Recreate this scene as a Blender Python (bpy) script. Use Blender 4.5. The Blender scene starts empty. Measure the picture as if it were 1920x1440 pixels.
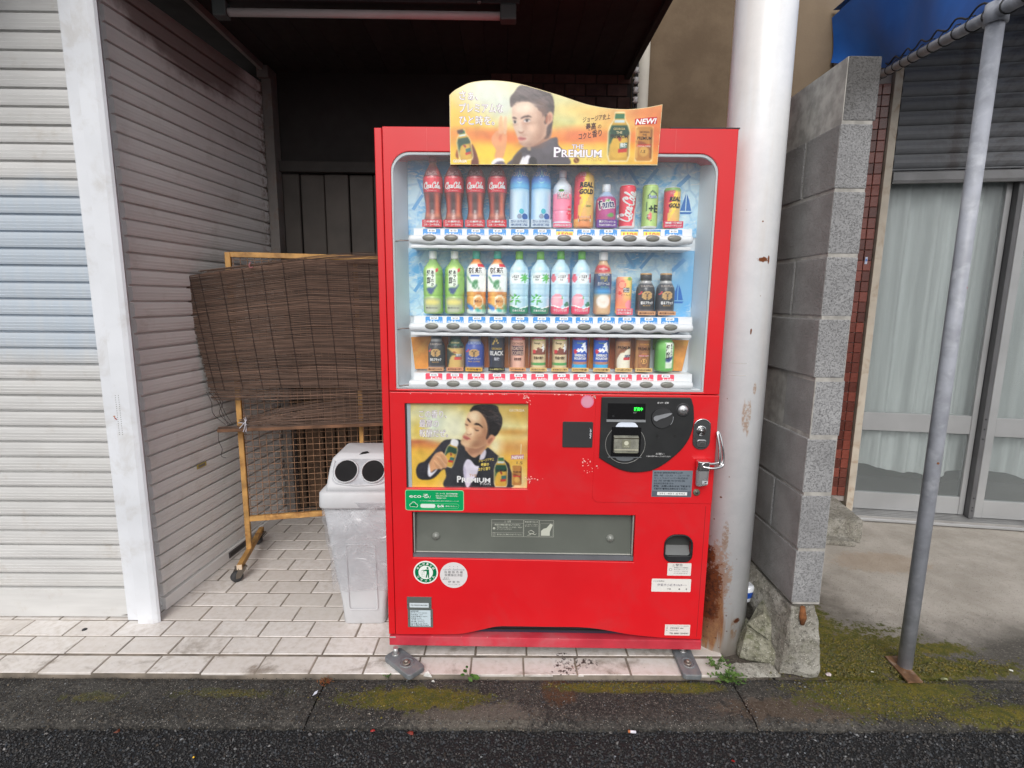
import bpy, math, random
import numpy as np
from mathutils import Vector, Matrix
random.seed(7); rng = np.random.default_rng(7)
R = math.radians
sc = bpy.context.scene
col = sc.collection

# ------------------------------------------------------------------ camera, sky, sun, exposure
cam_d = bpy.data.cameras.new('camera'); cam = bpy.data.objects.new('camera', cam_d); col.objects.link(cam)
rt = Vector((0.99992981, -0.00654719, 0.00987518)); up = Vector((-0.0087212, 0.1574721, 0.98748493)); fw = Vector((0.00802032, 0.98750173, -0.15740394))
mw = Matrix((( rt.x, up.x, -fw.x, 0), (rt.y, up.y, -fw.y, 0), (rt.z, up.z, -fw.z, 1.33), (0, 0, 0, 1)))
cam.matrix_world = mw
cam_d.sensor_width = 36; cam_d.lens = 985 / 1920 * 36; cam_d.clip_end = 500; cam_d.clip_start = 0.02
sc.camera = cam

SUN_EL, SUN_AZ = 38, 186      # azimuth measured from +Y towards +X: the sun stands behind the viewer
world = bpy.data.worlds.new('World'); sc.world = world; world.use_nodes = True
nt = world.node_tree; nt.nodes.clear()
sky = nt.nodes.new('ShaderNodeTexSky'); sky.sky_type = 'NISHITA'; sky.sun_disc = False
sky.sun_elevation = R(SUN_EL); sky.sun_rotation = R(SUN_AZ); sky.dust_density = 6; sky.air_density = 1.0; sky.ozone_density = 1.0
hs = nt.nodes.new('ShaderNodeHueSaturation'); hs.inputs['Saturation'].default_value = 0.28
tint = nt.nodes.new('ShaderNodeMix'); tint.data_type = 'RGBA'; tint.inputs[0].default_value = 0.6     # cloud deck: most of the sky is even grey
tint.inputs[7].default_value = (7.6, 7.75, 8.1, 1)
bg = nt.nodes.new('ShaderNodeBackground'); bg.inputs['Strength'].default_value = 0.108
wo = nt.nodes.new('ShaderNodeOutputWorld')
nt.links.new(sky.outputs[0], hs.inputs['Color']); nt.links.new(hs.outputs[0], tint.inputs[6]); nt.links.new(tint.outputs[2], bg.inputs[0]); nt.links.new(bg.outputs[0], wo.inputs[0])
sun_d = bpy.data.lights.new('sun', 'SUN'); sun_d.energy = 1.45; sun_d.angle = R(36); sun_d.color = (1, 0.97, 0.93)
sun = bpy.data.objects.new('sun', sun_d); col.objects.link(sun)
sv = Vector((math.sin(R(SUN_AZ)) * math.cos(R(SUN_EL)), math.cos(R(SUN_AZ)) * math.cos(R(SUN_EL)), math.sin(R(SUN_EL))))
sun.rotation_euler = sv.to_track_quat('Z', 'Y').to_euler()
sc.view_settings.view_transform = 'Standard'; sc.view_settings.look = 'None'; sc.view_settings.gamma = 1
sc.view_settings.use_curve_mapping = False; sc.view_settings.exposure = 0.2
sc.cycles.max_bounces = 8; sc.cycles.transparent_max_bounces = 16
sc.cycles.use_denoising = True

# ------------------------------------------------------------------ materials
def lin(c):
    return tuple((x / 12.92 if x <= .04045 else ((x + .055) / 1.055) ** 2.4) for x in c[:3])
def hexc(h):
    return tuple(int(h[i:i + 2], 16) / 255 for i in (0, 2, 4))
MATS = {}
class NT:
    def __init__(s, name):
        s.m = bpy.data.materials.new(name); s.m.use_nodes = True; s.t = s.m.node_tree
        s.b = s.t.nodes['Principled BSDF']; s.o = s.t.nodes['Material Output']; MATS[name] = s.m
    def n(s, typ, **k):
        x = s.t.nodes.new('ShaderNode' + typ)
        for a, v in k.items(): setattr(x, a, v)
        return x
    def l(s, a, b): s.t.links.new(a, b)
    def val(s, x, sock):
        if isinstance(x, bpy.types.NodeSocket): s.l(x, sock)
        else: sock.default_value = x
    def math(s, op, a, b=0.0, c=None, clamp=False):
        x = s.n('Math', operation=op, use_clamp=clamp); s.val(a, x.inputs[0]); s.val(b, x.inputs[1])
        if c is not None: s.val(c, x.inputs[2])
        return x.outputs[0]
    def obj(s): return s.n('TexCoord').outputs['Object']
    def pos(s): return s.n('NewGeometry').outputs['Position']
    def noise(s, vec, scale, detail=4, rough=.55, dist=0):
        x = s.n('TexNoise'); s.l(vec, x.inputs['Vector']); x.inputs['Scale'].default_value = scale
        x.inputs['Detail'].default_value = detail; x.inputs['Roughness'].default_value = rough; x.inputs['Distortion'].default_value = dist
        return x.outputs[0]
    def voro(s, vec, scale, out='Distance', feature='F1', rnd=1):
        x = s.n('TexVoronoi', feature=feature); s.l(vec, x.inputs['Vector']); x.inputs['Scale'].default_value = scale; x.inputs['Randomness'].default_value = rnd
        return x.outputs[out]
    def ramp(s, f, a, b, lo=0.0, hi=1.0):
        x = s.n('MapRange', interpolation_type='SMOOTHSTEP'); s.l(f, x.inputs[0])
        x.inputs[1].default_value = a; x.inputs[2].default_value = b; x.inputs[3].default_value = lo; x.inputs[4].default_value = hi
        return x.outputs[0]
    def mix(s, f, a, b, mode='MIX'):
        x = s.n('Mix', data_type='RGBA', blend_type=mode); s.val(f, x.inputs[0])
        for v, i in ((a, 6), (b, 7)):
            if isinstance(v, bpy.types.NodeSocket): s.l(v, x.inputs[i])
            else: x.inputs[i].default_value = (*v[:3], 1)
        return x.outputs[2]
    def scalev(s, vec, sx, sy, sz, loc=(0, 0, 0)):
        x = s.n('Mapping'); s.l(vec, x.inputs[0]); x.inputs['Scale'].default_value = (sx, sy, sz); x.inputs['Location'].default_value = loc
        return x.outputs[0]
    def blob(s, vec, c, r, nz, amt=.35):
        # soft patch round a place, its edge broken by noise
        d = s.n('VectorMath', operation='SUBTRACT'); s.l(vec, d.inputs[0]); d.inputs[1].default_value = c
        q = s.n('VectorMath', operation='DIVIDE'); s.l(d.outputs[0], q.inputs[0]); q.inputs[1].default_value = r
        ln = s.n('VectorMath', operation='LENGTH'); s.l(q.outputs[0], ln.inputs[0])
        f = s.math('ADD', ln.outputs['Value'], s.math('MULTIPLY', s.math('SUBTRACT', nz, .5), amt * 6))
        return s.ramp(f, 1.15, .75)
    def mx(s, *a):
        r = a[0]
        for q in a[1:]: r = s.math('MAXIMUM', r, q)
        return r
    def bump(s, h, strength=.3, dist=.002, prev=None):
        x = s.n('Bump'); s.l(h, x.inputs['Height']); x.inputs['Strength'].default_value = strength; x.inputs['Distance'].default_value = dist
        if prev is not None: s.l(prev, x.inputs['Normal'])
        s.l(x.outputs[0], s.b.inputs['Normal']); return x.outputs[0]
    def col(s, c): s.val(c if isinstance(c, bpy.types.NodeSocket) else (*c[:3], 1), s.b.inputs['Base Color'])
    def set(s, **k):
        for a, v in k.items(): s.val(v, s.b.inputs[a.replace('_', ' ')])
def mat(name, c, rough=.5, metal=0., var=.12, vs=5., bump=0., bs=120., rnd=0., spec=.5, coat=0., dirt=None, dirtamt=.0, dscale=3., bd=.002):
    """plain painted / cast material with tone variation, optional grime patches and fine relief"""
    if name in MATS: return MATS[name]
    k = NT(name); o = k.obj(); n1 = k.noise(o, vs)
    c = tuple(c)
    dark = tuple(x * (1 - var) for x in c); lite = tuple(min(1, x * (1 + var)) for x in c)
    cc = k.mix(k.ramp(n1, .3, .7), dark, lite)
    if dirt is not None:
        n2 = k.noise(o, dscale, 6, .65, .4)
        cc = k.mix(k.math('MULTIPLY', k.ramp(n2, .48, .72), dirtamt), cc, dirt)
    if rnd:
        oi = k.n('ObjectInfo').outputs['Random']
        f = k.math('ADD', k.math('MULTIPLY', oi, rnd * 2), 1 - rnd)
        cc = k.mix(1.0, cc, k_gray(k, f), 'MULTIPLY')
    k.col(cc); k.set(Roughness=k.ramp(k.noise(o, vs * 3), .2, .8, max(.02, rough - .07), min(1, rough + .07)), Metallic=metal, Specular_IOR_Level=spec, Coat_Weight=coat)
    if bump: k.bump(k.noise(o, bs, 5, .6), bump, bd)
    return k.m
def k_gray(k, f):
    x = k.n('CombineColor'); k.l(f, x.inputs[0]); k.l(f, x.inputs[1]); k.l(f, x.inputs[2]); return x.outputs[0]

def printed_mat(name='printed', rough=.4, coat=0., grain=.04, gain=1.):
    if name in MATS: return MATS[name]
    k = NT(name); a = k.n('VertexColor', layer_name='Col').outputs[0]
    g = k.noise(k.obj(), 90); f = k.ramp(g, .3, .7, 1 - grain, 1)
    c_ = k.mix(1., a, k_gray(k, f), 'MULTIPLY')
    if gain != 1.: c_ = k.mix(.05, k.mix(1., c_, (gain, gain, gain), 'MULTIPLY'), (.8, .85, .9))
    k.col(c_); k.set(Roughness=rough, Coat_Weight=coat, Coat_Roughness=.08)
    return k.m

# ------------------------------------------------------------------ mesh building
class MB:
    def __init__(s): s.v = []; s.f = []; s.c = []; s.sm = []; s.hascol = False
    def add(s, vs, fs, c=None, smooth=False):
        n = len(s.v); s.v += [tuple(p) for p in vs]; s.f += [tuple(i + n for i in f) for f in fs]; s.sm += [smooth] * len(fs)
        if c is not None: s.hascol = True
        if c is None or not isinstance(c, list): s.c += [c if c is not None else (.5, .5, .5)] * len(vs)
        else: s.c += c
        return s
    def box(s, x0, x1, y0, y1, z0, z1, c=None):
        return s.add([(x0, y0, z0), (x1, y0, z0), (x1, y1, z0), (x0, y1, z0), (x0, y0, z1), (x1, y0, z1), (x1, y1, z1), (x0, y1, z1)],
                     [(0, 3, 2, 1), (4, 5, 6, 7), (0, 1, 5, 4), (1, 2, 6, 5), (2, 3, 7, 6), (3, 0, 4, 7)], c)
    def prism(s, pts, fn, a0, a1, c=None, smooth=False):
        """polygon pts (p,q) carried from a0 to a1; fn(p,q,a)->xyz"""
        n = len(pts); vs = [fn(p, q, a0) for p, q in pts] + [fn(p, q, a1) for p, q in pts]
        fs = [tuple(range(n))[::-1], tuple(range(n, 2 * n))]
        s.add(vs, fs, c); m = len(s.v) - 2 * n
        sd = [(i, (i + 1) % n, n + (i + 1) % n, n + i) for i in range(n)]
        s.f += [tuple(i + m for i in f) for f in sd]; s.sm += [smooth] * n
        return s
    def tube(s, path, r, n=8, c=None, caps=True, smooth=True):
        path = [Vector(p) for p in path]; vs = []; m = len(path)
        rr = r if isinstance(r, (list, tuple)) else [r] * m
        u = None
        for i, p in enumerate(path):
            t = (path[min(i + 1, m - 1)] - path[max(i - 1, 0)]).normalized()
            if u is None: u = t.orthogonal().normalized()
            else:
                u = (u - t * u.dot(t));
                u = u.normalized() if u.length > 1e-6 else t.orthogonal().normalized()
            w = t.cross(u)
            for j in range(n):
                a = 2 * math.pi * j / n; vs.append(p + (u * math.cos(a) + w * math.sin(a)) * rr[i])
        fs = [(i * n + j, i * n + (j + 1) % n, (i + 1) * n + (j + 1) % n, (i + 1) * n + j) for i in range(m - 1) for j in range(n)]
        s.add(vs, fs, c, smooth)
        if caps:
            k = len(s.v) - m * n; s.f += [tuple(k + j for j in range(n))[::-1], tuple(k + (m - 1) * n + j for j in range(n))]; s.sm += [False, False]
        return s
    def lathe(s, prof, n=32, cx=0, cy=0, c=None, ax='z', cfn=None, smooth=True, caps=True):
        vs = []; cs = []
        for r, z in prof:
            for j in range(n):
                a = 2 * math.pi * j / n; x, y = r * math.cos(a), r * math.sin(a)
                p = (cx + x, cy + y, z) if ax == 'z' else (cx + x, z, cy + y)
                vs.append(p)
                if cfn: cs.append(cfn(x, y, z))
        m = len(prof)
        if ax == 'z': fs = [(i * n + j, i * n + (j + 1) % n, (i + 1) * n + (j + 1) % n, (i + 1) * n + j) for i in range(m - 1) for j in range(n)]
        else: fs = [(i * n + j, (i + 1) * n + j, (i + 1) * n + (j + 1) % n, i * n + (j + 1) % n) for i in range(m - 1) for j in range(n)]
        s.add(vs, fs, cs if cfn else c, smooth)
        if caps:
            k = len(s.v) - m * n
            s.f += [tuple(k + j for j in range(n))[::-1], tuple(k + (m - 1) * n + j for j in range(n))]; s.sm += [False, False]
        return s
    def flat(s, pts, y, c=None, flip=False):
        """polygon in the x-z plane, facing -y"""
        n = len(pts); a = sum(pts[i][0] * pts[(i + 1) % n][1] - pts[(i + 1) % n][0] * pts[i][1] for i in range(n))
        ids = tuple(range(n)) if a > 0 else tuple(range(n))[::-1]
        return s.add([(p[0], y, p[1]) for p in pts], [ids], c)
    def plate(s, outer, holes, y0, y1, bevel=0., c=None):
        """x-z plate with holes, from y0 (front) to y1, edges rounded by bevel"""
        cu = bpy.data.curves.new('plate', 'CURVE'); cu.dimensions = '2D'; cu.fill_mode = 'BOTH'
        cu.extrude = (y1 - y0) / 2 - bevel; cu.bevel_depth = bevel; cu.bevel_resolution = 1; cu.offset = -bevel
        for pl in [outer] + holes:
            sp = cu.splines.new('POLY'); sp.points.add(len(pl) - 1); sp.use_cyclic_u = True
            for i, p in enumerate(pl): sp.points[i].co = (p[0], p[1], 0, 1)
        ob = bpy.data.objects.new('plate', cu); me = ob.to_mesh(); ym = (y0 + y1) / 2
        s.add([(v.co.x, ym - v.co.z, v.co.y) for v in me.vertices], [tuple(p.vertices) for p in me.polygons], c)
        ob.to_mesh_clear(); bpy.data.objects.remove(ob); bpy.data.curves.remove(cu)
        return s
    def warp(s, fn): s.v = [tuple(fn(*p)) for p in s.v]; return s
    def build(s, name, m, parent=None, world=False, bevel=0, seg=2, wn=False, kind=None, label=None):
        me = bpy.data.meshes.new(name)
        vs = s.v
        if world and parent is not None:
            inv = XF[parent.name].inverted(); vs = [tuple(inv @ Vector(p)) for p in vs]
        me.from_pydata(vs, [], s.f)
        me.polygons.foreach_set('use_smooth', s.sm)
        if s.hascol:
            a = me.color_attributes.new('Col', 'FLOAT_COLOR', 'POINT')
            a.data.foreach_set('color', np.array([(*lin(c), 1) for c in s.c], dtype=np.float32).ravel())
        if bevel:
            import bmesh
            bm = bmesh.new(); bm.from_mesh(me)
            bmesh.ops.bevel(bm, geom=[e for e in bm.edges if len(e.link_faces) == 2 and e.calc_face_angle(0) > .6], offset=bevel, segments=seg, affect='EDGES', profile=.6, clamp_overlap=True)
            bm.to_mesh(me); bm.free()
        me.materials.append(m); me.update()
        return link(name, me, parent, kind, label)
def link(name, me, parent=None, kind=None, label=None):
    o = bpy.data.objects.new(name, me); col.objects.link(o)
    if parent is not None: o.parent = parent
    if kind: o['kind'] = kind
    if label: o['label'] = label
    return o
XF = {}
def thing(name, label, cat, loc=(0, 0, 0), rz=0., group=None):
    o = bpy.data.objects.new(name, None); col.objects.link(o); o.empty_display_size = .05
    o.location = loc; o.rotation_euler = (0, 0, rz); o['label'] = label; o['category'] = cat
    if group: o['group'] = group
    XF[o.name] = Matrix.Translation(loc) @ Matrix.Rotation(rz, 4, 'Z')
    return o
def tag(o, label, cat, group=None):
    o['label'] = label; o['category'] = cat
    if group: o['group'] = group
    return o
def copy_tree(o, parent=None):
    c = o.copy(); col.objects.link(c)
    if parent is not None: c.parent = parent
    if o.name in XF: XF[c.name] = XF[o.name].copy()
    for ch in list(o.children): copy_tree(ch, c)
    return c
def circ(cx, cz, r, n=24, rz=None, a0=0, a1=2 * math.pi):
    rz = r if rz is None else rz; full = abs(a1 - a0 - 2 * math.pi) < 1e-6
    m = n if full else n + 1
    return [(cx + r * math.cos(a0 + (a1 - a0) * i / n), cz + rz * math.sin(a0 + (a1 - a0) * i / n)) for i in range(m)]
def rrect(x0, x1, z0, z1, r, n=5):
    rs = r if isinstance(r, (list, tuple)) else [r] * 4    # bottom-left, bottom-right, top-right, top-left
    out = []
    for (cx, cz, a, rr) in ((x0 + rs[0], z0 + rs[0], 180, rs[0]), (x1 - rs[1], z0 + rs[1], 270, rs[1]), (x1 - rs[2], z1 - rs[2], 0, rs[2]), (x0 + rs[3], z1 - rs[3], 90, rs[3])):
        if rr == 0: out.append((cx, cz)); continue
        out += [(cx + rr * math.cos(R(a + 90 * i / n)), cz + rr * math.sin(R(a + 90 * i / n))) for i in range(n + 1)]
    return out
def smooth(pts, k=4, closed=True):
    """Catmull-Rom through pts"""
    n = len(pts); out = []
    rngi = range(n) if closed else range(n - 1)
    for i in rngi:
        p = [pts[(i + j) % n] if closed else pts[min(max(i + j, 0), n - 1)] for j in (-1, 0, 1, 2)]
        for t in [q / k for q in range(k)]:
            out.append(tuple(.5 * (2 * p[1][d] + (p[2][d] - p[0][d]) * t + (2 * p[0][d] - 5 * p[1][d] + 4 * p[2][d] - p[3][d]) * t * t + (3 * p[1][d] - p[0][d] - 3 * p[2][d] + p[3][d]) * t ** 3) for d in range(len(pts[0]))))
    if not closed: out.append(tuple(pts[-1]))
    return out

# ------------------------------------------------------------------ writing
_TC = {}
def textgeo(s, shear=0., bold=0.):
    key = (s, shear, bold)
    if key not in _TC:
        cu = bpy.data.curves.new('t', 'FONT'); cu.body = s; cu.size = 1; cu.resolution_u = 2; cu.shear = shear; cu.offset = bold
        ob = bpy.data.objects.new('t', cu); me = ob.to_mesh()
        vs = [(v.co.x, v.co.y) for v in me.vertices]; fs = [tuple(p.vertices) for p in me.polygons]
        ob.to_mesh_clear(); bpy.data.objects.remove(ob); bpy.data.curves.remove(cu)
        xs = [v[0] for v in vs] or [0, 1]
        _TC[key] = (vs, fs, min(xs), max(xs))
    return _TC[key]
def put(mb, s, x, z, h, c, y=0., w=None, shear=0., bold=0., align='c', rot=0., vert=False, map3=None):
    """text s at x,z (baseline) with capital height h, optional total width w; faces -y"""
    if vert:
        st = h * 1.45
        for i, ch in enumerate(s): put(mb, ch, x, z - i * st, h, c, y, w, shear, bold, 'c', rot, False, map3)
        return
    vs, fs, x0, x1 = textgeo(s, shear, bold); k = h / .72; kx = k
    if w is not None: kx = w / max(1e-6, x1 - x0)
    ox = {'c': (x0 + x1) / 2, 'l': x0, 'r': x1}[align]; ca, sa = math.cos(R(rot)), math.sin(R(rot)); out = []
    for vx, vz in vs:
        a, b = (vx - ox) * kx, vz * k; px, pz = x + a * ca - b * sa, z + a * sa + b * ca
        out.append(map3(px, pz) if map3 else (px, y, pz))
    mb.add(out, fs, c)
def ribbon(mb, pts, w, c, y, map3=None, cal=.45):
    """pen stroke, thicker on its way down"""
    L = []; Rr = []; n = len(pts)
    for i, p in enumerate(pts):
        a = pts[max(i - 1, 0)]; b = pts[min(i + 1, n - 1)]; dx, dz = b[0] - a[0], b[1] - a[1]; l = math.hypot(dx, dz) or 1e-9
        ww = w * (1 - cal + cal * abs(dz) / l) / 2
        if i in (0, n - 1): ww *= .35
        L.append((p[0] - dz / l * ww, p[1] + dx / l * ww)); Rr.append((p[0] + dz / l * ww, p[1] - dx / l * ww))
    vs = [(map3(*q) if map3 else (q[0], y, q[1])) for q in L + Rr]
    mb.add(vs, [(i, n + i, n + i + 1, i + 1) for i in range(n - 1)], c)
SCRIPT = [  # flowing script, unit height, about 3 wide
    [(.62, .98), (.50, .78), (.55, .62), (.68, .66), (.66, .86), (.48, 1.0), (.22, .82), (.10, .45), (.16, .12), (.36, .0), (.62, .16)],
    [(.86, .50), (.72, .46), (.66, .22), (.76, .04), (.90, .12), (.94, .36), (.86, .50), (1.02, .42)],
    [(1.26, .44), (1.20, .52), (1.08, .42), (1.04, .18), (1.14, .04), (1.30, .16)],
    [(1.58, .46), (1.46, .50), (1.36, .30), (1.38, .08), (1.50, .10), (1.60, .48), (1.56, .10), (1.66, .06), (1.74, .2)],
    [(1.70, .34), (1.86, .36)],
    [(2.42, .98), (2.30, .76), (2.38, .66), (2.50, .74), (2.44, .94), (2.24, 1.0), (2.0, .80), (1.90, .42), (1.98, .10), (2.18, .0), (2.42, .16)],
    [(2.62, .50), (2.50, .46), (2.44, .22), (2.52, .04), (2.66, .12), (2.70, .36), (2.62, .50), (2.76, .42)],
    [(2.80, .40), (2.98, .96), (2.90, 1.0), (2.82, .5), (2.84, .08), (2.96, .1)],
    [(3.24, .46), (3.12, .50), (3.02, .30), (3.04, .08), (3.16, .10), (3.26, .48), (3.22, .10), (3.32, .04), (3.46, .2)],
    [(.40, -.02), (.62, -.12), (.9, -.06), (1.15, -.16)]]
def script(mb, x, z, w, h, c, y=0, rot=0., map3=None, t=.16):
    ca, sa = math.cos(R(rot)), math.sin(R(rot))
    for st in SCRIPT:
        P = [((a - 1.75) / 3.4 * w + b * h * .12, (b - .45) * h) for a, b in smooth(st, 3, False)]
        ribbon(mb, [(x + a * ca - b * sa, z + a * sa + b * ca) for a, b in P], t * h, c, y, map3)

# ------------------------------------------------------------------ painting flat print on a fine grid
class Cv:
    def __init__(s, W, H, cell, bgc):
        s.k = cell; s.W, s.H = W, H; s.nx, s.ny = int(W / cell) + 1, int(H / cell) + 1
        s.a = np.zeros((s.ny, s.nx, 3), np.float32) + np.array(bgc, np.float32)
        s.X, s.Y = np.meshgrid(np.linspace(0, W, s.nx), np.linspace(0, H, s.ny))
    def vgrad(s, stops):
        ys = [p for p, _ in stops]
        for c in range(3): s.a[..., c] = np.interp(s.Y / s.H, ys, [q[c] for _, q in stops])
        return s
    def mask(s, pts, blur=0):
        P = np.array(pts, np.float32); m = np.zeros((s.ny, s.nx), bool)
        i0 = max(0, int(P[:, 0].min() / s.k) - 1); i1 = min(s.nx, int(P[:, 0].max() / s.k) + 3); j0 = max(0, int(P[:, 1].min() / s.k) - 1); j1 = min(s.ny, int(P[:, 1].max() / s.k) + 3)
        if i1 <= i0 or j1 <= j0: return m.astype(np.float32)
        X = s.X[j0:j1, i0:i1]; Y = s.Y[j0:j1, i0:i1]; mm = np.zeros(X.shape, bool)
        for a, b in zip(P, np.roll(P, -1, 0)):
            if a[1] == b[1]: continue
            cnd = ((a[1] > Y) != (b[1] > Y)) & (X < (b[0] - a[0]) * (Y - a[1]) / (b[1] - a[1]) + a[0]); mm ^= cnd
        m[j0:j1, i0:i1] = mm; m = m.astype(np.float32)
        return s.blur(m, blur) if blur else m
    def blur(s, m, r):
        n = max(1, int(round(r / s.k)))
        for _ in range(2):
            for ax in (0, 1):
                p = np.pad(m, [(n, n) if a == ax else (0, 0) for a in (0, 1)], mode='edge'); cs = np.cumsum(p, ax)
                cs = np.concatenate([np.zeros_like(np.take(cs, [0], ax)), cs], ax)
                L = m.shape[ax]; m = (np.take(cs, range(2 * n + 1, 2 * n + 1 + L), ax) - np.take(cs, range(0, L), ax)) / (2 * n + 1)
        return m
    def poly(s, pts, c, al=1., blur=0., sm=True):
        if sm: pts = smooth(pts, 5)
        m = s.mask(pts, blur)[..., None] * al
        s.a = s.a * (1 - m) + np.array(c, np.float32) * m; return s
    def ell(s, cx, cy, rx, ry, c, al=1., soft=.15):
        d = np.hypot((s.X - cx) / rx, (s.Y - cy) / ry); m = np.clip((1 + soft - d) / (2 * soft + 1e-6), 0, 1)[..., None] * al
        s.a = s.a * (1 - m) + np.array(c, np.float32) * m; return s
    def mesh(s, mapf, keep=None):
        """grid -> (verts, faces, colours); mapf(X,Y arrays)->xyz arrays; keep(X,Y)->bool"""
        x, y, z = mapf(s.X, s.Y); V = np.stack([x, y, z], -1).reshape(-1, 3); C = s.a.reshape(-1, 3)
        idx = np.arange(s.nx * s.ny).reshape(s.ny, s.nx)
        F = np.stack([idx[:-1, :-1], idx[1:, :-1], idx[1:, 1:], idx[:-1, 1:]], -1).reshape(-1, 4)
        if keep is not None:
            kk = keep(s.X, s.Y).reshape(-1); F = F[kk[F].all(1)]
        return V, F, C
def npmesh(name, V, F, C, m, parent=None, smooth_=False, kind=None):
    """fast mesh from numpy arrays (F all quads or all triangles)"""
    me = bpy.data.meshes.new(name); used = np.unique(F); rm = np.full(len(V), -1, np.int64); rm[used] = np.arange(len(used)); V = V[used]; F = rm[F]; nf, k = F.shape
    me.vertices.add(len(V)); me.vertices.foreach_set('co', V.astype(np.float32).ravel())
    me.loops.add(nf * k); me.loops.foreach_set('vertex_index', F.astype(np.int32).ravel())
    me.polygons.add(nf); me.polygons.foreach_set('loop_start', np.arange(0, nf * k, k, dtype=np.int32))
    me.polygons.foreach_set('use_smooth', np.full(nf, smooth_, bool))
    me.update(calc_edges=True); me.validate()
    if C is not None:
        C = np.clip(C[used], 0, 1); L = np.where(C <= .04045, C / 12.92, ((C + .055) / 1.055) ** 2.4)
        a = me.color_attributes.new('Col', 'FLOAT_COLOR', 'POINT'); a.data.foreach_set('color', np.concatenate([L, np.ones((len(L), 1))], 1).astype(np.float32).ravel())
    me.materials.append(m)
    return link(name, me, parent, kind)
PR = printed_mat(); PRG = printed_mat('printed_gloss', .25, .5, .02)
WHITE = (.95, .95, .95); BLACKC = (.08, .08, .09)
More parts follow.
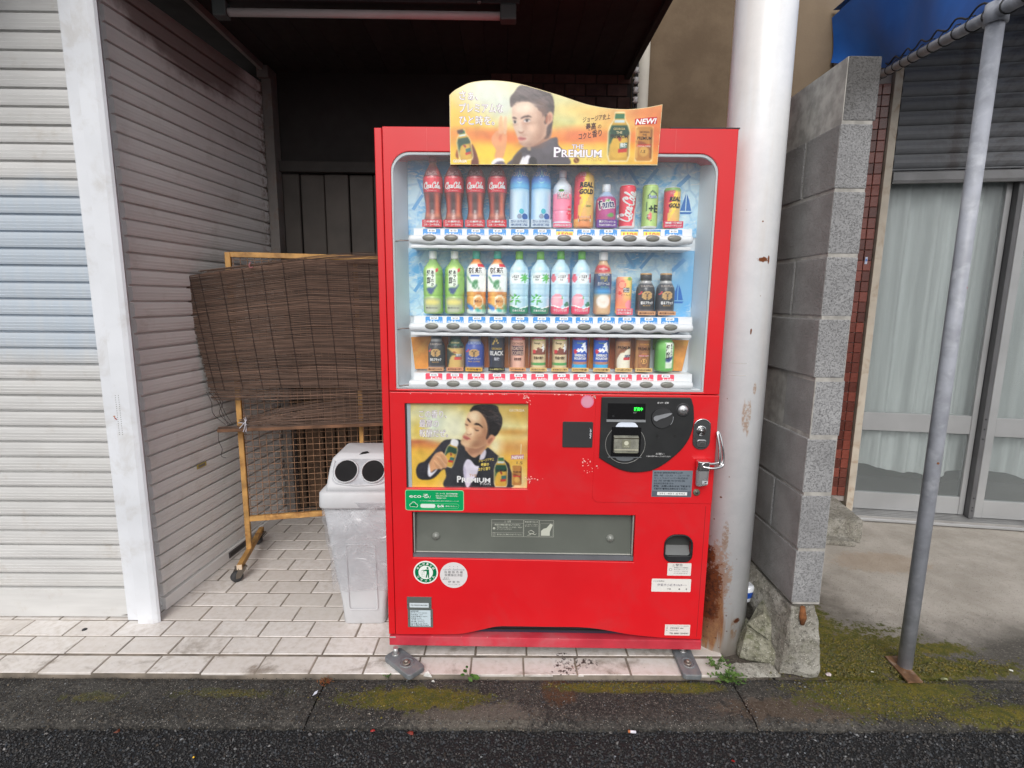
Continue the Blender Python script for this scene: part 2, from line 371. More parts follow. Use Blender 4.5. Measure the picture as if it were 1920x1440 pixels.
# ================================================================== THE SETTING
def ground_mat(name, kind):
    k = NT(name); p = k.pos(); n1 = k.noise(p, 3.0, 6, .65); n2 = k.noise(p, 26, 6, .78); n4 = k.noise(p, 95, 4, .8); n3 = k.noise(p, 160, 3, .6)
    v = k.voro(p, 210, 'Distance'); vc = k.voro(p, 210, 'Color')
    sp = k.n('SeparateColor'); k.l(vc, sp.inputs[0])
    if kind == 'kerb':
        base = k.mix(k.ramp(n1, .35, .68), (.028, .027, .026), (.075, .070, .062))
        base = k.mix(k.math('MULTIPLY', k.ramp(n2, .45, .62), .7), base, (.020, .018, .017)); base = k.mix(k.math('MULTIPLY', k.ramp(n4, .52, .64), .75), base, (.13, .12, .105)); base = k.mix(k.math('MULTIPLY', k.ramp(n4, .36, .46, 1, 0), .7), base, (.012, .011, .010))
        base = k.mix(k.math('MULTIPLY', k.ramp(sp.outputs[0], .80, .88), k.ramp(v, .42, .25)), base, (.30, .28, .25))
        base = k.mix(k.math('MULTIPLY', k.ramp(sp.outputs[1], .74, .8), k.ramp(v, .42, .25)), base, (.10, .085, .07))
        # pale worn stretch left of the machine's middle, rusty stretches
        base = k.mix(k.math('MULTIPLY', k.blob(p, (-.10, 1.53, 0), (.22, .06, 1), n2, .35), .35), base, (.21, .185, .15))
        base = k.mix(k.math('MULTIPLY', k.blob(p, (.19, 1.64, 0), (.06, .07, 1), n2, .35), .6), base, (.10, .042, .014))
        base = k.mix(k.math('MULTIPLY', k.blob(p, (1.0, 1.56, 0), (.3, .05, 1), n2, .35), .3), base, (.15, .09, .05))
        moss = k.mx(k.blob(p, (-.30, 1.60, 0), (.25, .055, 1), n2, .5), k.blob(p, (.38, 1.655, 0), (.22, .03, 1), n2, .3), k.blob(p, (.62, 1.655, 0), (.16, .03, 1), n2, .3),
                    k.blob(p, (1.34, 1.63, 0), (.33, .11, 1), n2, .45), k.blob(p, (1.75, 1.53, 0), (.35, .05, 1), n2, .4), k.math('MULTIPLY', k.blob(p, (-.95, 1.62, 0), (.16, .02, 1), n2, .8), .5), k.math('MULTIPLY', k.blob(p, (-1.4, 1.6, 0), (.10, .02, 1), n2, .8), .5))
    else:
        base = k.mix(k.ramp(n1, .3, .7), (.33, .30, .26), (.48, .44, .395))
        base = k.mix(k.math('MULTIPLY', k.ramp(n2, .45, .75), .4), base, (.34, .29, .24))
        base = k.mix(k.math('MULTIPLY', k.ramp(sp.outputs[0], .85, .9), k.ramp(v, .4, .2)), base, (.12, .11, .1))
        # weathered dark rim towards the street, darker along the block wall
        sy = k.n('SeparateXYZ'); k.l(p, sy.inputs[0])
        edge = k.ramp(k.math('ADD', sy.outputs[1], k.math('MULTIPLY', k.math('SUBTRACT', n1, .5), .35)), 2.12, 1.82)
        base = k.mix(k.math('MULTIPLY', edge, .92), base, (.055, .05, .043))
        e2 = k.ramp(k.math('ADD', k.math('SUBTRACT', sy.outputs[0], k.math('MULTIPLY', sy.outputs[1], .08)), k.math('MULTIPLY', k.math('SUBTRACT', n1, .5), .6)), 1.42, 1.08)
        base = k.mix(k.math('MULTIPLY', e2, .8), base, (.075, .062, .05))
        base = k.mix(k.math('MULTIPLY', k.blob(p, (1.95, 2.55, 0), (.25, .12, 1), n2, .3), .35), base, (.36, .24, .14))
        grit = k.math('MULTIPLY', k.math('MULTIPLY', edge, k.ramp(n3, .52, .66)), .4)
        base = k.mix(grit, base, (.3, .27, .23))
        moss = k.mx(k.blob(p, (1.24, 1.80, 0), (.16, .17, 1), n2, .4), k.blob(p, (1.38, 1.84, 0), (.30, .17, 1), n2, .7), k.blob(p, (1.22, 2.0, 0), (.14, .35, 1), n2, .6), k.blob(p, (1.62, 1.75, 0), (.3, .05, 1), n2, .7), k.blob(p, (1.28, 2.05, 0), (.12, .22, 1), n2, .5), k.blob(p, (1.52, 1.78, 0), (.14, .09, 1), n2, .5), k.blob(p, (1.68, 1.86, 0), (.16, .04, 1), n2, .5))
    mc = k.mix(k.ramp(n2, .35, .65), (.062, .070, .010), (.165, .130, .014))
    mc = k.mix(k.math('MULTIPLY', k.ramp(n3, .45, .8), .6), mc, (.05, .055, .02))
    base = k.mix(k.math('MULTIPLY', moss, k.ramp(n3, .28, .46)), base, mc)
    k.col(base); k.set(Roughness=.85, Specular_IOR_Level=.3)
    h = k.math('ADD', k.math('MULTIPLY', n3, .6), k.math('ADD', k.math('MULTIPLY', k.ramp(v, 0, .5, 1, 0), .7), k.math('MULTIPLY', n2, 1.4)))
    k.bump(h, .75, .004); return k.m
KERB = ground_mat('kerb_concrete', 'kerb'); FORE = ground_mat('forecourt_concrete', 'fore')

def slab(name, x0, x1, y0, y1, z, step, amp, m, thick=.1, rag=0., kind='structure', parent=None):
    nx = max(2, int((x1 - x0) / step)); ny = max(2, int((y1 - y0) / step)); xs = np.linspace(x0, x1, nx + 1); ys = np.linspace(y0, y1, ny + 1)
    X, Y = np.meshgrid(xs, ys); r = np.random.default_rng(abs(hash((round(x0, 3), round(y0, 3)))) % 9999)
    def nz(a, b):
        g = r.random((b, a)); xi = np.linspace(0, a - 1.001, nx + 1); yi = np.linspace(0, b - 1.001, ny + 1); xf = xi.astype(int); yf = yi.astype(int); u = (xi - xf)[None]; v = (yi - yf)[:, None]
        u = u * u * (3 - 2 * u); v = v * v * (3 - 2 * v)
        q = g[np.ix_(yf, xf)] * (1 - u) * (1 - v) + g[np.ix_(yf, xf + 1)] * u * (1 - v) + g[np.ix_(yf + 1, xf)] * (1 - u) * v + g[np.ix_(yf + 1, xf + 1)] * u * v
        return q - .5
    Z = z + amp * (nz(nx // 8 + 3, ny // 4 + 3) * 1.6 + nz(nx // 2 + 2, ny // 2 + 2) * .9)
    if rag:
        e = nz(nx // 2 + 2, 3)[0] * rag; Y[0] += e; Z[0] -= .012; Z[1] -= .002
        Z[-1] -= .005; Z[:, 0] -= .006; Z[:, -1] -= .006
    V = np.stack([X, Y, Z], -1).reshape(-1, 3); idx = np.arange(len(V)).reshape(ny + 1, nx + 1)
    F = np.stack([idx[:-1, :-1], idx[:-1, 1:], idx[1:, 1:], idx[1:, :-1]], -1).reshape(-1, 4)
    n = len(V)
    rim = list(idx[0]) + list(idx[1:, -1]) + list(idx[-1, ::-1][1:]) + list(idx[::-1, 0][1:-1])
    low = V[rim].copy(); low[:, 2] = z - thick; V = np.concatenate([V, low]); L = len(rim)
    S = [(rim[i], n + i, n + (i + 1) % L, rim[(i + 1) % L]) for i in range(L)]
    F = np.concatenate([F, np.array(S)])
    return npmesh(name, V, F, None, m, parent, False, kind)

# road: a sheet to the horizon, with the loose-textured aggregate of the near strip as real chips
k = NT('asphalt'); p = k.pos(); v = k.voro(p, 150); n1 = k.noise(p, 4, 5)
k.col(k.mix(k.ramp(v, .15, .5), (.022, .0225, .024), (.007, .007, .008))); k.set(Roughness=.8); k.bump(k.ramp(v, 0, .55, 1, 0), .8, .004)
mb = MB(); mb.add([(-40, -40, -.034), (40, -40, -.034), (40, 1.50, -.034), (-40, 1.50, -.034)], [(0, 1, 2, 3)]); mb.build('road', MATS['asphalt'], kind='structure')
mb = MB(); mb.add([(-40, 1.4, -.12), (40, 1.4, -.12), (40, 40, -.12), (-40, 40, -.12)], [(0, 1, 2, 3)]); mb.build('ground', mat('subsoil', (.12, .11, .10), .9, bump=.3, bs=60), kind='structure')
def chips(name, n, x0, x1, y0, y1, z, s0, s1, m, flat=.55, sink=.35, colr=None, yfn=None):
    r = rng; c = np.stack([r.uniform(x0, x1, n), r.uniform(y0, y1, n), np.full(n, z)], -1)
    s = s0 + (s1 - s0) * r.random(n) ** 1.8; base = np.array([[1, 0, 0], [0, 1, 0], [-1, 0, 0], [0, -1, 0], [.3, .2, 1], [-.2, -.3, 1], [0, 0, -.6]], float)
    a = r.uniform(0, 6.283, n); V = base[None] * (1 + r.uniform(-.35, .35, (n, 7, 3))); V[:, :, 0] *= r.uniform(.7, 1.4, n)[:, None]; V[:, :, 2] *= flat
    ca, sa = np.cos(a)[:, None], np.sin(a)[:, None]; tx = r.normal(0, .35, n)[:, None]
    V[:, :, 2] += V[:, :, 0] * tx
    X = V[:, :, 0] * ca - V[:, :, 1] * sa; Y = V[:, :, 0] * sa + V[:, :, 1] * ca
    V = np.stack([X, Y, V[:, :, 2]], -1) * s[:, None, None] / 2 + c[:, None]; V[:, :, 2] += (s * (.5 - sink) * flat)[:, None]
    F = np.array([[0, 1, 4], [1, 2, 4], [2, 5, 4], [2, 3, 5], [3, 0, 5], [0, 4, 5], [1, 0, 6], [2, 1, 6], [3, 2, 6], [0, 3, 6]])
    F = (F[None] + (np.arange(n) * 7)[:, None, None]).reshape(-1, 3)
    C = colr(n) if colr else None
    if C is not None: C = np.repeat(C, 7, 0)
    return npmesh(name, V.reshape(-1, 3), F, C, m, None, False, 'stuff')
def chipcol(n):
    g = rng.normal(.20, .038, n); w = rng.random(n); g = np.where(w > .97, rng.uniform(.34, .55, n), g); g = np.clip(g, .08, .7)
    t = rng.normal(0, .012, n); return np.stack([g + t, g, g - t + .006], -1)
k = NT('stone_chip'); a = k.n('VertexColor', layer_name='Col').outputs[0]; k.col(k.mix(k.ramp(k.noise(k.pos(), 400), .3, .7), (.6, .6, .6), (1, 1, 1))); 
k.col(k.mix(1., a, k.mix(k.ramp(k.noise(k.pos(), 500), .3, .7), (.55, .55, .55), (1, 1, 1)), 'MULTIPLY')); k.set(Roughness=.62, Specular_IOR_Level=.5)
chips('asphalt_aggregate', 34000, -1.95, 2.0, 1.12, 1.487, -.034, .004, .0105, k.m, .75, .2, chipcol)
slab('kerb', -4, -.643, 1.487, 1.694, -.012, .02, .0018, KERB, rag=.012)
slab('kerb', -.637, .812, 1.487, 1.694, -.0115, .02, .0018, KERB, rag=.012)
slab('kerb', .817, 5, 1.487, 1.700, -.011, .02, .002, KERB, rag=.012)
def gritcol(n):
    g = np.where(rng.random(n) > .96, rng.uniform(.42, .60, n), rng.uniform(.15, .36, n)); t = rng.normal(.015, .02, n); return np.stack([g + t, g, g - t * 1.3], -1)
chips('kerb_grit', 12000, -1.9, 2.0, 1.492, 1.692, -.0118, .0022, .0068, MATS['stone_chip'], .45, .28, gritcol)
chips('road_edge_grit', 900, -1.9, 2.0, 1.475, 1.50, -.026, .003, .008, MATS['stone_chip'], .6, .2, gritcol)
def mossy(name, spots, n, z):
    # raised moss cushions: counted by nobody, so one mass
    r = rng; P = [[], [], []]
    w = np.array([a * b for _, _, a, b in spots]); pick = r.choice(len(spots), n, p=w / w.sum()); s_ = np.array(spots)[pick]
    x = s_[:, 0] + r.normal(0, .5, n) * s_[:, 2]; y = np.clip(s_[:, 1] + r.normal(0, .5, n) * s_[:, 3], 1.495, 2.4)
    q = np.sin(x * 61 + np.sin(y * 83) * 2) * np.sin(y * 97 + np.sin(x * 37) * 2); kk = q > -.25; x, y = x[kk], y[kk]; m = len(x)
    base = np.array([[1, 0, 0], [.3, .95, 0], [-.8, .6, 0], [-.8, -.6, 0], [.3, -.95, 0], [0, 0, .8]]); s = r.uniform(.0015, .0045, m)
    V = base[None] * (1 + r.uniform(-.4, .4, (m, 6, 3))) * s[:, None, None]; V[:, :, 0] += x[:, None]; V[:, :, 1] += y[:, None]; V[:, :, 2] += np.where(y < 1.699, z, -.0015)[:, None] - .0004
    F = (np.array([[0, 1, 5], [1, 2, 5], [2, 3, 5], [3, 4, 5], [4, 0, 5]])[None] + (np.arange(m) * 6)[:, None, None]).reshape(-1, 3)
    t_ = r.random(m)[:, None]; C = np.array([[.27, .29, .09]]) * (1 - t_) + np.array([[.47, .40, .11]]) * t_; C *= r.uniform(.7, 1.15, m)[:, None]; C = np.repeat(C, 6, 0)
    npmesh(name, V.reshape(-1, 3), F, C, MATS['stone_chip'], None, False, 'stuff')
mossy('moss', [(-.30, 1.60, .22, .045), (.38, 1.66, .20, .02), (.62, 1.66, .14, .02), (1.34, 1.63, .30, .09), (1.75, 1.53, .33, .035), (1.24, 1.80, .13, .13), (1.38, 1.80, .26, .11), (1.22, 2.0, .08, .2), (1.66, 1.76, .24, .05), (-.95, 1.62, .10, .01)], 16000, -.0115)
slab('forecourt', .98, 6, 1.705, 3.6, -.002, .05, .003, FORE, rag=.004)
slab('forecourt_strip', .832, .975, 1.70, 3.4, -.006, .03, .007, FORE, rag=.008)
chips('forecourt_grit', 700, .86, 2.1, 1.71, 2.1, -.001, .0015, .004, MATS['stone_chip'], .5, .25, gritcol)

# tiled floor of the recess
TC = NT('floor_tile'); p = TC.pos(); n1 = TC.noise(p, 5, 6, .7, .5); n2 = TC.noise(p, 40, 5, .6)
oi = TC.n('ObjectInfo').outputs['Random']
b = TC.mix(oi, (.66, .615, .58), (.75, .715, .69)); b = TC.mix(TC.ramp(n2, .35, .75), b, (.60, .55, .50))
sy = TC.n('SeparateXYZ'); TC.l(p, sy.inputs[0])
frontm = TC.ramp(sy.outputs[1], 2.05, 1.72, .16, .85)     # grimier towards the street
b = TC.mix(TC.math('MULTIPLY', TC.ramp(n1, .50, .68), frontm), b, (.24, .195, .155))
sp2 = TC.mx(TC.blob(p, (.22, 1.74, 0), (.035, .07, 1), n2, .7), TC.blob(p, (.29, 1.77, 0), (.05, .025, 1), n2, .7))
b = TC.mix(TC.math('MULTIPLY', sp2, TC.ramp(TC.noise(p, 70, 4, .7), .50, .56)), b, (.06, .04, .035))
b = TC.mix(TC.ramp(TC.voro(p, 38), .055, .03), b, (.16, .12, .10))
TC.col(b); TC.set(Roughness=TC.ramp(n1, .3, .7, .38, .6)); TC.bump(n2, .12, .002)
mb = MB(); mb.box(-4, .828, 1.703, 3.3, -.1, -.0022)
base = mb.build('tiled_floor', mat('grout', (.22, .185, .15), .9, var=.35, vs=12, bump=.4), kind='structure')
TW, TP, TD = .1875, .1935, .1
tiles = {}
for row in range(14):
    y0 = 1.703 + row * .105; off = {0: -.897, 1: -.885}.get(row, -.889 if row % 2 else -.983 + .0)
    for kx in range(-12, 10):
        x0 = off + kx * TP; x1 = x0 + TW; y1 = y0 + TD
        if row == 0: y1 = y0 + .092
        if x1 < -3.1 or x0 > .82: continue
        if y0 > 2.03 and x1 < -1.48: continue
        if y0 > 1.93 and x0 > -.36: continue
        x1 = min(x1, .826); cut = x1 - x0
        key = (round(cut, 3), row == 0, (kx * 7 + row * 3) % 4)
        if key not in tiles:
            m_ = MB(); j = [random.uniform(-.0006, .0006) for _ in range(4)]; b_ = .0022; w, d = cut, y1 - y0
            m_.add([(0, 0, -.008), (w, 0, -.008), (w, d, -.008), (0, d, -.008), (0, 0, -b_), (w, 0, -b_), (w, d, -b_), (0, d, -b_),
                    (b_, b_, j[0]), (w - b_, b_, j[1]), (w - b_, d - b_, j[2]), (b_, d - b_, j[3])],
                   [(0, 1, 5, 4), (1, 2, 6, 5), (2, 3, 7, 6), (3, 0, 4, 7), (4, 5, 9, 8), (5, 6, 10, 9), (6, 7, 11, 10), (7, 4, 8, 11), (8, 9, 10, 11)])
            o = m_.build('tile', TC.m, base); tiles[key] = o.data
        else: o = link('tile', tiles[key], base)
        o.location = (x0 + random.uniform(-.0008, .0008), y0 + random.uniform(-.0006, .0006), random.uniform(-.0008, .0004)); o.rotation_euler = (0, 0, random.uniform(-.004, .004))

# ------------------------------------------------------------------ left shop front: roller shutter, corner post, side shutter
def slat_prof(pitch, s=1.):
    return [(-.013, 0), (-.013, .0070 * s), (.0003, .0090 * s), (.0025, .018), (.0016, .0195), (.0032, .030), (.0022, .0315), (.0034, .042), (.0024, .0435), (.002, .053), (.0005, pitch - .0005), (-.020, pitch - .0005), (-.020, 0)]
SHC = NT('shutter_enamel'); p = SHC.pos(); o_ = SHC.obj()
n1 = SHC.noise(SHC.scalev(p, 3, 3, 25), 1, 5); n2 = SHC.noise(SHC.scalev(p, 30, 30, 3), 1, 5, .7); oi = SHC.n('ObjectInfo').outputs['Random']
b = SHC.mix(SHC.ramp(n1, .3, .7), (.55, .547, .54), (.63, .628, .62)); b = SHC.mix(SHC.math('MULTIPLY', oi, .25), b, (.50, .495, .475))
b = SHC.mix(SHC.math('MULTIPLY', SHC.ramp(SHC.noise(p, 9, 6, .7), .54, .75), .4), b, (.42, .37, .31))
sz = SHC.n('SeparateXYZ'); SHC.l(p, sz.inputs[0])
blue_band = SHC.math('MULTIPLY', SHC.ramp(SHC.math('ADD', sz.outputs[2], SHC.math('MULTIPLY', SHC.math('SUBTRACT', SHC.noise(SHC.scalev(p, 6, 6, 1), 1, 5), .5), .18)), 1.78, 1.68), SHC.ramp(SHC.math('ADD', sz.outputs[2], SHC.math('MULTIPLY', n2, .05)), 1.05, 1.2))  # bluish tint between two heights, both edges broken by noise
b = SHC.mix(SHC.math('MULTIPLY', blue_band, SHC.ramp(n2, .2, .8, .55, .9)), b, (.43, .51, .60))
SHC.col(b); SHC.set(Roughness=.45); SHC.bump(SHC.noise(SHC.scalev(p, 2, 2, 300), 1, 2), .12, .002)
SD = NT('side_shutter_enamel'); p = SD.pos(); n1 = SD.noise(SD.scalev(p, 4, 2, 25), 1, 5); oi = SD.n('ObjectInfo').outputs['Random']
b = SD.mix(SD.ramp(n1, .3, .7), (.74, .735, .72), (.83, .825, .81)); b = SD.mix(SD.math('MULTIPLY', oi, .2), b, (.62, .60, .575))
b = SD.mix(SD.math('MULTIPLY', SD.ramp(SD.noise(p, 7, 6, .7), .5, .72), .35), b, (.48, .44, .39))
sz = SD.n('SeparateXYZ'); SD.l(p, sz.inputs[0])
rust = SD.math('MULTIPLY', SD.ramp(sz.outputs[1], 2.98, 3.10), SD.ramp(SD.noise(p, 30, 5, .7), .46, .6))
b = SD.mix(SD.math('MULTIPLY', rust, .8), b, (.16, .065, .025))
rp = SD.blob(p, (-1.4, 2.5, 2.50), (.3, .5, .24), SD.noise(p, 3, 5, .7), .2); b = SD.mix(SD.math('MULTIPLY', rp, .7), b, (.10, .028, .016))
SD.col(b); SD.set(Roughness=.5); SD.bump(SD.noise(SD.scalev(p, 2, 2, 300), 1, 2), .12, .002)

t = thing('roller_shutter', 'cream roller shutter facing the street at the left edge, bluish patch across its middle', 'shutter', (-2.9, 2.036, 0))
PT = .0622
def shutter(t, L, n, z0, m, bottom=True, ax=None):
    mb = MB(); mb.prism(slat_prof(PT), lambda o, z, a: (a, -o, z), 0, L); me0 = None
    for i in range(n):
        if me0 is None: o = mb.build('slat', m, t); me0 = o.data
        else: o = link('slat', me0, t)
        o.location = (0, random.uniform(-.0012, .0012), z0 + i * PT); o.rotation_euler = (random.uniform(-.03, .03), random.uniform(-.0006, .0006), random.uniform(-.0008, .0008))
    if bottom:
        mb = MB(); mb.box(0, L, -.006, .02, .004, z0 - .0005); mb.build('bottom_bar', m, t, bevel=.003)
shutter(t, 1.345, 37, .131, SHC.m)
mb = MB(); mb.flat([(1.29, .012), (1.345, .012), (1.345, .03), (1.315, .017)], -.0075)
mb.build('dent', mat('grime', (.12, .1, .085), .9), t)
mb = MB(); mb.box(-.3, 1.325, -.02, .3, 2.435, 2.9); mb.build('lintel', mat('lintel_paint', (.42, .40, .37), .6, bump=.2), t)

PW = mat('post_white', (.70, .72, .76), .45, var=.07, vs=3, bump=.05, dirt=(.45, .42, .38), dirtamt=.45, dscale=7, bs=60)
RUST = mat('rust_brown', (.20, .075, .025), .9, var=.4, vs=40, bump=.5, bs=200)
t = thing('shade_eave', 'unseen overhang added above the roller shutter to shade its top', 'shade_eave', (-2.3, 1.8, 2.55))  # out of view, added so that the top of the shutter falls into shade
mb = MB(); mb.box(-3.4, -1.72, 1.42, 2.012, 2.56, 2.95); mb.build('shade_eave_box', MATS['lintel_paint'], t, True)
t = thing('corner_post', 'tall white painted steel corner post between the street shutter and the side shutter', 'post', (-1.49, 2.05, 0))
mb = MB(); mb.box(-1.571, -1.5195, 2.012, 2.05, .0, 2.9); mb.build('guide_rail', PW, t, True, bevel=.004)
pts = [(-1.5180, 2.10), (-1.5180, 1.998), (-1.512, 1.990), (-1.452, 1.990), (-1.436, 1.998), (-1.430, 2.006), (-1.49, 2.10)]
mb = MB(); mb.prism(pts, lambda a, b, z: (a, b, z), 0, 2.9); mb.build('post_cover', PW, t, True, bevel=0)
mb = MB()
for (x, z, s) in ((-1.522, 1.903, .009),):
    mb.flat([(x + s * .7 * math.cos(a) * random.uniform(.5, 1.2), z + s * 1.8 * math.sin(a) * random.uniform(.6, 1.2)) for a in np.linspace(0, 5.6, 9)], 1.9885 if x > -1.5175 else 2.0105)
mb.build('rust_spot', RUST, t, True)
mb = MB()
for i in range(19):
    for xx in (-1.504, -1.492): mb.box(xx, xx + .0022, 1.9893, 1.9897, .80 + i * .0085, .803 + i * .0085)
mb.build('sticker_residue', mat('residue', (.2, .19, .19), .9), t, True)
mb = MB(); mb.flat(circ(-1.528, .868, .010, 8, .003), 2.0114, (.72, .52, .40)); mb.flat([(-1.515, .871), (-1.506, .862), (-1.508, .858), (-1.516, .866)], 1.9893, (.6, .15, .12)); mb.build('tape_scrap', PR, t, True)

# side shutter along the recess
SA = math.atan2(3.14 - 2.07, -1.353 + 1.46)
t = thing('side_shutter', 'grey cream side shutter running back into the covered recess, rusty at its far end', 'shutter', (-1.46, 2.08, 0), SA)
def side_sh():
    L = 1.062; mb = MB(); mb.prism(slat_prof(PT), lambda o, z, a: (a, -o, z), 0, L); me0 = None
    for i in range(39):
        if me0 is None: o = mb.build('slat', SD.m, t); me0 = o.data
        else: o = link('slat', me0, t)
        o.location = (0, random.uniform(-.0012, .0012), .062 + i * PT); o.rotation_euler = (random.uniform(-.03, .03), random.uniform(-.0008, .0008), random.uniform(-.0012, .0012))
    mb = MB(); mb.box(0, L, -.008, .012, .006, .061); mb.build('bottom_bar', SD.m, t, bevel=.003)
    mb = MB(); mb.box(.26, .325, -.0062, -.0055, .545, .566, (.72, .66, .38)); mb.box(.27, .315, -.0068, -.0062, .550, .561, (.50, .48, .45)); mb.build('label_plate', PR, t)
    mb = MB(); mb.box(.43, .60, -.0125, -.0082, .020, .05, (.28, .26, .27)); mb.box(.44, .55, -.0131, -.0126, .028, .043, (.12, .12, .12)); mb.build('label_plate', PR, t)
side_sh()
t = thing('door_post', 'narrow grey post at the back left corner of the recess', 'post', (-1.33, 3.12, 0))
mb = MB(); mb.box(-1.352, -1.300, 3.08, 3.16, 0, 2.56); mb.build('post_body', mat('post_grey', (.17, .155, .145), .6, var=.2, dirt=(.15, .07, .03), dirtamt=.5, dscale=20), t, True, bevel=.003)
mb = MB(); mb.box(-1.36, -1.30, 3.05, 3.08, 2.50, 2.56); mb.build('bracket', MATS['post_grey'], t, True)

# ceiling of the recess
t = thing('recess_ceiling', 'nearly black boarded ceiling over the machine and the recess', 'ceiling', (-.4, 2.5, 2.57))
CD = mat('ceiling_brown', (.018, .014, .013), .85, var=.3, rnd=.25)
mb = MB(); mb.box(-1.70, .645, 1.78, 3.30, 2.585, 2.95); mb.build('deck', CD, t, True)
me0 = None
for i in range(18):
    if me0 is None:
        mb = MB(); mb.box(0, .1085, 1.98 - 2.5, 3.16 - 2.5, 0, .012); o = mb.build('board', CD, t, bevel=.0015, seg=1); me0 = o.data
    else: o = link('board', me0, t)
    o.location = (-1.33 + i * .1095 + .4, 0, -.001 + random.uniform(-.001, .001))
mb = MB(); mb.box(-1.345, -1.325, 2.0, 3.12, 2.535, 2.566); mb.build('cornice', mat('cornice_grey', (.22, .20, .19), .7), t, True)
mb = MB(); mb.box(.632, .660, 1.98, 3.14, 2.545, 2.583); mb.build('edge_trim', CD, t, True)
t = thing('fluorescent_lamp', 'unlit fluorescent batten lamp under the dark ceiling', 'lamp', (-.59, 2.40, 2.49))
mb = MB(); mb.box(-1.22, .035, 2.37, 2.43, 2.530, 2.566); mb.build('lamp_housing', mat('lamp_housing_dark', (.035, .030, .03), .6), t, True, bevel=.004)
mb = MB(); mb.tube([(-1.165, 2.39, 2.492), (-.045, 2.39, 2.492)], .0155, 14); mb.build('tube', mat('lamp_tube', (.62, .54, .54), .35, var=.08, vs=4), t, True)
for x in (-1.222, -.044):
    mb = MB(); mb.box(x, x + .056 if x < -1 else x + .066, 2.366, 2.414, 2.470, 2.530); mb.build('lamp_socket', mat('socket_grey', (.085, .10, .10), .6), t, True, bevel=.006)
mb = MB(); mb.lathe([(.008, 2.525), (.008, 2.531)], 10, -.13, 2.36); mb.build('screw', mat('steel', (.5, .49, .47), .4, 1), t, True)
t = thing('conduit', 'grey conduit along the ceiling above the lamp', 'pipe', (-.4, 2.28, 2.55))
mb = MB(); mb.tube([(-1.3, 2.33, 2.556), (-.10, 2.30, 2.556)], .008, 8); mb.build('pipe', mat('conduit_grey', (.12, .11, .11), .6), t, True)
mb = MB(); mb.lathe([(.014, 2.54), (.014, 2.568)], 12, -.095, 2.30); mb.build('junction', MATS['socket_grey'], t, True)

# back wall of boards, rail, and dark brick panel to its right
t = thing('back_wall', 'brown vertical board partition across the back of the recess with a horizontal rail', 'wall', (-.7, 3.16, 0))
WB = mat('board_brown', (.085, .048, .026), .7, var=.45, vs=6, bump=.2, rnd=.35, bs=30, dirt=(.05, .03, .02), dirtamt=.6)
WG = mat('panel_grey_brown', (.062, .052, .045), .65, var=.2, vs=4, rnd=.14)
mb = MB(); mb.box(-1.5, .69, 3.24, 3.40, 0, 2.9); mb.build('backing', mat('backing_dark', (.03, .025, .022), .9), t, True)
x = -1.298; i = 0
while x < -.30:
    w = random.choice((.10, .13, .115, .14)); mb = MB(); d = .008 if i % 2 else 0
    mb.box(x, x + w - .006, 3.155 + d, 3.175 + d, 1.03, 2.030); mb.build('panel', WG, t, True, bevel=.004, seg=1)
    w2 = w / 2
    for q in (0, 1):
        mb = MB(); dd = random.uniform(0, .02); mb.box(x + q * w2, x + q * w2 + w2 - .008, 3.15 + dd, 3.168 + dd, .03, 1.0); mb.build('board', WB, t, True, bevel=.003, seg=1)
    x += w; i += 1
mb = MB(); mb.box(-1.30, -.02, 3.12, 3.16, 2.034, 2.092); mb.build('rail', mat('rail_dark', (.035, .03, .027), .7), t, True, bevel=.004)
mb = MB(); mb.box(-1.30, -.02, 3.14, 3.165, 1.0, 1.028); mb.build('rail', MATS['rail_dark'], t, True, bevel=.003)
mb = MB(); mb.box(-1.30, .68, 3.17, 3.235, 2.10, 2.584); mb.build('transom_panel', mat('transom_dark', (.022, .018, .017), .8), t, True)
t = thing('brick_wall', 'dark brick wall panel high behind the right of the machine', 'wall', (.3, 3.15, 1.0))
BRK = mat('dark_brick', (.075, .038, .030), .8, var=.3, vs=12, bump=.3, rnd=.3)
mb = MB(); mb.box(-.11, .672, 3.152, 3.168, .1, 2.585); mb.build('mortar', mat('mortar_dark', (.035, .028, .025), .9), t, True)
me0 = None
for r_ in range(9):
    for c_ in range(8):
        x0 = -.108 + c_ * .118 - (r_ % 2) * .059; x1 = x0 + .111; x0 = max(x0, -.108); x1 = min(x1, .670)
        if x1 - x0 < .02: continue
        mb = MB(); mb.box(0, x1 - x0, 0, .012, 0, .0585); o = mb.build('brick', BRK, t, bevel=.002, seg=1)
        o.location = (x0 - .3, 3.143 - 3.15 + random.uniform(-.001, .001), 2.05 - 1.0 + r_ * .0645 - .04)

# ------------------------------------------------------------------ right: beige wall, downpipe, wiring
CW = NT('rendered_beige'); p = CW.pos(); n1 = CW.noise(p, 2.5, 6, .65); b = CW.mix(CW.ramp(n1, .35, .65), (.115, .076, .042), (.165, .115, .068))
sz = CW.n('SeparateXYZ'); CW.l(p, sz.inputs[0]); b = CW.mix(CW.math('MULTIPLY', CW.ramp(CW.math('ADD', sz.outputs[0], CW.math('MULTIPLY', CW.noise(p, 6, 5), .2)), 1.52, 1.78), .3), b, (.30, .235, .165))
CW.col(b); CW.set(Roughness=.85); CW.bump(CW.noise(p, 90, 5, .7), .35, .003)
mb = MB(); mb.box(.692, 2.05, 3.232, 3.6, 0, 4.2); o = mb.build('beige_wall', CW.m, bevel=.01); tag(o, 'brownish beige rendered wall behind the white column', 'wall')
mb = MB(); mb.lathe([(.037, 0), (.037, 1.2), (.041, 1.2), (.041, 1.26), (.037, 1.26), (.037, 4.2)], 20, .742, 3.19)
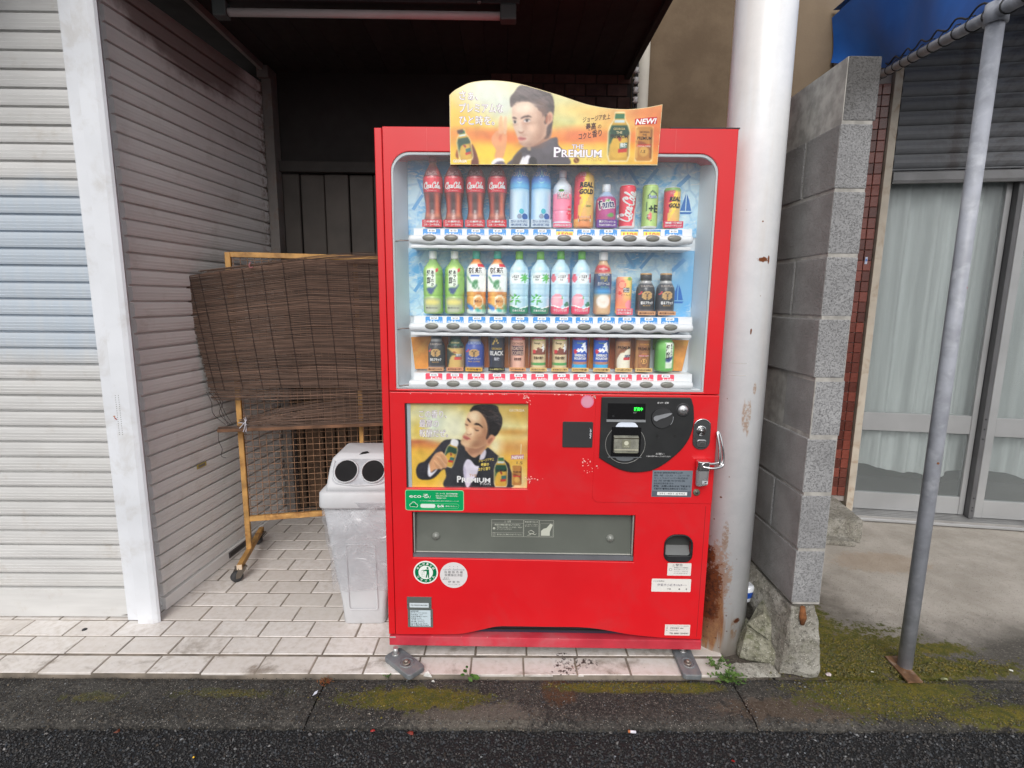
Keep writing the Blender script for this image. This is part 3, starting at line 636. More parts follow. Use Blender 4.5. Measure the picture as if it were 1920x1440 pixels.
o = mb.build('downpipe', mat('pipe_cream', (.60, .55, .47), .5, var=.08)); tag(o, 'cream downpipe against the beige wall beside the dark ceiling', 'pipe')
t = thing('wire_rack', 'small black bracket with white insulators beside the cream downpipe', 'bracket', (.685, 3.10, 2.4))
mb = MB(); mb.box(.688, .700, 3.10, 3.12, 2.36, 2.74); mb.build('bracket_bar', mat('black_iron', (.02, .02, .02), .6), t, True)
for z in (2.47, 2.52, 2.57, 2.42):
    mb = MB(); mb.lathe([(.006, -.016), (.017, -.012), (.010, 0), (.017, .012), (.006, .016)], 14); mb.warp(lambda x, y, zz, z=z: (x * 1.1 + .684, y + 3.085, zz + z)); mb.build('insulator', mat('porcelain', (.62, .60, .58), .25), t, True)
mb = MB(); mb.tube(smooth([(.700, 3.09, 2.75), (.672, 3.08, 2.66), (.690, 3.08, 2.57), (.668, 3.08, 2.50), (.675, 3.08, 2.36)], 5, False), .004, 6); mb.build('cable', MATS['black_iron'], t, True)

# white steel column with rust
PC = NT('column_white'); p = PC.pos(); n1 = PC.noise(p, 14, 6, .7, .3); n2 = PC.noise(p, 55, 6, .75); ns = PC.noise(PC.scalev(p, 40, 40, 2.2), 1, 5, .6)
b = PC.mix(PC.ramp(n1, .3, .7), (.80, .815, .84), (.87, .88, .90))
b = PC.mix(PC.math('MULTIPLY', PC.ramp(PC.noise(PC.scalev(p, 10, 10, 1.2), 1, 5), .50, .74), .28), b, (.66, .55, .44))
sz = PC.n('SeparateXYZ'); PC.l(p, sz.inputs[0]); X, Y, Z = sz.outputs
low = PC.math('MULTIPLY', PC.ramp(PC.math('ADD', Z, PC.math('MULTIPLY', PC.math('SUBTRACT', ns, .5), .3)), .20, .0), .6)
b = PC.mix(low, b, (.42, .33, .22))
mk = PC.mx(PC.blob(p, (.778, 1.85, .27), (.036, .2, .085), n2, .62), PC.blob(p, (.775, 1.85, .17), (.035, .2, .05), n2, .45), PC.blob(p, (.765, 1.85, .38), (.020, .2, .05), n2, .55))
drip = PC.math('MULTIPLY', PC.mx(PC.blob(p, (.785, 1.85, .15), (.052, .2, .15), PC.noise(PC.scalev(p, 60, 60, 3), 1, 4), .30), PC.math('MULTIPLY', PC.blob(p, (.790, 1.85, .29), (.050, .2, .14), n2, .5), .7)), .9)
strk = PC.math('MULTIPLY', PC.ramp(n2, .40, .58), PC.mx(PC.blob(p, (.812, 1.85, .47), (.012, .2, .05), ns, .3), PC.blob(p, (.873, 1.83, .10), (.014, .2, .05), ns, .35), PC.blob(p, (.85, 1.83, .93), (.016, .2, .06), ns, .4), PC.blob(p, (.872, 1.83, 1.03), (.006, .2, .02), ns, .3)))
b = PC.mix(PC.math('MULTIPLY', strk, .7), b, (.50, .26, .11)); b = PC.mix(drip, b, PC.mix(PC.ramp(n2, .35, .65), (.68, .33, .11), (.46, .15, .035)))
b = PC.mix(mk, b, PC.mix(PC.ramp(n2, .40, .62), (.34, .10, .028), (.085, .026, .013)))
spots = PC.mx(PC.blob(p, (.878, 1.83, .135), (.014, .2, .010), n2, .5), PC.blob(p, (.864, 1.83, 1.475), (.020, .2, .008), n2, .4), PC.blob(p, (.885, 1.83, 1.475), (.004, .2, .014), n2, .3), PC.blob(p, (.852, 1.83, 1.60), (.003, .2, .003), n2, .2), PC.blob(p, (.842, 1.83, 1.23), (.003, .2, .012), n2, .3), PC.blob(p, (.79, 1.83, .62), (.0035, .2, .0035), n2, .1))
b = PC.mix(spots, b, (.22, .07, .025))
fleck = PC.math('MULTIPLY', PC.ramp(PC.voro(p, 34), .13, .09), PC.ramp(PC.math('ADD', Z, PC.math('MULTIPLY', n1, .5)), .95, .45))
b = PC.mix(PC.math('MULTIPLY', fleck, PC.ramp(X, .90, .80)), b, (.20, .08, .035))
b = PC.mix(PC.math('MULTIPLY', PC.math('MULTIPLY', PC.ramp(PC.voro(p, 16), .055, .04), PC.ramp(Z, 2.1, .6)), .8), b, (.30, .13, .05))
PC.col(b); PC.set(Roughness=PC.math('ADD', PC.math('MULTIPLY', mk, .5), .32)); PC.bump(PC.math('ADD', PC.math('MULTIPLY', mk, n2), PC.math('MULTIPLY', n1, .25)), .5, .004)
t = thing('steel_column', 'thick round white steel column standing beside the red machine, badly rusted at its foot', 'column', (.85, 1.92, 0))
mb = MB(); mb.lathe([(.0975, -.02), (.0975, 3.8)], 72, .85, 1.92); mb.build('shaft', PC.m, t, True)
mb = MB()
a = [(.85 + .0982 * math.cos(R(q)), 1.92 + .0982 * math.sin(R(q))) for q in np.linspace(228, 262, 12)]
for z0, z1 in ((1.075, 1.078), (1.118, 1.1205)):
    mb.add([(x, y, z) for z in (z0, z1) for x, y in a], [(i, i + 1, 13 + i, 12 + i) for i in range(11)])
mb.build('tape_mark', mat('tape_mark', (.5, .49, .48), .6), t, True)

# ------------------------------------------------------------------ block wall
BL = NT('concrete_block'); p = BL.pos(); n1 = BL.noise(p, 6, 5, .6); n2 = BL.noise(p, 420, 3, .75); n3 = BL.noise(p, 170, 3, .65); vv = BL.voro(p, 210); vs_ = BL.n('SeparateColor'); BL.l(BL.voro(p, 210, 'Color'), vs_.inputs[0]); pit = BL.ramp(vs_.outputs[0], .66, .70); lite = BL.ramp(vs_.outputs[1], .74, .78); oi = BL.n('ObjectInfo').outputs['Random']
b = BL.mix(BL.ramp(n1, .3, .7), (.28, .28, .285), (.37, .37, .375)); b = BL.mix(BL.math('MULTIPLY', BL.ramp(n3, .50, .62), .75), b, (.17, .17, .175)); b = BL.mix(BL.math('MULTIPLY', BL.math('MULTIPLY', BL.ramp(vv, .42, .25), pit), .8), b, (.12, .12, .12)); b = BL.mix(BL.math('MULTIPLY', BL.math('MULTIPLY', BL.ramp(vv, .42, .25), lite), .55), b, (.54, .54, .55))
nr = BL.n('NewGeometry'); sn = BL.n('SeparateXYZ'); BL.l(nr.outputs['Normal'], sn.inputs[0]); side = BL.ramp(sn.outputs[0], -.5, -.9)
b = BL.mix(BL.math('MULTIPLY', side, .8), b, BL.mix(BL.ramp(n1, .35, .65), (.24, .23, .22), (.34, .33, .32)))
b = BL.mix(BL.math('MULTIPLY', oi, .12), b, (.20, .19, .18))
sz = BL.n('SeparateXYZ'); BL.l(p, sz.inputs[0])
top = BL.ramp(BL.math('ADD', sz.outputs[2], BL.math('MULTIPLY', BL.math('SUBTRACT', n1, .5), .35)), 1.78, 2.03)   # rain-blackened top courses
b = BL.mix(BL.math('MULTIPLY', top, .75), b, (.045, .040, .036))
BL.col(b); BL.set(Roughness=.92, Specular_IOR_Level=.2)
BL.bump(BL.math('ADD', BL.math('MULTIPLY', BL.ramp(n3, .45, .66, 1, 0), .7), BL.math('ADD', BL.math('MULTIPLY', n2, .4), BL.ramp(vv, .05, .22))), .7, .003)
t = thing('block_wall', 'grey concrete block wall seen end on between the white column and the glass doors', 'wall', (1.06, 1.70, 0))
zz = [.283, .486, .688, .887, 1.085, 1.285, 1.482, 1.680, 1.878, 2.07]
for i in range(9):
    y = 1.70; first = .39 if i % 2 == 0 else .19; jx = random.uniform(-.004, .004)
    while y < 3.2:
        L = first if y == 1.70 else .39; y1 = min(y + L, 3.24)
        mb = MB(); j2 = jx + random.uniform(-.0015, .0015)
        mb.box(1.010 + j2, 1.110 + j2, y + .0 + random.uniform(0, .004), y1 - .008, zz[i] + .004, zz[i + 1] - .006)
        mb.build('block', BL.m, t, True, bevel=.0045, seg=2); y = y1
mb = MB(); mb.box(1.0125, 1.1070, 1.7035, 3.23, .28, 2.062); mb.build('mortar', mat('mortar_grey', (.36, .345, .32), .95, var=.25, vs=20, bump=.6), t, True)
# ragged cast foundation under the wall end
def stone_mat(name, a, b, moss):
    k = NT(name); p = k.pos(); n1 = k.noise(p, 9, 6, .7); n2 = k.noise(p, 60, 5, .75); v = k.voro(p, 190); vc = k.n('SeparateColor'); k.l(k.voro(p, 190, 'Color'), vc.inputs[0])
    c = k.mix(k.ramp(n1, .35, .65), a, b); c = k.mix(k.math('MULTIPLY', k.ramp(n2, .48, .62), .65), c, tuple(q * .38 for q in a)); c = k.mix(k.math('MULTIPLY', k.ramp(vc.outputs[0], .78, .82), k.ramp(v, .4, .2)), c, (.07, .065, .05)); c = k.mix(k.math('MULTIPLY', k.ramp(vc.outputs[1], .80, .84), k.ramp(v, .4, .2)), c, (.55, .53, .47))
    c = k.mix(k.math('MULTIPLY', k.ramp(k.noise(p, 16, 5, .7), .52, .66), moss), c, (.10, .11, .045)); k.col(c); k.set(Roughness=.93, Specular_IOR_Level=.25); k.bump(k.math('ADD', n2, k.math('MULTIPLY', n1, 1.5)), .9, .008); return k.m
FN = stone_mat('old_concrete', (.25, .235, .20), (.40, .385, .345), .25)
def rocky(pts, amp, sub=2, seed=0, scale=9.):
    """convex lump through pts, faceted and roughened"""
    import bmesh
    from mathutils import noise
    bm = bmesh.new()
    for q in pts: bm.verts.new(q)
    bmesh.ops.convex_hull(bm, input=bm.verts); loose = [v for v in bm.verts if not v.link_faces]; bmesh.ops.delete(bm, geom=loose, context='VERTS')
    bmesh.ops.triangulate(bm, faces=bm.faces)
    bmesh.ops.subdivide_edges(bm, edges=bm.edges, cuts=sub, use_grid_fill=True)
    bmesh.ops.triangulate(bm, faces=bm.faces)
    bm.normal_update()
    for v in bm.verts:
        q = v.co * scale + Vector((seed, seed * 2, 0)); v.co += v.normal * amp * (noise.noise(q) + .5 * noise.noise(q * 2.7))
    m_ = MB(); m_.add([v.co[:] for v in bm.verts], [tuple(v.index for v in f.verts) for f in bm.faces]); bm.free(); return m_
def idx(m_): return m_
mb = rocky([(.955, 2.1, 0), (1.0, 1.72, .0), (1.125, 1.70, 0), (1.13, 2.2, 0), (1.01, 1.705, .272), (1.095, 1.703, .272), (1.0, 2.2, .275), (1.12, 2.2, .275), (1.122, 1.695, .15), (1.015, 1.70, .10), (.96, 2.1, .2), (1.128, 1.70, .04)], .012, 5, 3)
mb.build('foundation', FN, t, True, label='ragged cast concrete foundation under the wall end')
mb = MB(); mb.tube([(1.048, 1.700, .272), (1.050, 1.697, .235), (1.052, 1.700, .205)], [.008, .013, .007], 8); mb.build('rusty_bar', RUST, t, True)
# broken lumps at the foot of the column
RK = stone_mat('broken_stone', (.20, .195, .14), (.38, .37, .30), .6)
mb = rocky([(.890, 1.80, 0), (1.025, 1.735, 0), (1.03, 1.80, 0), (.90, 1.90, 0), (.893, 1.79, .07), (.91, 1.80, .115), (1.0, 1.775, .075), (1.02, 1.74, .045), (.95, 1.76, .015), (.94, 1.90, .11)], .010, 4, 7)
o = mb.build('stone', RK); tag(o, 'larger mossy broken stone lying at the foot of the white column', 'stone', 'broken stones by the column')
mb = rocky([(.918, 1.83, .118), (.99, 1.86, .20), (.965, 1.80, .185), (1.015, 1.78, .095), (1.02, 1.80, .13), (.985, 1.775, .085), (.93, 1.815, .115), (.97, 1.88, .1)], .006, 4, 11)
o = mb.build('stone', RK); tag(o, 'smaller wedge of stone leaning on top of the larger broken stone', 'stone', 'broken stones by the column')
mb = rocky([(.83, 1.77, -.012), (1.02, 1.75, -.012), (1.0, 1.71, -.012), (.84, 1.705, -.012), (.86, 1.765, .004), (.98, 1.75, .008), (.93, 1.715, .0)], .007, 5, 5)
o = mb.build('mortar_patch', FN); tag(o, 'rough mortar patch in the gap before the white column', 'mortar')
t = thing('drink_can', 'blue and white crushed can wedged between the column and the block wall', 'can', (.955, 1.93, .19), R(20))
mb = MB(); mb.lathe([(.020, -.03), (.025, -.026), (.025, .03), (.019, .036)], 20, c=(.85, .87, .9)); mb.warp(lambda x, y, z: (x + z * .3, y, z - abs(x) * .1)); mb.build('can_body', PRG, t)
mb = MB(); mb.lathe([(.0254, -.012), (.0254, .012)], 20, c=(.10, .28, .62), caps=False); mb.warp(lambda x, y, z: (x + z * .3, y, z - abs(x) * .1)); mb.build('band', PRG, t)

# ------------------------------------------------------------------ right shop front: mosaic tiles, frame, shutter, glass doors, track
FA = R(-9)
def F_(name, label, cat, u=0., d=0., z=0.):
    return thing(name, label, cat, (2.2 + u * math.cos(FA) - d * math.sin(FA), 3.12 + u * math.sin(FA) + d * math.cos(FA), z), FA)
t = F_('mosaic_wall', 'wall strip of small brick red glazed tiles between block wall and door frame', 'wall')
mb = MB(); mb.box(-.37, -.078, .012, .25, .10, 2.9); mb.build('grout', mat('grout_light', (.34, .30, .28), .9), t)
MT = mat('red_mosaic', (.17, .042, .028), .28, var=.35, vs=3, rnd=.45, coat=.3)
mb = MB(); mb.box(0, .0425, 0, .014, 0, .0575); me0 = None
for i in range(6):
    for j in range(40):
        if me0 is None: o = mb.build('tile', MT, t, bevel=.002, seg=1); me0 = o.data
        else: o = link('tile', me0, t)
        o.location = (-.1235 - i * .0455, random.uniform(-.001, .001), .137 + j * .0602)
mb = MB(); mb.box(-.118, -.105, -.004, 0, 1.56, 1.60, (.75, .78, .85)); mb.box(-.116, -.107, -.0046, -.0041, 1.575, 1.59, (.3, .45, .75)); mb.build('sticker', PR, t)
t = F_('footing', 'pale cracked concrete footing under the red tiled strip', 'footing', -.2, -.3)
mb = MB(); mb.box(-.20, .055, -.08, .33, 0, .132); mb.build('footing_body', FN, t, bevel=.006)
mb = MB(); mb.box(-.19, .0, -.14, -.083, .0, .03); mb.build('ledge', FN, t, bevel=.006)

t = F_('glass_front', 'aluminium framed sliding glass doors under the dark roller shutter', 'door')
AL = mat('anodised', (.40, .405, .41), .42, .35, var=.08, vs=3); ALD = mat('anodised_dark', (.12, .12, .125), .5, .3)
FR = mat('frame_cream', (.50, .44, .36), .6, var=.12, vs=5, bump=.15, dirt=(.26, .13, .05), dirtamt=.55, dscale=16)
mb = MB(); mb.box(-.075, -.035, -.02, .10, .05, 2.9); mb.build('door_frame', FR, t, bevel=.003)
GL = NT('window_glass'); tr = GL.n('BsdfTransparent'); tr.inputs[0].default_value = (.80, .85, .84, 1); gl = GL.n('BsdfGlossy'); gl.inputs['Roughness'].default_value = .03
fr = GL.n('Fresnel'); fr.inputs[0].default_value = 1.5; mx = GL.n('MixShader'); GL.l(fr.outputs[0], mx.inputs[0]); GL.l(tr.outputs[0], mx.inputs[1]); GL.l(gl.outputs[0], mx.inputs[2]); GL.l(mx.outputs[0], GL.o.inputs[0])
HZ = NT('frosted_glass'); tr = HZ.n('BsdfTransparent'); tr.inputs[0].default_value = (.96, .98, .98, 1); df = HZ.n('BsdfDiffuse'); df.inputs[0].default_value = (.50, .54, .54, 1); gl = HZ.n('BsdfGlossy'); gl.inputs['Roughness'].default_value = .18
m1 = HZ.n('MixShader'); m1.inputs[0].default_value = .14; HZ.l(tr.outputs[0], m1.inputs[1]); HZ.l(df.outputs[0], m1.inputs[2]); fr = HZ.n('Fresnel'); fr.inputs[0].default_value = 1.45; m2 = HZ.n('MixShader'); HZ.l(fr.outputs[0], m2.inputs[0]); HZ.l(m1.outputs[0], m2.inputs[1]); HZ.l(gl.outputs[0], m2.inputs[2]); HZ.l(m2.outputs[0], HZ.o.inputs[0])
def door(u0, u1, d, sw):
    dr = MB(); dr.box(u0, u1, d, d + .028, .045, .155); bot = dr.build('bottom_rail', AL, t, bevel=.002, seg=1)
    for a, b, nme in ((.555, .668, 'middle_rail'), (2.02, 2.08, 'top_rail')):
        mb = MB(); mb.box(u0, u1, d, d + .028, a, b); mb.build(nme, AL, t, bevel=.002, seg=1)
    for a in (u0 - sw, u1):
        mb = MB(); mb.box(a, a + sw, d - .003, d + .031, .045, 2.08); mb.build('stile', AL, t, bevel=.002, seg=1)
    mb = MB(); mb.box(u0, u1, d + .012, d + .016, .155, .555); mb.build('lower_pane', HZ.m, t)
    mb = MB(); mb.box(u0, u1, d + .012, d + .016, .668, 2.02); mb.build('upper_pane', HZ.m, t)
door(.0, .598, .05, .03); door(.705, 1.38, .012, .045)
mb = MB(); mb.box(.630, .656, .005, .09, .04, 2.1); mb.build('meeting_stile', ALD, t, bevel=.002, seg=1)
mb = MB()
for z in (.09, .11, .17, .54, .60, .66): mb.lathe([(.004, .001), (.004, .004)], 8, .643, 0, ax='y'); mb.v[-16:] = [(x, y, q + z) for x, y, q in mb.v[-16:]]
mb.build('screw', MATS['black_iron'], t)
mb = MB(); mb.box(-.03, 1.5, -.055, .10, .004, .020); mb.build('sill', AL, t, bevel=.002, seg=1)
for d in (-.05, -.028, -.006, .016, .038, .06):
    mb = MB(); mb.box(-.03, 1.5, d, d + .006, .0195, .036 + (d + .05) * .08); mb.build('track', mat('track_alu', (.55, .55, .55), .35, .8), t)
# roller shutter half way up
t2 = F_('roller_shutter', 'dark grimy roller shutter pulled half up above the glass doors', 'shutter', 0, -.01)
S2 = mat('shutter_dark', (.125, .130, .140), .6, var=.25, vs=3, rnd=.18, dirt=(.05, .04, .035), dirtamt=.7, dscale=6)
me0 = None
for i in range(11):
    if me0 is None:
        mb = MB(); mb.prism([(-.006, 0), (-.006, .008), (.0, .012), (.006, .022), (.010, .036), (.008, .052), (.002, .066), (0, .0755), (-.014, .0755), (-.014, 0)], lambda o, z, a: (a, -o, z), -.03, 1.6)
        o = mb.build('slat', S2, t2); me0 = o.data
    else: o = link('slat', me0, t2)
    o.location = (0, 0, 2.078 + i * .076)
mb = MB(); mb.prism([(-.008, 2.004), (.012, 2.004), (.02, 2.02), (.016, 2.062), (-.008, 2.072)], lambda o, z, a: (a, -o, z), -.03, 1.6); mb.build('bottom_bar', mat('shutter_bar', (.20, .20, .205), .6, var=.2, dirt=(.08, .06, .05), dirtamt=.6), t2)
# curtain behind the glass
k = NT('curtain_cloth'); k.col(k.mix(k.ramp(k.noise(k.scalev(k.pos(), 20, 20, 1), 1, 4), .3, .7), (.56, .575, .575), (.74, .76, .76))); k.set(Roughness=.95)
t3 = F_('curtain', 'pale pleated curtain hanging behind the sliding glass doors', 'curtain', 0, .13)
V = []; nx, nz_ = 200, 24
for j in range(nz_ + 1):
    for i in range(nx + 1):
        u = -.03 + 1.5 * i / nx; zb = .285 + .022 * math.sin(u * 9 + 1) + .010 * math.sin(u * 23); z = zb + (2.2 - zb) * j / nz_
        V.append((u, .024 * math.sin(u * 34 + .5 * math.sin(z * 1.3) + .7 * math.sin(u * 5)) + .010 * math.sin(u * 81), z))
mb = MB(); mb.add(V, [(j * (nx + 1) + i, j * (nx + 1) + i + 1, (j + 1) * (nx + 1) + i + 1, (j + 1) * (nx + 1) + i) for j in range(nz_) for i in range(nx)], smooth=True); mb.build('cloth', k.m, t3)
mb = MB(); mb.tube([(-.03, 0, 2.2), (1.5, 0, 2.2)], .008, 8); mb.build('curtain_rod', ALD, t3)
t4 = F_('shop_interior', 'dark bare shop interior behind the curtain', 'room', 0, .6)
mb = MB(); mb.box(-.1, 1.8, .3, .34, 0, 3); mb.build('inner_wall', mat('inner_grey', (.06, .062, .062), .8), t4)
mb = MB(); mb.box(-.1, 1.8, -.48, .3, -.01, .0); mb.build('inner_floor', mat('inner_floor', (.10, .102, .102), .7), t4)
mb = MB(); mb.box(-.1, 1.8, -.6, .3, 2.9, 3.0); mb.build('inner_ceiling', MATS['inner_grey'], t4)

# grey steel pole with the awning's side pipe, cords and blue sheet
GP = mat('galvanised', (.33, .345, .39), .5, .0, var=.16, vs=14, bump=.25, bs=70, dirt=(.52, .54, .58), dirtamt=.55, dscale=22)
t = thing('awning_pole', 'slim silver painted pole on a rusty base plate on mossy concrete', 'pole', (1.48, 1.75, 0))
mb = MB(); mb.lathe([(.0235, .004), (.0235, 2.20)], 28, 1.481, 1.75); mb.build('pole_tube', GP, t, True)
mb = MB()
q = [(-.056, -.079), (-.002, -.077), (.012, .060), (-.042, .058)]
mb.prism(q, lambda a, b, z: (1.487 + a, 1.745 + b, z), .001, .0065); mb.build('base_plate', mat('rusty_plate', (.17, .085, .04), .85, var=.4, vs=25, bump=.5, dirt=(.30, .28, .26), dirtamt=.5, dscale=25), t, True)
mb = MB(); mb.lathe([(.004, 0), (.004, .003)], 10, 0, 0, ax='y'); mb.warp(lambda x, y, z: (x + 1.478, y + 1.7255, z + .792)); mb.build('bolt_hole', RUST, t, True)
mb = MB(); mb.lathe([(.002, 0), (.002, .003)], 8, 0, 0, ax='y'); mb.warp(lambda x, y, z: (x + 1.493, y + 1.7295, z + 1.385)); mb.build('red_fleck', mat('red_fleck', (.5, .05, .04), .6), t, True)
P0, P1 = Vector((1.368, 1.45, 2.138)), Vector((2.03, 3.16, 2.573))
t = thing('awning', 'blue tarpaulin awning lashed along a sloping silver pipe', 'awning', (1.6, 2.3, 2.3))
mb = MB(); mb.tube([P0, P1], .019, 16); mb.build('side_pipe', GP, t, True)
mb = MB(); mb.tube([(1.47, 1.73, 2.245), (3.6, 1.68, 2.245)], .02, 14); mb.build('front_pipe', GP, t, True)
mb = MB(); mb.lathe([(.031, 2.178), (.031, 2.236)], 16, 1.481, 1.75); mb.build('clamp', GP, t, True)
BT = NT('blue_tarpaulin'); p = BT.pos(); BT.col(BT.mix(BT.ramp(BT.noise(p, 3, 5, .6, .5), .3, .7), (.002, .085, .38), (.006, .13, .52))); BT.set(Roughness=.42); BT.bump(BT.noise(BT.scalev(p, 8, 3, 8), 1, 4), .3, .01)
V = []; A0 = Vector((1.80, 1.40, 2.93)); A1 = Vector((1.80, 3.222, 2.915)); nu, nv = 40, 12
for j in range(nv + 1):
    for i in range(nu + 1):
        a = (P0.lerp(P1, i / nu) if i / nu < .86 else P0.lerp(P1, .86).lerp(Vector((1.815, 3.215, 2.66)), (i / nu - .86) / .14)) + Vector((0, 0, .02)); b = A0.lerp(A1, i / nu); q = a.lerp(b, j / nv); f = math.sin(j / nv * math.pi)
        q += Vector((.018 * f * math.sin(i / nu * 21), 0, -.03 * f + .003 * math.sin(i * .9))); V.append(q)
mb = MB(); mb.add(V, [(j * (nu + 1) + i, j * (nu + 1) + i + 1, (j + 1) * (nu + 1) + i + 1, (j + 1) * (nu + 1) + i) for j in range(nv) for i in range(nu)], smooth=True)
mb.build('side_sheet', BT.m, t, True)
mb = MB(); mb.add([(1.80, 1.90, 2.932), (4.2, 1.90, 2.932), (4.2, 3.0, 2.95), (1.80, 3.22, 2.95)], [(0, 1, 2, 3)]); mb.build('roof_sheet', BT.m, t, True)
for i in range(14):
    s = .06 + i * .068; c = P0.lerp(P1, s); ax = (P1 - P0).normalized(); mb = MB(); e1 = ax.cross(Vector((0, 0, 1))).normalized(); e2 = ax.cross(e1)
    mb.tube([c + (e1 * math.cos(a) + e2 * math.sin(a)) * .0225 * (1.25 if 4 < a < 5.4 else 1) + ax * (.035 * a / 6.28) for a in np.linspace(0, 6.3, 14)], .0022, 5); mb.build('lashing_cord', MATS['black_iron'], t, True)
mb = MB(); mb.tube(smooth([P0.lerp(P1, s) + Vector((-.012, 0, .035 + .012 * math.sin(s * 60))) for s in np.linspace(.02, .98, 30)], 3, False), .0035, 5); mb.build('hem_cord', MATS['black_iron'], t, True)
# ================================================================== THE VENDING MACHINE
VA = R(-0.932)
def V_(name, label, cat, u=0., y=0., z=0., group=None):
    return thing(name, label, cat, (-.437 + u * math.cos(VA) - y * math.sin(VA), 1.797 + u * math.sin(VA) + y * math.cos(VA), z), VA, group)
vm = V_('vending_machine', 'bright red drinks vending machine standing on the tiled step', 'vending machine')
RED = mat('red_paint', (.68, .010, .016), .36, var=.05, vs=2, bump=.05, bs=3, bd=.01, spec=.5, coat=.15, dirt=(.56, .035, .04), dirtamt=.45, dscale=4)
REDF = mat('faded_red', (.52, .028, .05), .6, var=.2, vs=5, dirt=(.50, .13, .15), dirtamt=.7, dscale=5)
WHP = mat('white_plastic', (.84, .86, .89), .35, var=.03, vs=3, coat=.2); LIN = mat('liner_pale', (.76, .82, .87), .5, var=.06, vs=3)
BP = mat('black_plastic', (.018, .018, .020), .38, var=.2, vs=20); CH = mat('chrome', (.72, .72, .73), .16, 1., var=.08); DG = mat('dark_metal', (.10, .10, .10), .4, .6)
W_, T_ = 1.1675, 1.877
mb = MB(); mb.box(.004, W_ - .004, .125, .66, .06, T_ - .003); mb.build('cabinet', RED, vm, bevel=.006)
mb = MB(); mb.box(.01, W_ - .01, .02, .64, .035, .075); mb.build('chassis', mat('chassis_dark', (.02, .02, .02), .8), vm)
# door: slim left edge strip, window frame above, service panel below
mb = MB(); mb.plate([(0, .091), (.0245, .091), (.0245, T_ - .004), (.0, T_ - .004)], [], 0, .125, .003); mb.build('door_edge', RED, vm)
mb = MB()
mb.plate([(.0262, 1.0155), (W_, 1.0155), (W_, T_), (.0262, T_)], [rrect(.051, 1.112, 1.0225, 1.801, [.004, .004, .062, .062], 8)], 0, .125, .0025)
mb.build('window_frame', RED, vm)
chg = rrect(1.0085, 1.1105, .398, .502, [.028, .028, .04, .04], 6)
cut = smooth([(.20, .0925), (.27, .096), (.33, .110), (.40, .1275), (.46, .130), (.60, .130), (.72, .130), (.80, .122), (.90, .104), (1.02, .0925)], 4, False)
mb = MB(); mb.plate([(.0262, .0905)] + cut + [(W_, .0885), (W_, 1.0125), (.0262, 1.0125)],
    [[(.0785, .664), (.509, .666), (.509, .975), (.0785, .972)], [(.096, .399), (.900, .393), (.899, .5725), (.096, .5745)], chg], 0, .125, .0022)
mb.build('lower_door', RED, vm)
mb = MB(); mb.box(.18, 1.04, .03, .05, .088, .14); mb.build('intake_grille', mat('grille_dark', (.03, .022, .045), .6), vm)
for z in (.102, .112, .122):
    mb = MB(); mb.box(.22, 1.0, .022, .030, z, z + .003); mb.build('grille_bar', MATS['chassis_dark'], vm)
mb = MB(); mb.box(.002, W_ - .001, -.004, .06, .049, .086); mb.build('kick_rail', REDF, vm, bevel=.003)
mb = MB(); mb.box(.004, .026, -.0046, -.0041, .080, .0855); mb.build('bare_metal_scrap', mat('bare_grey', (.4, .38, .37), .6), vm)
mb = MB(); mb.box(1.147, 1.1482, -.0004, -.0001, .10, .612); mb.build('seam', mat('seam_dark', (.22, .006, .008), .7), vm)
for (a, b) in ((.169, 1.802), (.968, 1.802)):
    mb = MB(); mb.box(a, a + .0009, -.0005, -.0002, b, T_ - .003); mb.build('seam', mat('seam_pale', (.75, .12, .12), .6), vm)
mb = MB(); mb.box(.95, W_ + .004, .001, .11, T_ + .0005, T_ + .004); mb.build('top_strip', BP, vm)
mb = MB(); mb.plate(rrect(.742, W_ - .0005, .6215, 1.0105, [.024, .0, .0, .0], 6), [], -.0022, -.0004, .0007); mb.build('coin_door', RED, vm)

# ---- display cabinet behind the pane
mb = MB(); mb.box(.051, 1.112, .108, .116, 1.0225, 1.801); mb.build('display_back', LIN, vm)
mb = MB()
mb.prism([(.004, 0), (.108, 0), (.108, .032), (.004, .006)], lambda y, u, z: (.0512 + u, y, z), 1.024, 1.80)
mb.prism([(.004, 0), (.108, 0), (.108, -.026), (.004, -.006)], lambda y, u, z: (1.1118 + u, y, z), 1.024, 1.80); mb.build('side_liner', LIN, vm)
mb = MB(); mb.box(.052, 1.111, .012, .108, 1.0228, 1.031); mb.build('display_sill', WHP, vm, bevel=.002)
BK = NT('sea_backdrop'); o_ = BK.obj(); n1 = BK.noise(o_, 9, 5, .62, 1.2); n2 = BK.noise(BK.scalev(o_, 24, 1, 60), 1, 5, .7, 1.5); v = BK.voro(o_, 16, 'Distance', 'DISTANCE_TO_EDGE')
b = BK.mix(BK.ramp(n1, .36, .60), (.12, .46, .84), (.60, .83, .96)); b = BK.mix(BK.ramp(n2, .52, .66), b, (.80, .90, .95)); b = BK.mix(BK.math('MULTIPLY', BK.math('MULTIPLY', BK.ramp(v, .09, .02), BK.ramp(n1, .45, .6)), .4), b, (.14, .40, .68))
b = BK.mix(BK.ramp(BK.noise(o_, 4, 3), .50, .66), b, (.20, .50, .80)); BK.col(b); BK.set(Roughness=.5)
SB = (.16, .45, .78)
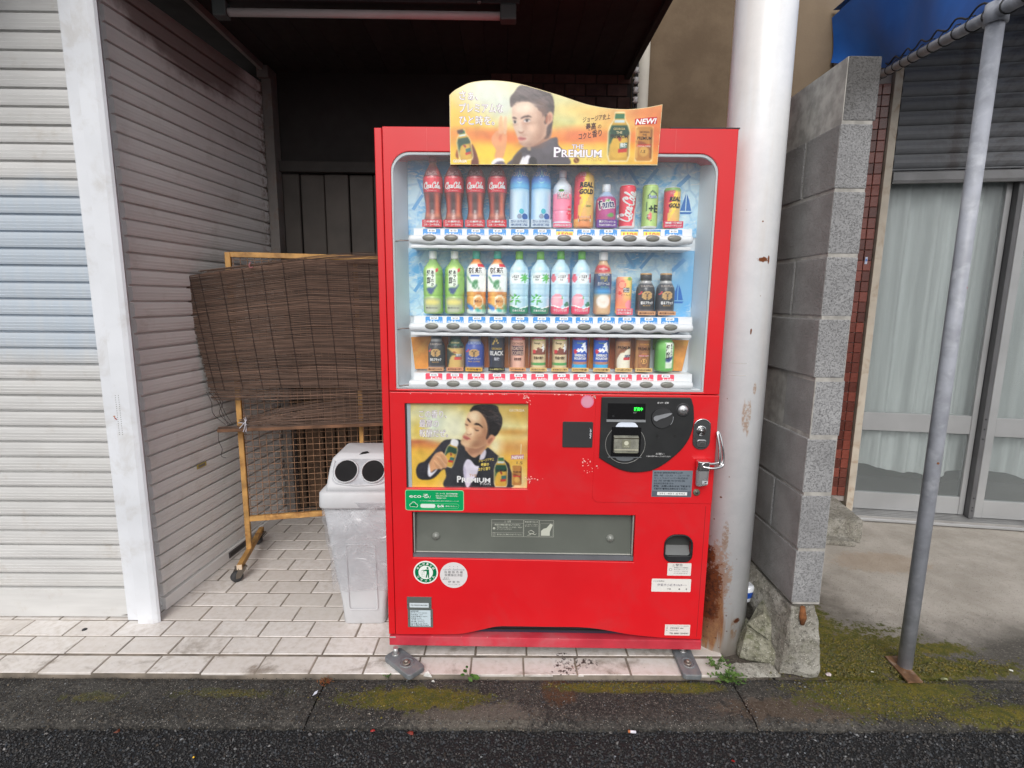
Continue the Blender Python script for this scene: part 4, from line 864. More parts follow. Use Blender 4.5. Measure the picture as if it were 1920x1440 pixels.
for nme, x0, x1, z0, z1 in (('backdrop', .084, 1.090, 1.552, 1.797), ('backdrop', .080, 1.085, 1.272, 1.507)):
    mb = MB(); mb.box(x0, x1, .1035, .1075, z0, z1); bk = mb.build(nme, BK.m, vm)
    mb = MB(); zb = z0 + (.085 if z0 > 1.5 else .06); X = 1.045 if z0 > 1.5 else 1.035
    for (dx, dz) in ((0, 0),):
        mb.flat([(X - .022, zb), (X + .022, zb), (X + .017, zb - .007), (X - .018, zb - .007)], .1032, SB); mb.flat([(X - .002, zb + .004), (X - .002, zb + .062), (X - .020, zb + .004)], .1032, SB); mb.flat([(X + .001, zb + .004), (X + .001, zb + .060), (X + .010, zb + .04), (X + .019, zb + .004)], .1032, SB)
    for (X, Z, w, h, r_) in ((.13, z0 + .16, .006, .05, 25), (.118, z0 + .11, .008, .06, -30), (.140, z0 + .06, .010, .03, 10), (.125, z0 + .03, .02, .012, 0), (.86, z0 + .20, .008, .06, 40), (.92, z0 + .20, .008, .07, -35), (1.0, z0 + .17, .014, .03, 20), (1.03, z0 + .185, .010, .06, -40)):
        ca, sa = math.cos(R(r_)), math.sin(R(r_)); mb.flat([(X + a * ca - b2 * sa, Z + a * sa + b2 * ca) for a, b2 in ((-w, -h / 2), (w * .4, -h / 2), (w, h / 2), (-w * .3, h / 2))], .1033, (.42, .68, .90) if h > .04 else (.75, .87, .93))
    mb.build('illustration', PR, bk)
# orange folded cards at both ends of the bottom row
mb = MB(); mb.prism([(.086, .098), (.089, .085), (.178, .104), (.178, .107)], lambda u, y, z: (u, y, z), 1.082, 1.196); mb.warp(lambda x, y, z: (x + (.012 * (1.196 - z) / .11 if x < .12 else 0), y, z + (.004 if x > .15 and z > 1.1 else 0)))
mb.build('orange_card', mat('orange_card', (.86, .33, .06), .5, var=.25, vs=14, dirt=(.86, .50, .10), dirtamt=.8, dscale=10), vm)
mb = MB(); mb.prism([(1.000, .104), (1.000, .107), (1.064, .088), (1.078, .084), (1.076, .082)], lambda u, y, z: (u, y, z), 1.085, 1.196); mb.warp(lambda x, y, z: (x - (.018 * (1.196 - z) / .11 if x > 1.03 else 0), y, z)); mb.build('orange_card', MATS['orange_card'], vm)
for i in range(11):
    mb = MB(); a = .15 + i * .0722; mb.flat([(a, 1.088), (a + .072, 1.088), (a + .070, 1.200), (a + .002, 1.200)], .1034 + .0003 * (i % 2), random.choice([(.80, .45, .22), (.85, .55, .20), (.72, .38, .20), (.78, .50, .30)])); mb.build('back_card', PR, vm)
mb = MB(); mb.flat([(.955, 1.16), (1.02, 1.16), (1.02, 1.236), (.955, 1.236)], .100, (.62, .78, .45)); mb.flat(smooth([(.985, 1.205), (1.0, 1.198), (1.02, 1.20), (1.03, 1.213), (1.048, 1.222), (1.046, 1.226), (1.026, 1.219), (1.012, 1.228), (.992, 1.222)]), .0995, (.15, .22, .48)); mb.build('leaf_card', PR, vm)

# ---- shelves with price tags and buttons
PRT = printed_mat('tag_print', .4, 0, .02, 1.2)
BTN = mat('button_smoke', (.20, .20, .175), .22, var=.15, vs=60, coat=.4); BTR = mat('button_bezel', (.60, .60, .60), .3, .5)
R1U = [.172, .245, .320, .393, .468, .543, .619, .690, .765, .836, .911, .983]
PRICES = [['¥160', '¥150', '¥160', '¥160', '¥160', '¥160', '150', '¥150', '¥130', '110', '110', '¥130'], ['¥150', '¥150', '¥150', '¥160', '¥120', '¥120', '¥150', '¥150', '¥160', '¥130', '¥140', '¥140'], ['¥140', '¥150', '¥150', '¥130', '¥100', '¥110', '¥110', '¥110', '¥110', '¥130', '¥130', '¥130']]
ROWS = [(1.5315, 1.0, .098, 1.052), (1.2395, 1, .093, 1.071), (1.042, 1, .088, 1.083)]
for ri, (zc, _, ua, ub) in enumerate(ROWS):
    us = [u + (.004 if ri == 1 else .003 if ri == 2 else 0) for u in R1U]; sl = .005 / .9
    zf = lambda u: (u - .172) * sl
    sh = MB(); nx = 150; ns = 16; V = []
    for i in range(nx + 1):
        u = ua + (ub - ua) * i / nx; e = min(u - ua, ub - u); s_ = min(1, math.sqrt(max(0, 1 - (1 - min(1, e / .014)) ** 2))) if e < .014 else 1; s_ = max(s_, .03)
        w = .5 + .5 * math.cos((u - us[0]) / .0737 * 2 * math.pi); w = w if us[0] - .03 < u < us[-1] + .03 else 0
        for j in range(ns):
            a = 2 * math.pi * j / ns; ca, sa = math.cos(a), math.sin(a); ca = math.copysign(abs(ca) ** .8, ca); sa = math.copysign(abs(sa) ** .8, sa)
            V.append((u, .024 - (.020 + .003 * w) * ca * s_, zc - .003 + zf(u) + (.0145 * sa - (.0045 * w if sa < 0 else -.003 * w)) * s_))
    sh.add(V, [(i * ns + j, (i + 1) * ns + j, (i + 1) * ns + (j + 1) % ns, i * ns + (j + 1) % ns) for i in range(nx) for j in range(ns)] + [tuple(range(ns)), tuple(nx * ns + j for j in range(ns))[::-1]], smooth=True)
    so = sh.build('shelf_bar', WHP, vm)
    mb = MB(); mb.box(ua + .01, ub - .008, .014, .100, zc - .032, zc - .021); mb.build('shelf_lip', WHP, vm, bevel=.003)
    mb = MB(); mb.box(ua + .018, ub - .003, .030, .034, zc + .004, zc + .0345); mb.box(ua + .018, ub - .003, .034, .108, zc + .030, zc + .0335); mb.warp(lambda x, y, z: (x, y + (z - zc) * .10 if y < .05 else y, z + zf(x))); tg = mb.build('tag_strip', WHP, vm)
    for i, u in enumerate(us):
        P = PRICES[ri][i]; y = .0295; z0 = zc + .0075 + zf(u); mb = MB(); u2 = u + (.004 if ri < 2 else .002)
        if ri < 2 and P[0] != '¥':
            mb.flat(rrect(u2 - .0295, u2 + .0295, z0, z0 + .025, .001, 1), y, (.12, .50, .78)); mb.flat([(u2 - .028, z0), (u2 + .028, z0), (u2 + .028, z0 + .018), (u2 - .028, z0 + .018)], y - .0004, (.98, .86, .25))
            put(mb, P, u2 - .004, z0 + .0035, .0115, (.88, .25, .08), y - .0008, .034, 0, .03); put(mb, '円', u2 + .020, z0 + .0035, .009, (.88, .2, .08), y - .0008, .010, 0, .03); put(mb, 'つめた〜い', u2, z0 + .0195, .0035, WHITE, y - .0008, .035)
        else:
            c = (.10, .53, .82) if ri < 2 else (.88, .13, .28)
            mb.flat(rrect(u2 - .0295, u2 + .0295, z0, z0 + .025, [.001, .001, .004, .004], 2), y, c); mb.flat(rrect(u2 - .014, u2 + .015, z0 + .0145, z0 + .0245, .002, 2), y - .0004, (.93, .94, .96))
            put(mb, P, u2 + .0005, z0 + .0163, .0062, (.10, .10, .12), y - .0008, .020, 0, .01); put(mb, 'つめた〜い' if ri < 2 else 'あったか〜', u2 + (0 if ri < 2 else .008), z0 + .0025, .0085, WHITE, y - .0008, .052 if ri < 2 else .040, .25, .03)
        mb.warp(lambda x, yy, z: (x, yy + (z - zc) * .10, z)); mb.build('price_tag', PRT, tg)
        for (rr, m_, nm_, y0, dy) in ((.0250, BTR, 'bezel', .0055, .004), (.0225, BTN, 'button', .0035, .0055)):
            if nm_ == 'bezel' and ri + i > 0:
                o = link('button_bezel', bez, vm); o.location = (u, 0, zc + zf(u)); continue
            if nm_ == 'button' and ri + i > 0:
                o = link('button', btn, vm); o.location = (u, 0, zc + zf(u)); continue
            q = MB(); prof = [(1, 0), (.97, .4), (.86, .75), (.6, .95), (.02, 1)]; V = []; n = 26
            for (f, d) in prof:
                for j in range(n):
                    a = 2 * math.pi * j / n; V.append((rr * f * math.cos(a), y0 - dy * d, rr * .46 * f * math.sin(a)))
            q.add(V, [(i2 * n + j, i2 * n + (j + 1) % n, (i2 + 1) * n + (j + 1) % n, (i2 + 1) * n + j) for i2 in range(4) for j in range(n)] + [tuple(4 * n + j for j in range(n))], smooth=True)
            o = q.build('button_bezel' if nm_ == 'bezel' else 'button', m_, vm); o.location = (u, 0, zc + zf(u))
            if nm_ == 'bezel': bez = o.data
            else: btn = o.data
    # small chrome lever ends and black printed notes beside each shelf
    mb = MB(); mb.tube([(.053, .010, zc - .012), (.075, .012, zc - .008), (ua + .004, .018, zc - .008)], .0025, 6); mb.build('wire_latch', mat('tarnished', (.35, .28, .26), .4, .7), vm)
    if ri < 2:
        mb = MB(); mb.box(.90, .955, .012, .0135, zc - .036, zc - .0335, (.1, .1, .12)); mb.box(.20, .245, .012, .0135, zc - .0355, zc - .0335, (.1, .1, .12)); mb.build('printed_note', PR, vm)
GP_ = NT('pane_glass'); tr = GP_.n('BsdfTransparent'); tr.inputs[0].default_value = (.985, .99, .99, 1); gl = GP_.n('BsdfGlossy'); gl.inputs['Roughness'].default_value = .04
hz = GP_.n('BsdfDiffuse'); hz.inputs[0].default_value = (.62, .68, .74, 1); m0 = GP_.n('MixShader'); GP_.val(GP_.ramp(GP_.noise(GP_.obj(), 5, 4, .6), .3, .7, .008, .03), m0.inputs[0]); GP_.l(tr.outputs[0], m0.inputs[1]); GP_.l(hz.outputs[0], m0.inputs[2])
fr = GP_.n('Fresnel'); fr.inputs[0].default_value = 1.45; mx = GP_.n('MixShader'); gm = GP_.n('NewGeometry'); GP_.val(GP_.math('MULTIPLY', fr.outputs[0], GP_.math('SUBTRACT', 1.0, gm.outputs['Backfacing'])), mx.inputs[0]); GP_.l(m0.outputs[0], mx.inputs[1]); GP_.l(gl.outputs[0], mx.inputs[2]); GP_.l(mx.outputs[0], GP_.o.inputs[0])
mb = MB(); mb.box(.0515, 1.1115, -.0004 + .0006, .0022, 1.023, 1.8); mb.build('display_pane', GP_.m, vm)
mb = MB(); mb.plate(rrect(.052, 1.111, 1.0232, 1.800, [.004, .004, .061, .061], 8), [rrect(.058, 1.105, 1.030, 1.792, [.004, .004, .056, .056], 8)], .0030, .0105, .001); mb.build('gasket', mat('gasket_grey', (.50, .53, .55), .5), vm)

# ---- man figures printed on the posters, and the printed product pictures
def prod_bottle(cv, x, y, w, h, halo=True, rot=0.):
    T = lambda pts: [(x + (a * w * math.cos(R(rot)) - b * h * math.sin(R(rot))), y + (a * w * math.sin(R(rot)) + b * h * math.cos(R(rot)))) for a, b in pts]
    o = [(-.22, -.5), (.22, -.5), (.24, -.36), (.40, -.24), (.5, -.1), (.5, .38), (.42, .5), (-.42, .5), (-.5, .38), (-.5, -.1), (-.40, -.24), (-.24, -.36)]
    if halo: cv.poly(T([(a * 1.10, b * 1.05) for a, b in o]), (.96, .92, .75), 1, 3, False)
    cv.poly(T(o), (.80, .62, .22), 1, 0, False)
    cv.poly(T([(-.22, -.48), (.22, -.48), (.23, -.38), (-.23, -.38)]), (.15, .42, .27), 1, 0, False); cv.poly(T([(-.23, -.36), (.23, -.36), (.26, -.30), (-.26, -.30)]), (.80, .86, .86), 1, 0, False)
    cv.poly(T([(-.38, -.24), (.38, -.24), (.49, -.1), (.49, -.04), (-.1, .02), (-.44, .16), (-.49, .4), (-.49, -.1)]), (.07, .26, .18), 1, 2, False)
    cv.poly(T([(-.36, .1), (-.1, -.02), (.3, 0), (.42, .2), (.4, .42), (-.3, .42)]), (.86, .68, .25), 1, 3)
    cv.poly(T([(-.1, -.02), (.12, .02), (.05, .1)]), (.62, .22, .12), 1, 0); cv.poly(T([(.05, .14), (.42, .12), (.42, .24), (.05, .26)]), (.2, .42, .40), 1, 0, False); cv.poly(T([(-.02, .26), (.40, .24), (.40, .32), (-.02, .34)]), (.78, .2, .15), 1, 0, False)
    cv.poly(T([(-.47, -.1), (-.42, -.1), (-.42, .42), (-.47, .42)]), (.95, .9, .7), .5, 3, False); cv.poly(T([(.42, -.1), (.49, -.1), (.49, .42), (.42, .42)]), (.25, .18, .08), .5, 3, False)
def prod_can(cv, x, y, w, h):
    cv.poly([(x - .52 * w, y - .5 * h), (x + .52 * w, y - .5 * h), (x + .54 * w, y + .52 * h), (x - .54 * w, y + .52 * h)], (.94, .85, .6), 1, 3, False)
    cv.poly([(x - .42 * w, y - .5 * h), (x + .42 * w, y - .5 * h), (x + .5 * w, y - .45 * h), (x + .5 * w, y + .44 * h), (x + .4 * w, y + .5 * h), (x - .4 * w, y + .5 * h), (x - .5 * w, y + .44 * h), (x - .5 * w, y - .45 * h)], (.74, .50, .20), 1, 0, False)
    cv.poly([(x - .5 * w, y - .1 * h), (x + .1 * w, y - .02 * h), (x + .5 * w, y + .25 * h), (x + .2 * w, y + .1 * h), (x - .3 * w, y + .05 * h)], (.50, .22, .08), .8, 4); cv.poly([(x - .45 * w, y + .02 * h), (x + .45 * w, y + .02 * h), (x + .45 * w, y + .08 * h), (x - .45 * w, y + .08 * h)], (.80, .2, .15), 1, 0, False)
    cv.ell(x, y + .22 * h, .28 * w, .15 * h, (.85, .65, .3)); cv.poly([(x - .47 * w, y - .42 * h), (x - .40 * w, y - .42 * h), (x - .40 * w, y + .42 * h), (x - .47 * w, y + .42 * h)], (.98, .85, .5), .6, 3, False); cv.poly([(x + .36 * w, y - .42 * h), (x + .48 * w, y - .42 * h), (x + .48 * w, y + .42 * h), (x + .36 * w, y + .42 * h)], (.3, .15, .05), .5, 4, False)

def photo(cv, hair, box, seed):
    """print grain, hair strands and a little softness so that the picture reads as a printed photograph"""
    r_ = random.Random(seed); hm = cv.mask(smooth(hair, 4), 4)
    for _ in range(90):
        x = r_.uniform(box[0] - 40, box[2] + 20); y = r_.uniform(box[1] - 70, box[3]); l = r_.uniform(50, 130); b_ = r_.uniform(-.2, .9); c = r_.choice([(.12, .09, .09), (.10, .08, .08), (.50, .44, .44), (.38, .32, .32)]); P = [(x + l * t_, y + b_ * l * t_ * t_ + 10 * math.sin(t_ * 3)) for t_ in (0, .3, .6, 1)]
        m = cv.mask([(a, b - 2) for a, b in P] + [(a, b + 3) for a, b in P[::-1]], 2) * hm; cv.a = cv.a * (1 - m[..., None] * .55) + np.array(c, np.float32) * m[..., None] * .55
    for c in range(3): cv.a[..., c] = cv.blur(cv.a[..., c], 3.4)
    g = np.random.default_rng(seed).normal(0, .012, cv.a.shape[:2] + (1,)); q = np.random.default_rng(seed + 9).normal(0, .05, (cv.ny // 9 + 2, cv.nx // 9 + 2)); q = np.repeat(np.repeat(q, 9, 0), 9, 1)[:cv.ny, :cv.nx]; q = cv.blur(q, cv.k * 6)
    cv.a = np.clip(cv.a * (1 + q[..., None]) + g, 0, 1)
# the arched board over the window
ad = V_('advert_board', 'golden arched advertising board with a man, fixed across the top of the red machine', 'signboard', 0, -.010, 0)
tu = lambda x: .246 + (x - 58) * .0003743; tz = lambda x, y: 1.760 + (790 - y) * .000355 + (x - 62) * 2.7e-6
TOP = [(55, 205), (90, 172), (130, 147), (220, 105), (330, 86), (450, 85), (580, 98), (700, 125), (850, 168), (1000, 212), (1150, 262), (1250, 290), (1380, 312), (1500, 322), (1620, 320), (1750, 303), (1853, 282)]
TOP = smooth(TOP, 4, False)
mb = MB(); mb.plate([(tu(x), tz(x, y)) for x, y in [(57, 792)] + [(1835, 796)] + TOP[::-1]], [], 0, .003, .0003); mb.build('board', mat('board_edge', (.80, .66, .35), .4), ad)
cv = Cv(1920, 938, 3.1, (.95, .72, .2))
cv.vgrad([(0, (.93, .90, .70)), (.30, (.91, .88, .62)), (.48, (.93, .84, .42)), (.55, (.93, .60, .25)), (.62, (.93, .55, .22)), (.68, (.96, .68, .18)), (.76, (.96, .78, .22)), (.86, (.95, .82, .30))])
for (x, y, rx, ry, c, al) in ((120, 400, 200, 220, (.93, .74, .20), .8), (330, 200, 160, 130, (.86, .89, .84), .9), (520, 300, 130, 140, (.84, .88, .86), .8), (240, 520, 260, 40, (.90, .50, .22), .7), (480, 560, 200, 40, (.88, .40, .15), .6), (1050, 380, 160, 110, (.80, .83, .62), .7), (1200, 330, 200, 60, (.95, .80, .45), .8),
                          (1150, 540, 160, 60, (.92, .50, .30), .8), (1500, 420, 240, 90, (.94, .66, .35), .7), (1820, 500, 140, 330, (.88, .42, .20), .85), (1700, 350, 200, 60, (.90, .52, .28), .8), (1250, 720, 260, 90, (.93, .86, .50), .8), (380, 680, 150, 70, (.95, .84, .20), .8), (1650, 740, 220, 60, (.95, .72, .30), .6)):
    cv.ell(x, y, rx, ry, c, al, .7)
cv.poly([(1050, 515), (1850, 515), (1850, 600), (1040, 600)], (.90, .45, .28), .30, 10, False)
SK, SK2, SKD = (.86, .72, .63), (.93, .82, .72), (.62, .42, .33); HR, HR2 = (.30, .24, .24), (.42, .36, .38)
# raised hand
cv.poly([(412, 560), (440, 520), (478, 500), (535, 515), (543, 590), (530, 670), (505, 735), (440, 735), (448, 665), (415, 610)], (.90, .62, .44), .9, 4)
cv.poly([(472, 520), (474, 430), (484, 385), (496, 380), (504, 402), (508, 520)], (.92, .70, .52), .9, 3); cv.poly([(512, 520), (514, 410), (526, 384), (540, 398), (541, 520)], (.93, .74, .58), .9, 3); cv.poly([(440, 560), (450, 510), (462, 505), (468, 560)], (.90, .60, .40), .9, 3)
cv.poly([(470, 560), (500, 530), (490, 600)], (.80, .35, .2), .5, 6)
cv.poly([(410, 790), (428, 752), (470, 734), (512, 742), (522, 765), (490, 765), (450, 792)], (.95, .94, .95), 1, 2); cv.poly([(440, 800), (462, 768), (510, 764), (535, 790), (538, 800)], (.42, .38, .44), 1, 2)
# jacket, shirt, bow tie
cv.poly([(578, 800), (590, 745), (620, 700), (668, 655), (760, 625), (860, 590), (940, 562), (974, 566), (984, 625), (1040, 690), (1064, 800)], (.33, .31, .34), 1, 2, True); cv.poly([(590, 800), (610, 730), (665, 680), (672, 700), (655, 800)], (.30, .22, .16), .8, 4)
cv.poly([(668, 800), (690, 735), (722, 710), (745, 722), (730, 770), (716, 800)], (.93, .92, .95), 1, 1.5); cv.poly([(648, 800), (672, 740), (688, 720), (690, 735), (664, 800)], (.97, .97, .98), 1, 1.5)
cv.poly([(735, 745), (760, 725), (795, 745), (800, 800), (750, 800), (738, 775)], (.13, .12, .14), 1, 2); cv.poly([(665, 655), (700, 640), (745, 660), (740, 700), (700, 690), (672, 690)], (.28, .26, .29), 1, 2); cv.poly([(715, 645), (745, 640), (748, 668), (728, 672)], (.80, .70, .55), .8, 2)
cv.poly([(850, 600), (930, 575), (960, 640), (900, 700), (850, 680)], (.40, .38, .42), .6, 10)
# neck, head
cv.poly([(690, 610), (760, 640), (860, 600), (915, 560), (925, 480), (870, 470), (760, 560)], (.70, .52, .42), 1, 3)
cv.poly([(598, 262), (586, 330), (584, 395), (596, 440), (600, 480), (618, 520), (632, 556), (646, 596), (668, 625), (700, 640), (742, 640), (800, 612), (858, 562), (896, 500), (905, 430), (890, 350), (850, 300), (790, 250), (700, 235)], SK, 1, 2)
cv.poly([(620, 300), (660, 275), (740, 280), (790, 330), (720, 350), (640, 350)], SK2, .7, 16); cv.poly([(600, 380), (640, 420), (660, 520), (640, 560), (612, 480)], SK2, .6, 10); cv.poly([(760, 420), (850, 420), (870, 500), (800, 590), (740, 600), (770, 500)], (.74, .56, .46), .6, 18)
# ear and headset
cv.poly([(882, 362), (905, 345), (928, 362), (930, 410), (912, 450), (888, 462), (878, 420)], (.84, .62, .52), 1, 2); cv.poly([(893, 375), (912, 370), (916, 400), (900, 430)], (.66, .42, .33), .8, 3)
cv.poly([(856, 372), (876, 362), (886, 385), (884, 430), (868, 450), (858, 430), (868, 400)], (.10, .09, .10), 1, 2); cv.poly([(874, 378), (884, 382), (884, 428), (872, 440)], (.70, .35, .22), 1, 2)
# hair
cv.poly([(566, 255), (572, 220), (605, 178), (632, 140), (668, 122), (760, 128), (850, 160), (905, 190), (930, 235), (941, 300), (936, 380), (926, 470), (905, 530), (880, 545), (884, 470), (928, 420), (930, 362), (905, 343), (884, 360), (856, 372), (846, 390), (836, 350), (808, 330), (790, 290), (740, 264), (680, 258), (620, 264), (596, 292), (574, 306)], HR, 1, 2)
cv.poly([(640, 170), (720, 140), (840, 165), (900, 220), (880, 280), (800, 240), (700, 200), (640, 210)], HR2, .7, 14); cv.poly([(878, 545), (920, 500), (900, 560), (860, 575)], (.20, .15, .15), .7, 4)
for (x, y, rx, ry, c, al) in ((700, 300, 90, 34, (.98, .90, .82), .5), (640, 330, 40, 40, (.97, .88, .79), .4), (790, 450, 60, 70, (.90, .74, .64), .5), (850, 400, 34, 70, (.60, .42, .34), .45), (820, 560, 60, 60, (.58, .40, .32), .5), (740, 625, 80, 22, (.55, .37, .30), .5), (700, 460, 22, 50, (.70, .50, .42), .35), (720, 440, 50, 12, (.66, .46, .38), .45), (610, 450, 22, 10, (.68, .48, .40), .4), (690, 540, 40, 10, (.70, .50, .42), .35), (760, 500, 40, 60, (.95, .82, .72), .35), (830, 300, 40, 50, (.62, .45, .38), .45)): cv.ell(x, y, rx, ry, c, al, .9)
# brows, eyes, nose, mouth
cv.poly([(588, 395), (600, 386), (622, 396), (624, 404), (600, 402)], (.22, .14, .12), 1, 1.5); cv.poly([(660, 396), (690, 380), (730, 376), (754, 392), (730, 388), (690, 392), (664, 404)], (.20, .13, .12), 1, 1.5)
cv.poly([(594, 430), (606, 418), (622, 424), (626, 434), (610, 442)], (.94, .92, .92), 1, 1); cv.ell(611, 430, 9, 11, (.12, .09, .09)); cv.poly([(592, 428), (606, 414), (626, 424), (606, 420)], (.15, .1, .1), 1, 1)
cv.poly([(684, 422), (702, 406), (726, 406), (740, 418), (722, 428), (700, 430)], (.94, .92, .92), 1, 1); cv.ell(712, 417, 11, 12, (.12, .09, .09)); cv.poly([(680, 424), (700, 404), (726, 403), (744, 418), (724, 410), (704, 410)], (.13, .09, .09), 1, 1)
cv.poly([(640, 420), (652, 470), (640, 500), (655, 512), (680, 505), (668, 470), (656, 420)], (.95, .86, .78), .5, 5); cv.poly([(636, 500), (650, 512), (676, 512), (690, 500), (680, 522), (650, 524)], (.60, .38, .30), .8, 3)
cv.poly([(636, 562), (656, 552), (672, 556), (710, 568), (690, 584), (656, 588), (640, 576)], (.80, .47, .44), 1, 2); cv.poly([(638, 566), (668, 567), (710, 568), (668, 574)], (.50, .22, .22), 1, 1.5); cv.poly([(640, 596), (680, 604), (670, 622), (650, 612)], (.72, .52, .44), .6, 6)
# bottle in the other hand, products, bean
cv.poly([(240, 620), (262, 640), (295, 730), (300, 800), (240, 800), (245, 720)], (.42, .18, .10), 1, 4); cv.poly([(105, 700), (120, 660), (130, 740), (110, 730)], (.55, .28, .12), 1, 3); prod_bottle(cv, 178, 625, 112, 255, True, -10); cv.poly([(118, 500), (168, 490), (170, 520), (124, 530)], (.25, .16, .10), 1, 1.5, False)
prod_bottle(cv, 1497, 555, 175, 400); prod_can(cv, 1713, 615, 140, 290); cv.ell(1140, 755, 24, 24, (.42, .22, .08)); cv.poly([(1122, 738), (1140, 752), (1158, 776), (1140, 764)], (.85, .65, .4), 1, 1)
# sheen of the street on the glossy sheet is left to the renderer
tx = [p[0] for p in TOP]; ty = [p[1] for p in TOP]
photo(cv, [(575, 300), (566, 250), (605, 178), (632, 140), (668, 122), (760, 128), (850, 160), (905, 190), (930, 235), (941, 300), (936, 380), (905, 530), (880, 545), (900, 343), (856, 372), (808, 330), (740, 264), (680, 258)], (620, 200, 900, 300), 1)
V, F, C = cv.mesh(lambda X, Y: (tu(X), X * 0 - .0004, tz(X, Y)), lambda X, Y: (X > 60) & (X < 1851 - (Y - 282) * .034) & (Y < 790) & (Y > np.interp(X, tx, ty) + 3))
npmesh('printed_picture', V, F, C, PRG, ad)
mb = MB()
def tp(s, x, y, h, c, w=None, sh=0, bold=0, al='l', rot=0, yy=-.0009, ol=None):
    if ol: put(mb, s, tu(x), tz(x, y), h * .000355, ol, yy + .0002, w * .0003743 if w else None, sh, bold + .035, al, rot)
    put(mb, s, tu(x), tz(x, y), h * .000355, c, yy, w * .0003743 if w else None, sh, bold, al, rot)
for s, y, w in (('さぁ、', 240, 160), ('プレミアムな', 345, 375), ('ひと時を。', 448, 300)): tp(s, 138, y, 62, (.97, .96, .95), w, 0, .006, 'l', 0, ol=(.62, .50, .60))
tp('ジョージア史上', 1188, 432, 36, (.30, .12, .05), 232, .15, .012, 'l', 8); tp('最高', 1212, 498, 46, (.28, .10, .04), 92, .15, .02, 'l', 7); tp('の', 1316, 484, 30, (.28, .10, .04), 30, .15, .01, 'l', 7); tp('コクと', 1155, 576, 42, (.28, .10, .04), 108, .15, .015, 'l', 9); tp('香り', 1270, 556, 46, (.28, .10, .04), 84, .15, .02, 'l', 9)
def serif(s, x, y, h, c, w, ol=None, yy=-.0009, first=1.0):
    tp(s, x, y, h, c, w, 0, .012, 'l', 0, yy, ol)
tp('THE', 1098, 655, 36, (.95, .93, .97), 100, 0, .01, 'l', 0, ol=(.50, .36, .50)); tp('P', 945, 725, 84, (.97, .96, .98), 62, 0, .02, 'l', 0, ol=(.50, .36, .50)); tp('REMIUM', 1012, 725, 62, (.97, .96, .98), 342, 0, .02, 'l', 0, ol=(.50, .36, .50))
for x, w in ((945, 40), (1012, 30), (1075, 40), (1130, 30), (1180, 30), (1222, 20), (1330, 30)): mb.flat([(tu(x), tz(x, 727)), (tu(x + w), tz(x, 727)), (tu(x + w), tz(x, 722)), (tu(x), tz(x, 722))], -.0010, (.97, .96, .98))
tp('ザ・プレミアム', 1225, 760, 22, (.80, .58, .30), 130, 0, .006); tp('GEORGIA', 82, 773, 24, (.96, .95, .94), 118, 0, .02)
for pts, c in (([(1626, 404), (1812, 386), (1812, 445), (1626, 458)], (.78, .10, .12)),): mb.flat([(tu(x), tz(x, y)) for x, y in pts], -.0008, c)
tp('NEW!', 1630, 450, 44, (.97, .96, .96), 180, .25, .03, 'l', 3, -.0013)
tp('GEORGIA', 1497, 498, 20, (.80, .72, .45), 100, 0, .01, 'c'); tp('THE', 1497, 528, 20, (.90, .84, .65), 50, 0, .01, 'c'); tp('PREMIUM', 1497, 566, 32, (.13, .10, .06), 148, 0, .03, 'c'); tp('微糖', 1537, 642, 30, (.92, .95, .92), 56, 0, .02, 'c')
tp('GEORGIA', 1713, 522, 16, (.25, .12, .05), 84, 0, .01, 'c'); tp('THE', 1713, 546, 16, (.25, .12, .05), 36, 0, .01, 'c'); tp('PREMIUM', 1713, 580, 28, (.20, .10, .05), 120, 0, .02, 'c'); tp('COCOA COFFEE', 1713, 641, 13, (.95, .9, .8), 108, 0, .01, 'c'); tp('1.5', 1706, 692, 26, (.25, .12, .05), 40, .15, .01, 'c')
mb.build('lettering', PRG, ad)

# ---- the poster behind the small pane
pu = lambda x: .078 + (x - 113) * .0002961; pz = lambda y: .971 - (y - 106) * .000309
cv = Cv(1753, 1440, 3.6, (.9, .75, .3))
cv.vgrad([(0, (.80, .70, .35)), (.10, (.82, .72, .38)), (.28, (.92, .88, .62)), (.36, (.93, .82, .50)), (.42, (.88, .60, .25)), (.50, (.93, .72, .28)), (.65, (.93, .76, .30)), (.78, (.92, .80, .45))])
for (x, y, rx, ry, c, al) in ((420, 330, 300, 190, (.86, .90, .84), .9), (700, 400, 140, 160, (.93, .92, .80), .9), (260, 420, 90, 130, (.92, .76, .25), .7), (250, 560, 160, 26, (.72, .36, .25), .8), (330, 600, 220, 30, (.85, .48, .25), .7), (260, 720, 160, 90, (.93, .76, .28), .6), (320, 980, 180, 120, (.95, .75, .15), .9), (1330, 300, 90, 110, (.90, .88, .66), .9), (1400, 430, 220, 40, (.78, .52, .18), .7), (1180, 600, 90, 110, (.96, .93, .75), .9), (1420, 220, 200, 90, (.80, .62, .25), .7), (1450, 600, 160, 90, (.86, .66, .40), .6), (1450, 1020, 130, 120, (.92, .86, .68), .8)):
    cv.ell(x, y, rx, ry, c, al, .7)
JK, JK2 = (.115, .105, .135), (.20, .18, .22)
cv.poly([(225, 900), (260, 820), (330, 790), (420, 700), (480, 630), (560, 545), (640, 525), (760, 530), (830, 600), (900, 700), (1060, 640), (1100, 620), (1200, 700), (1320, 780), (1360, 850), (1360, 1110), (610, 1110), (590, 960), (560, 880), (440, 990), (330, 1015), (250, 990)], JK, 1, 2)
cv.poly([(440, 690), (560, 560), (640, 540), (620, 600), (520, 680)], JK2, .7, 8); cv.poly([(250, 850), (340, 800), (380, 850), (330, 960), (260, 950)], JK2, .5, 14); cv.poly([(1100, 660), (1200, 720), (1200, 900), (1150, 900)], JK2, .5, 12)
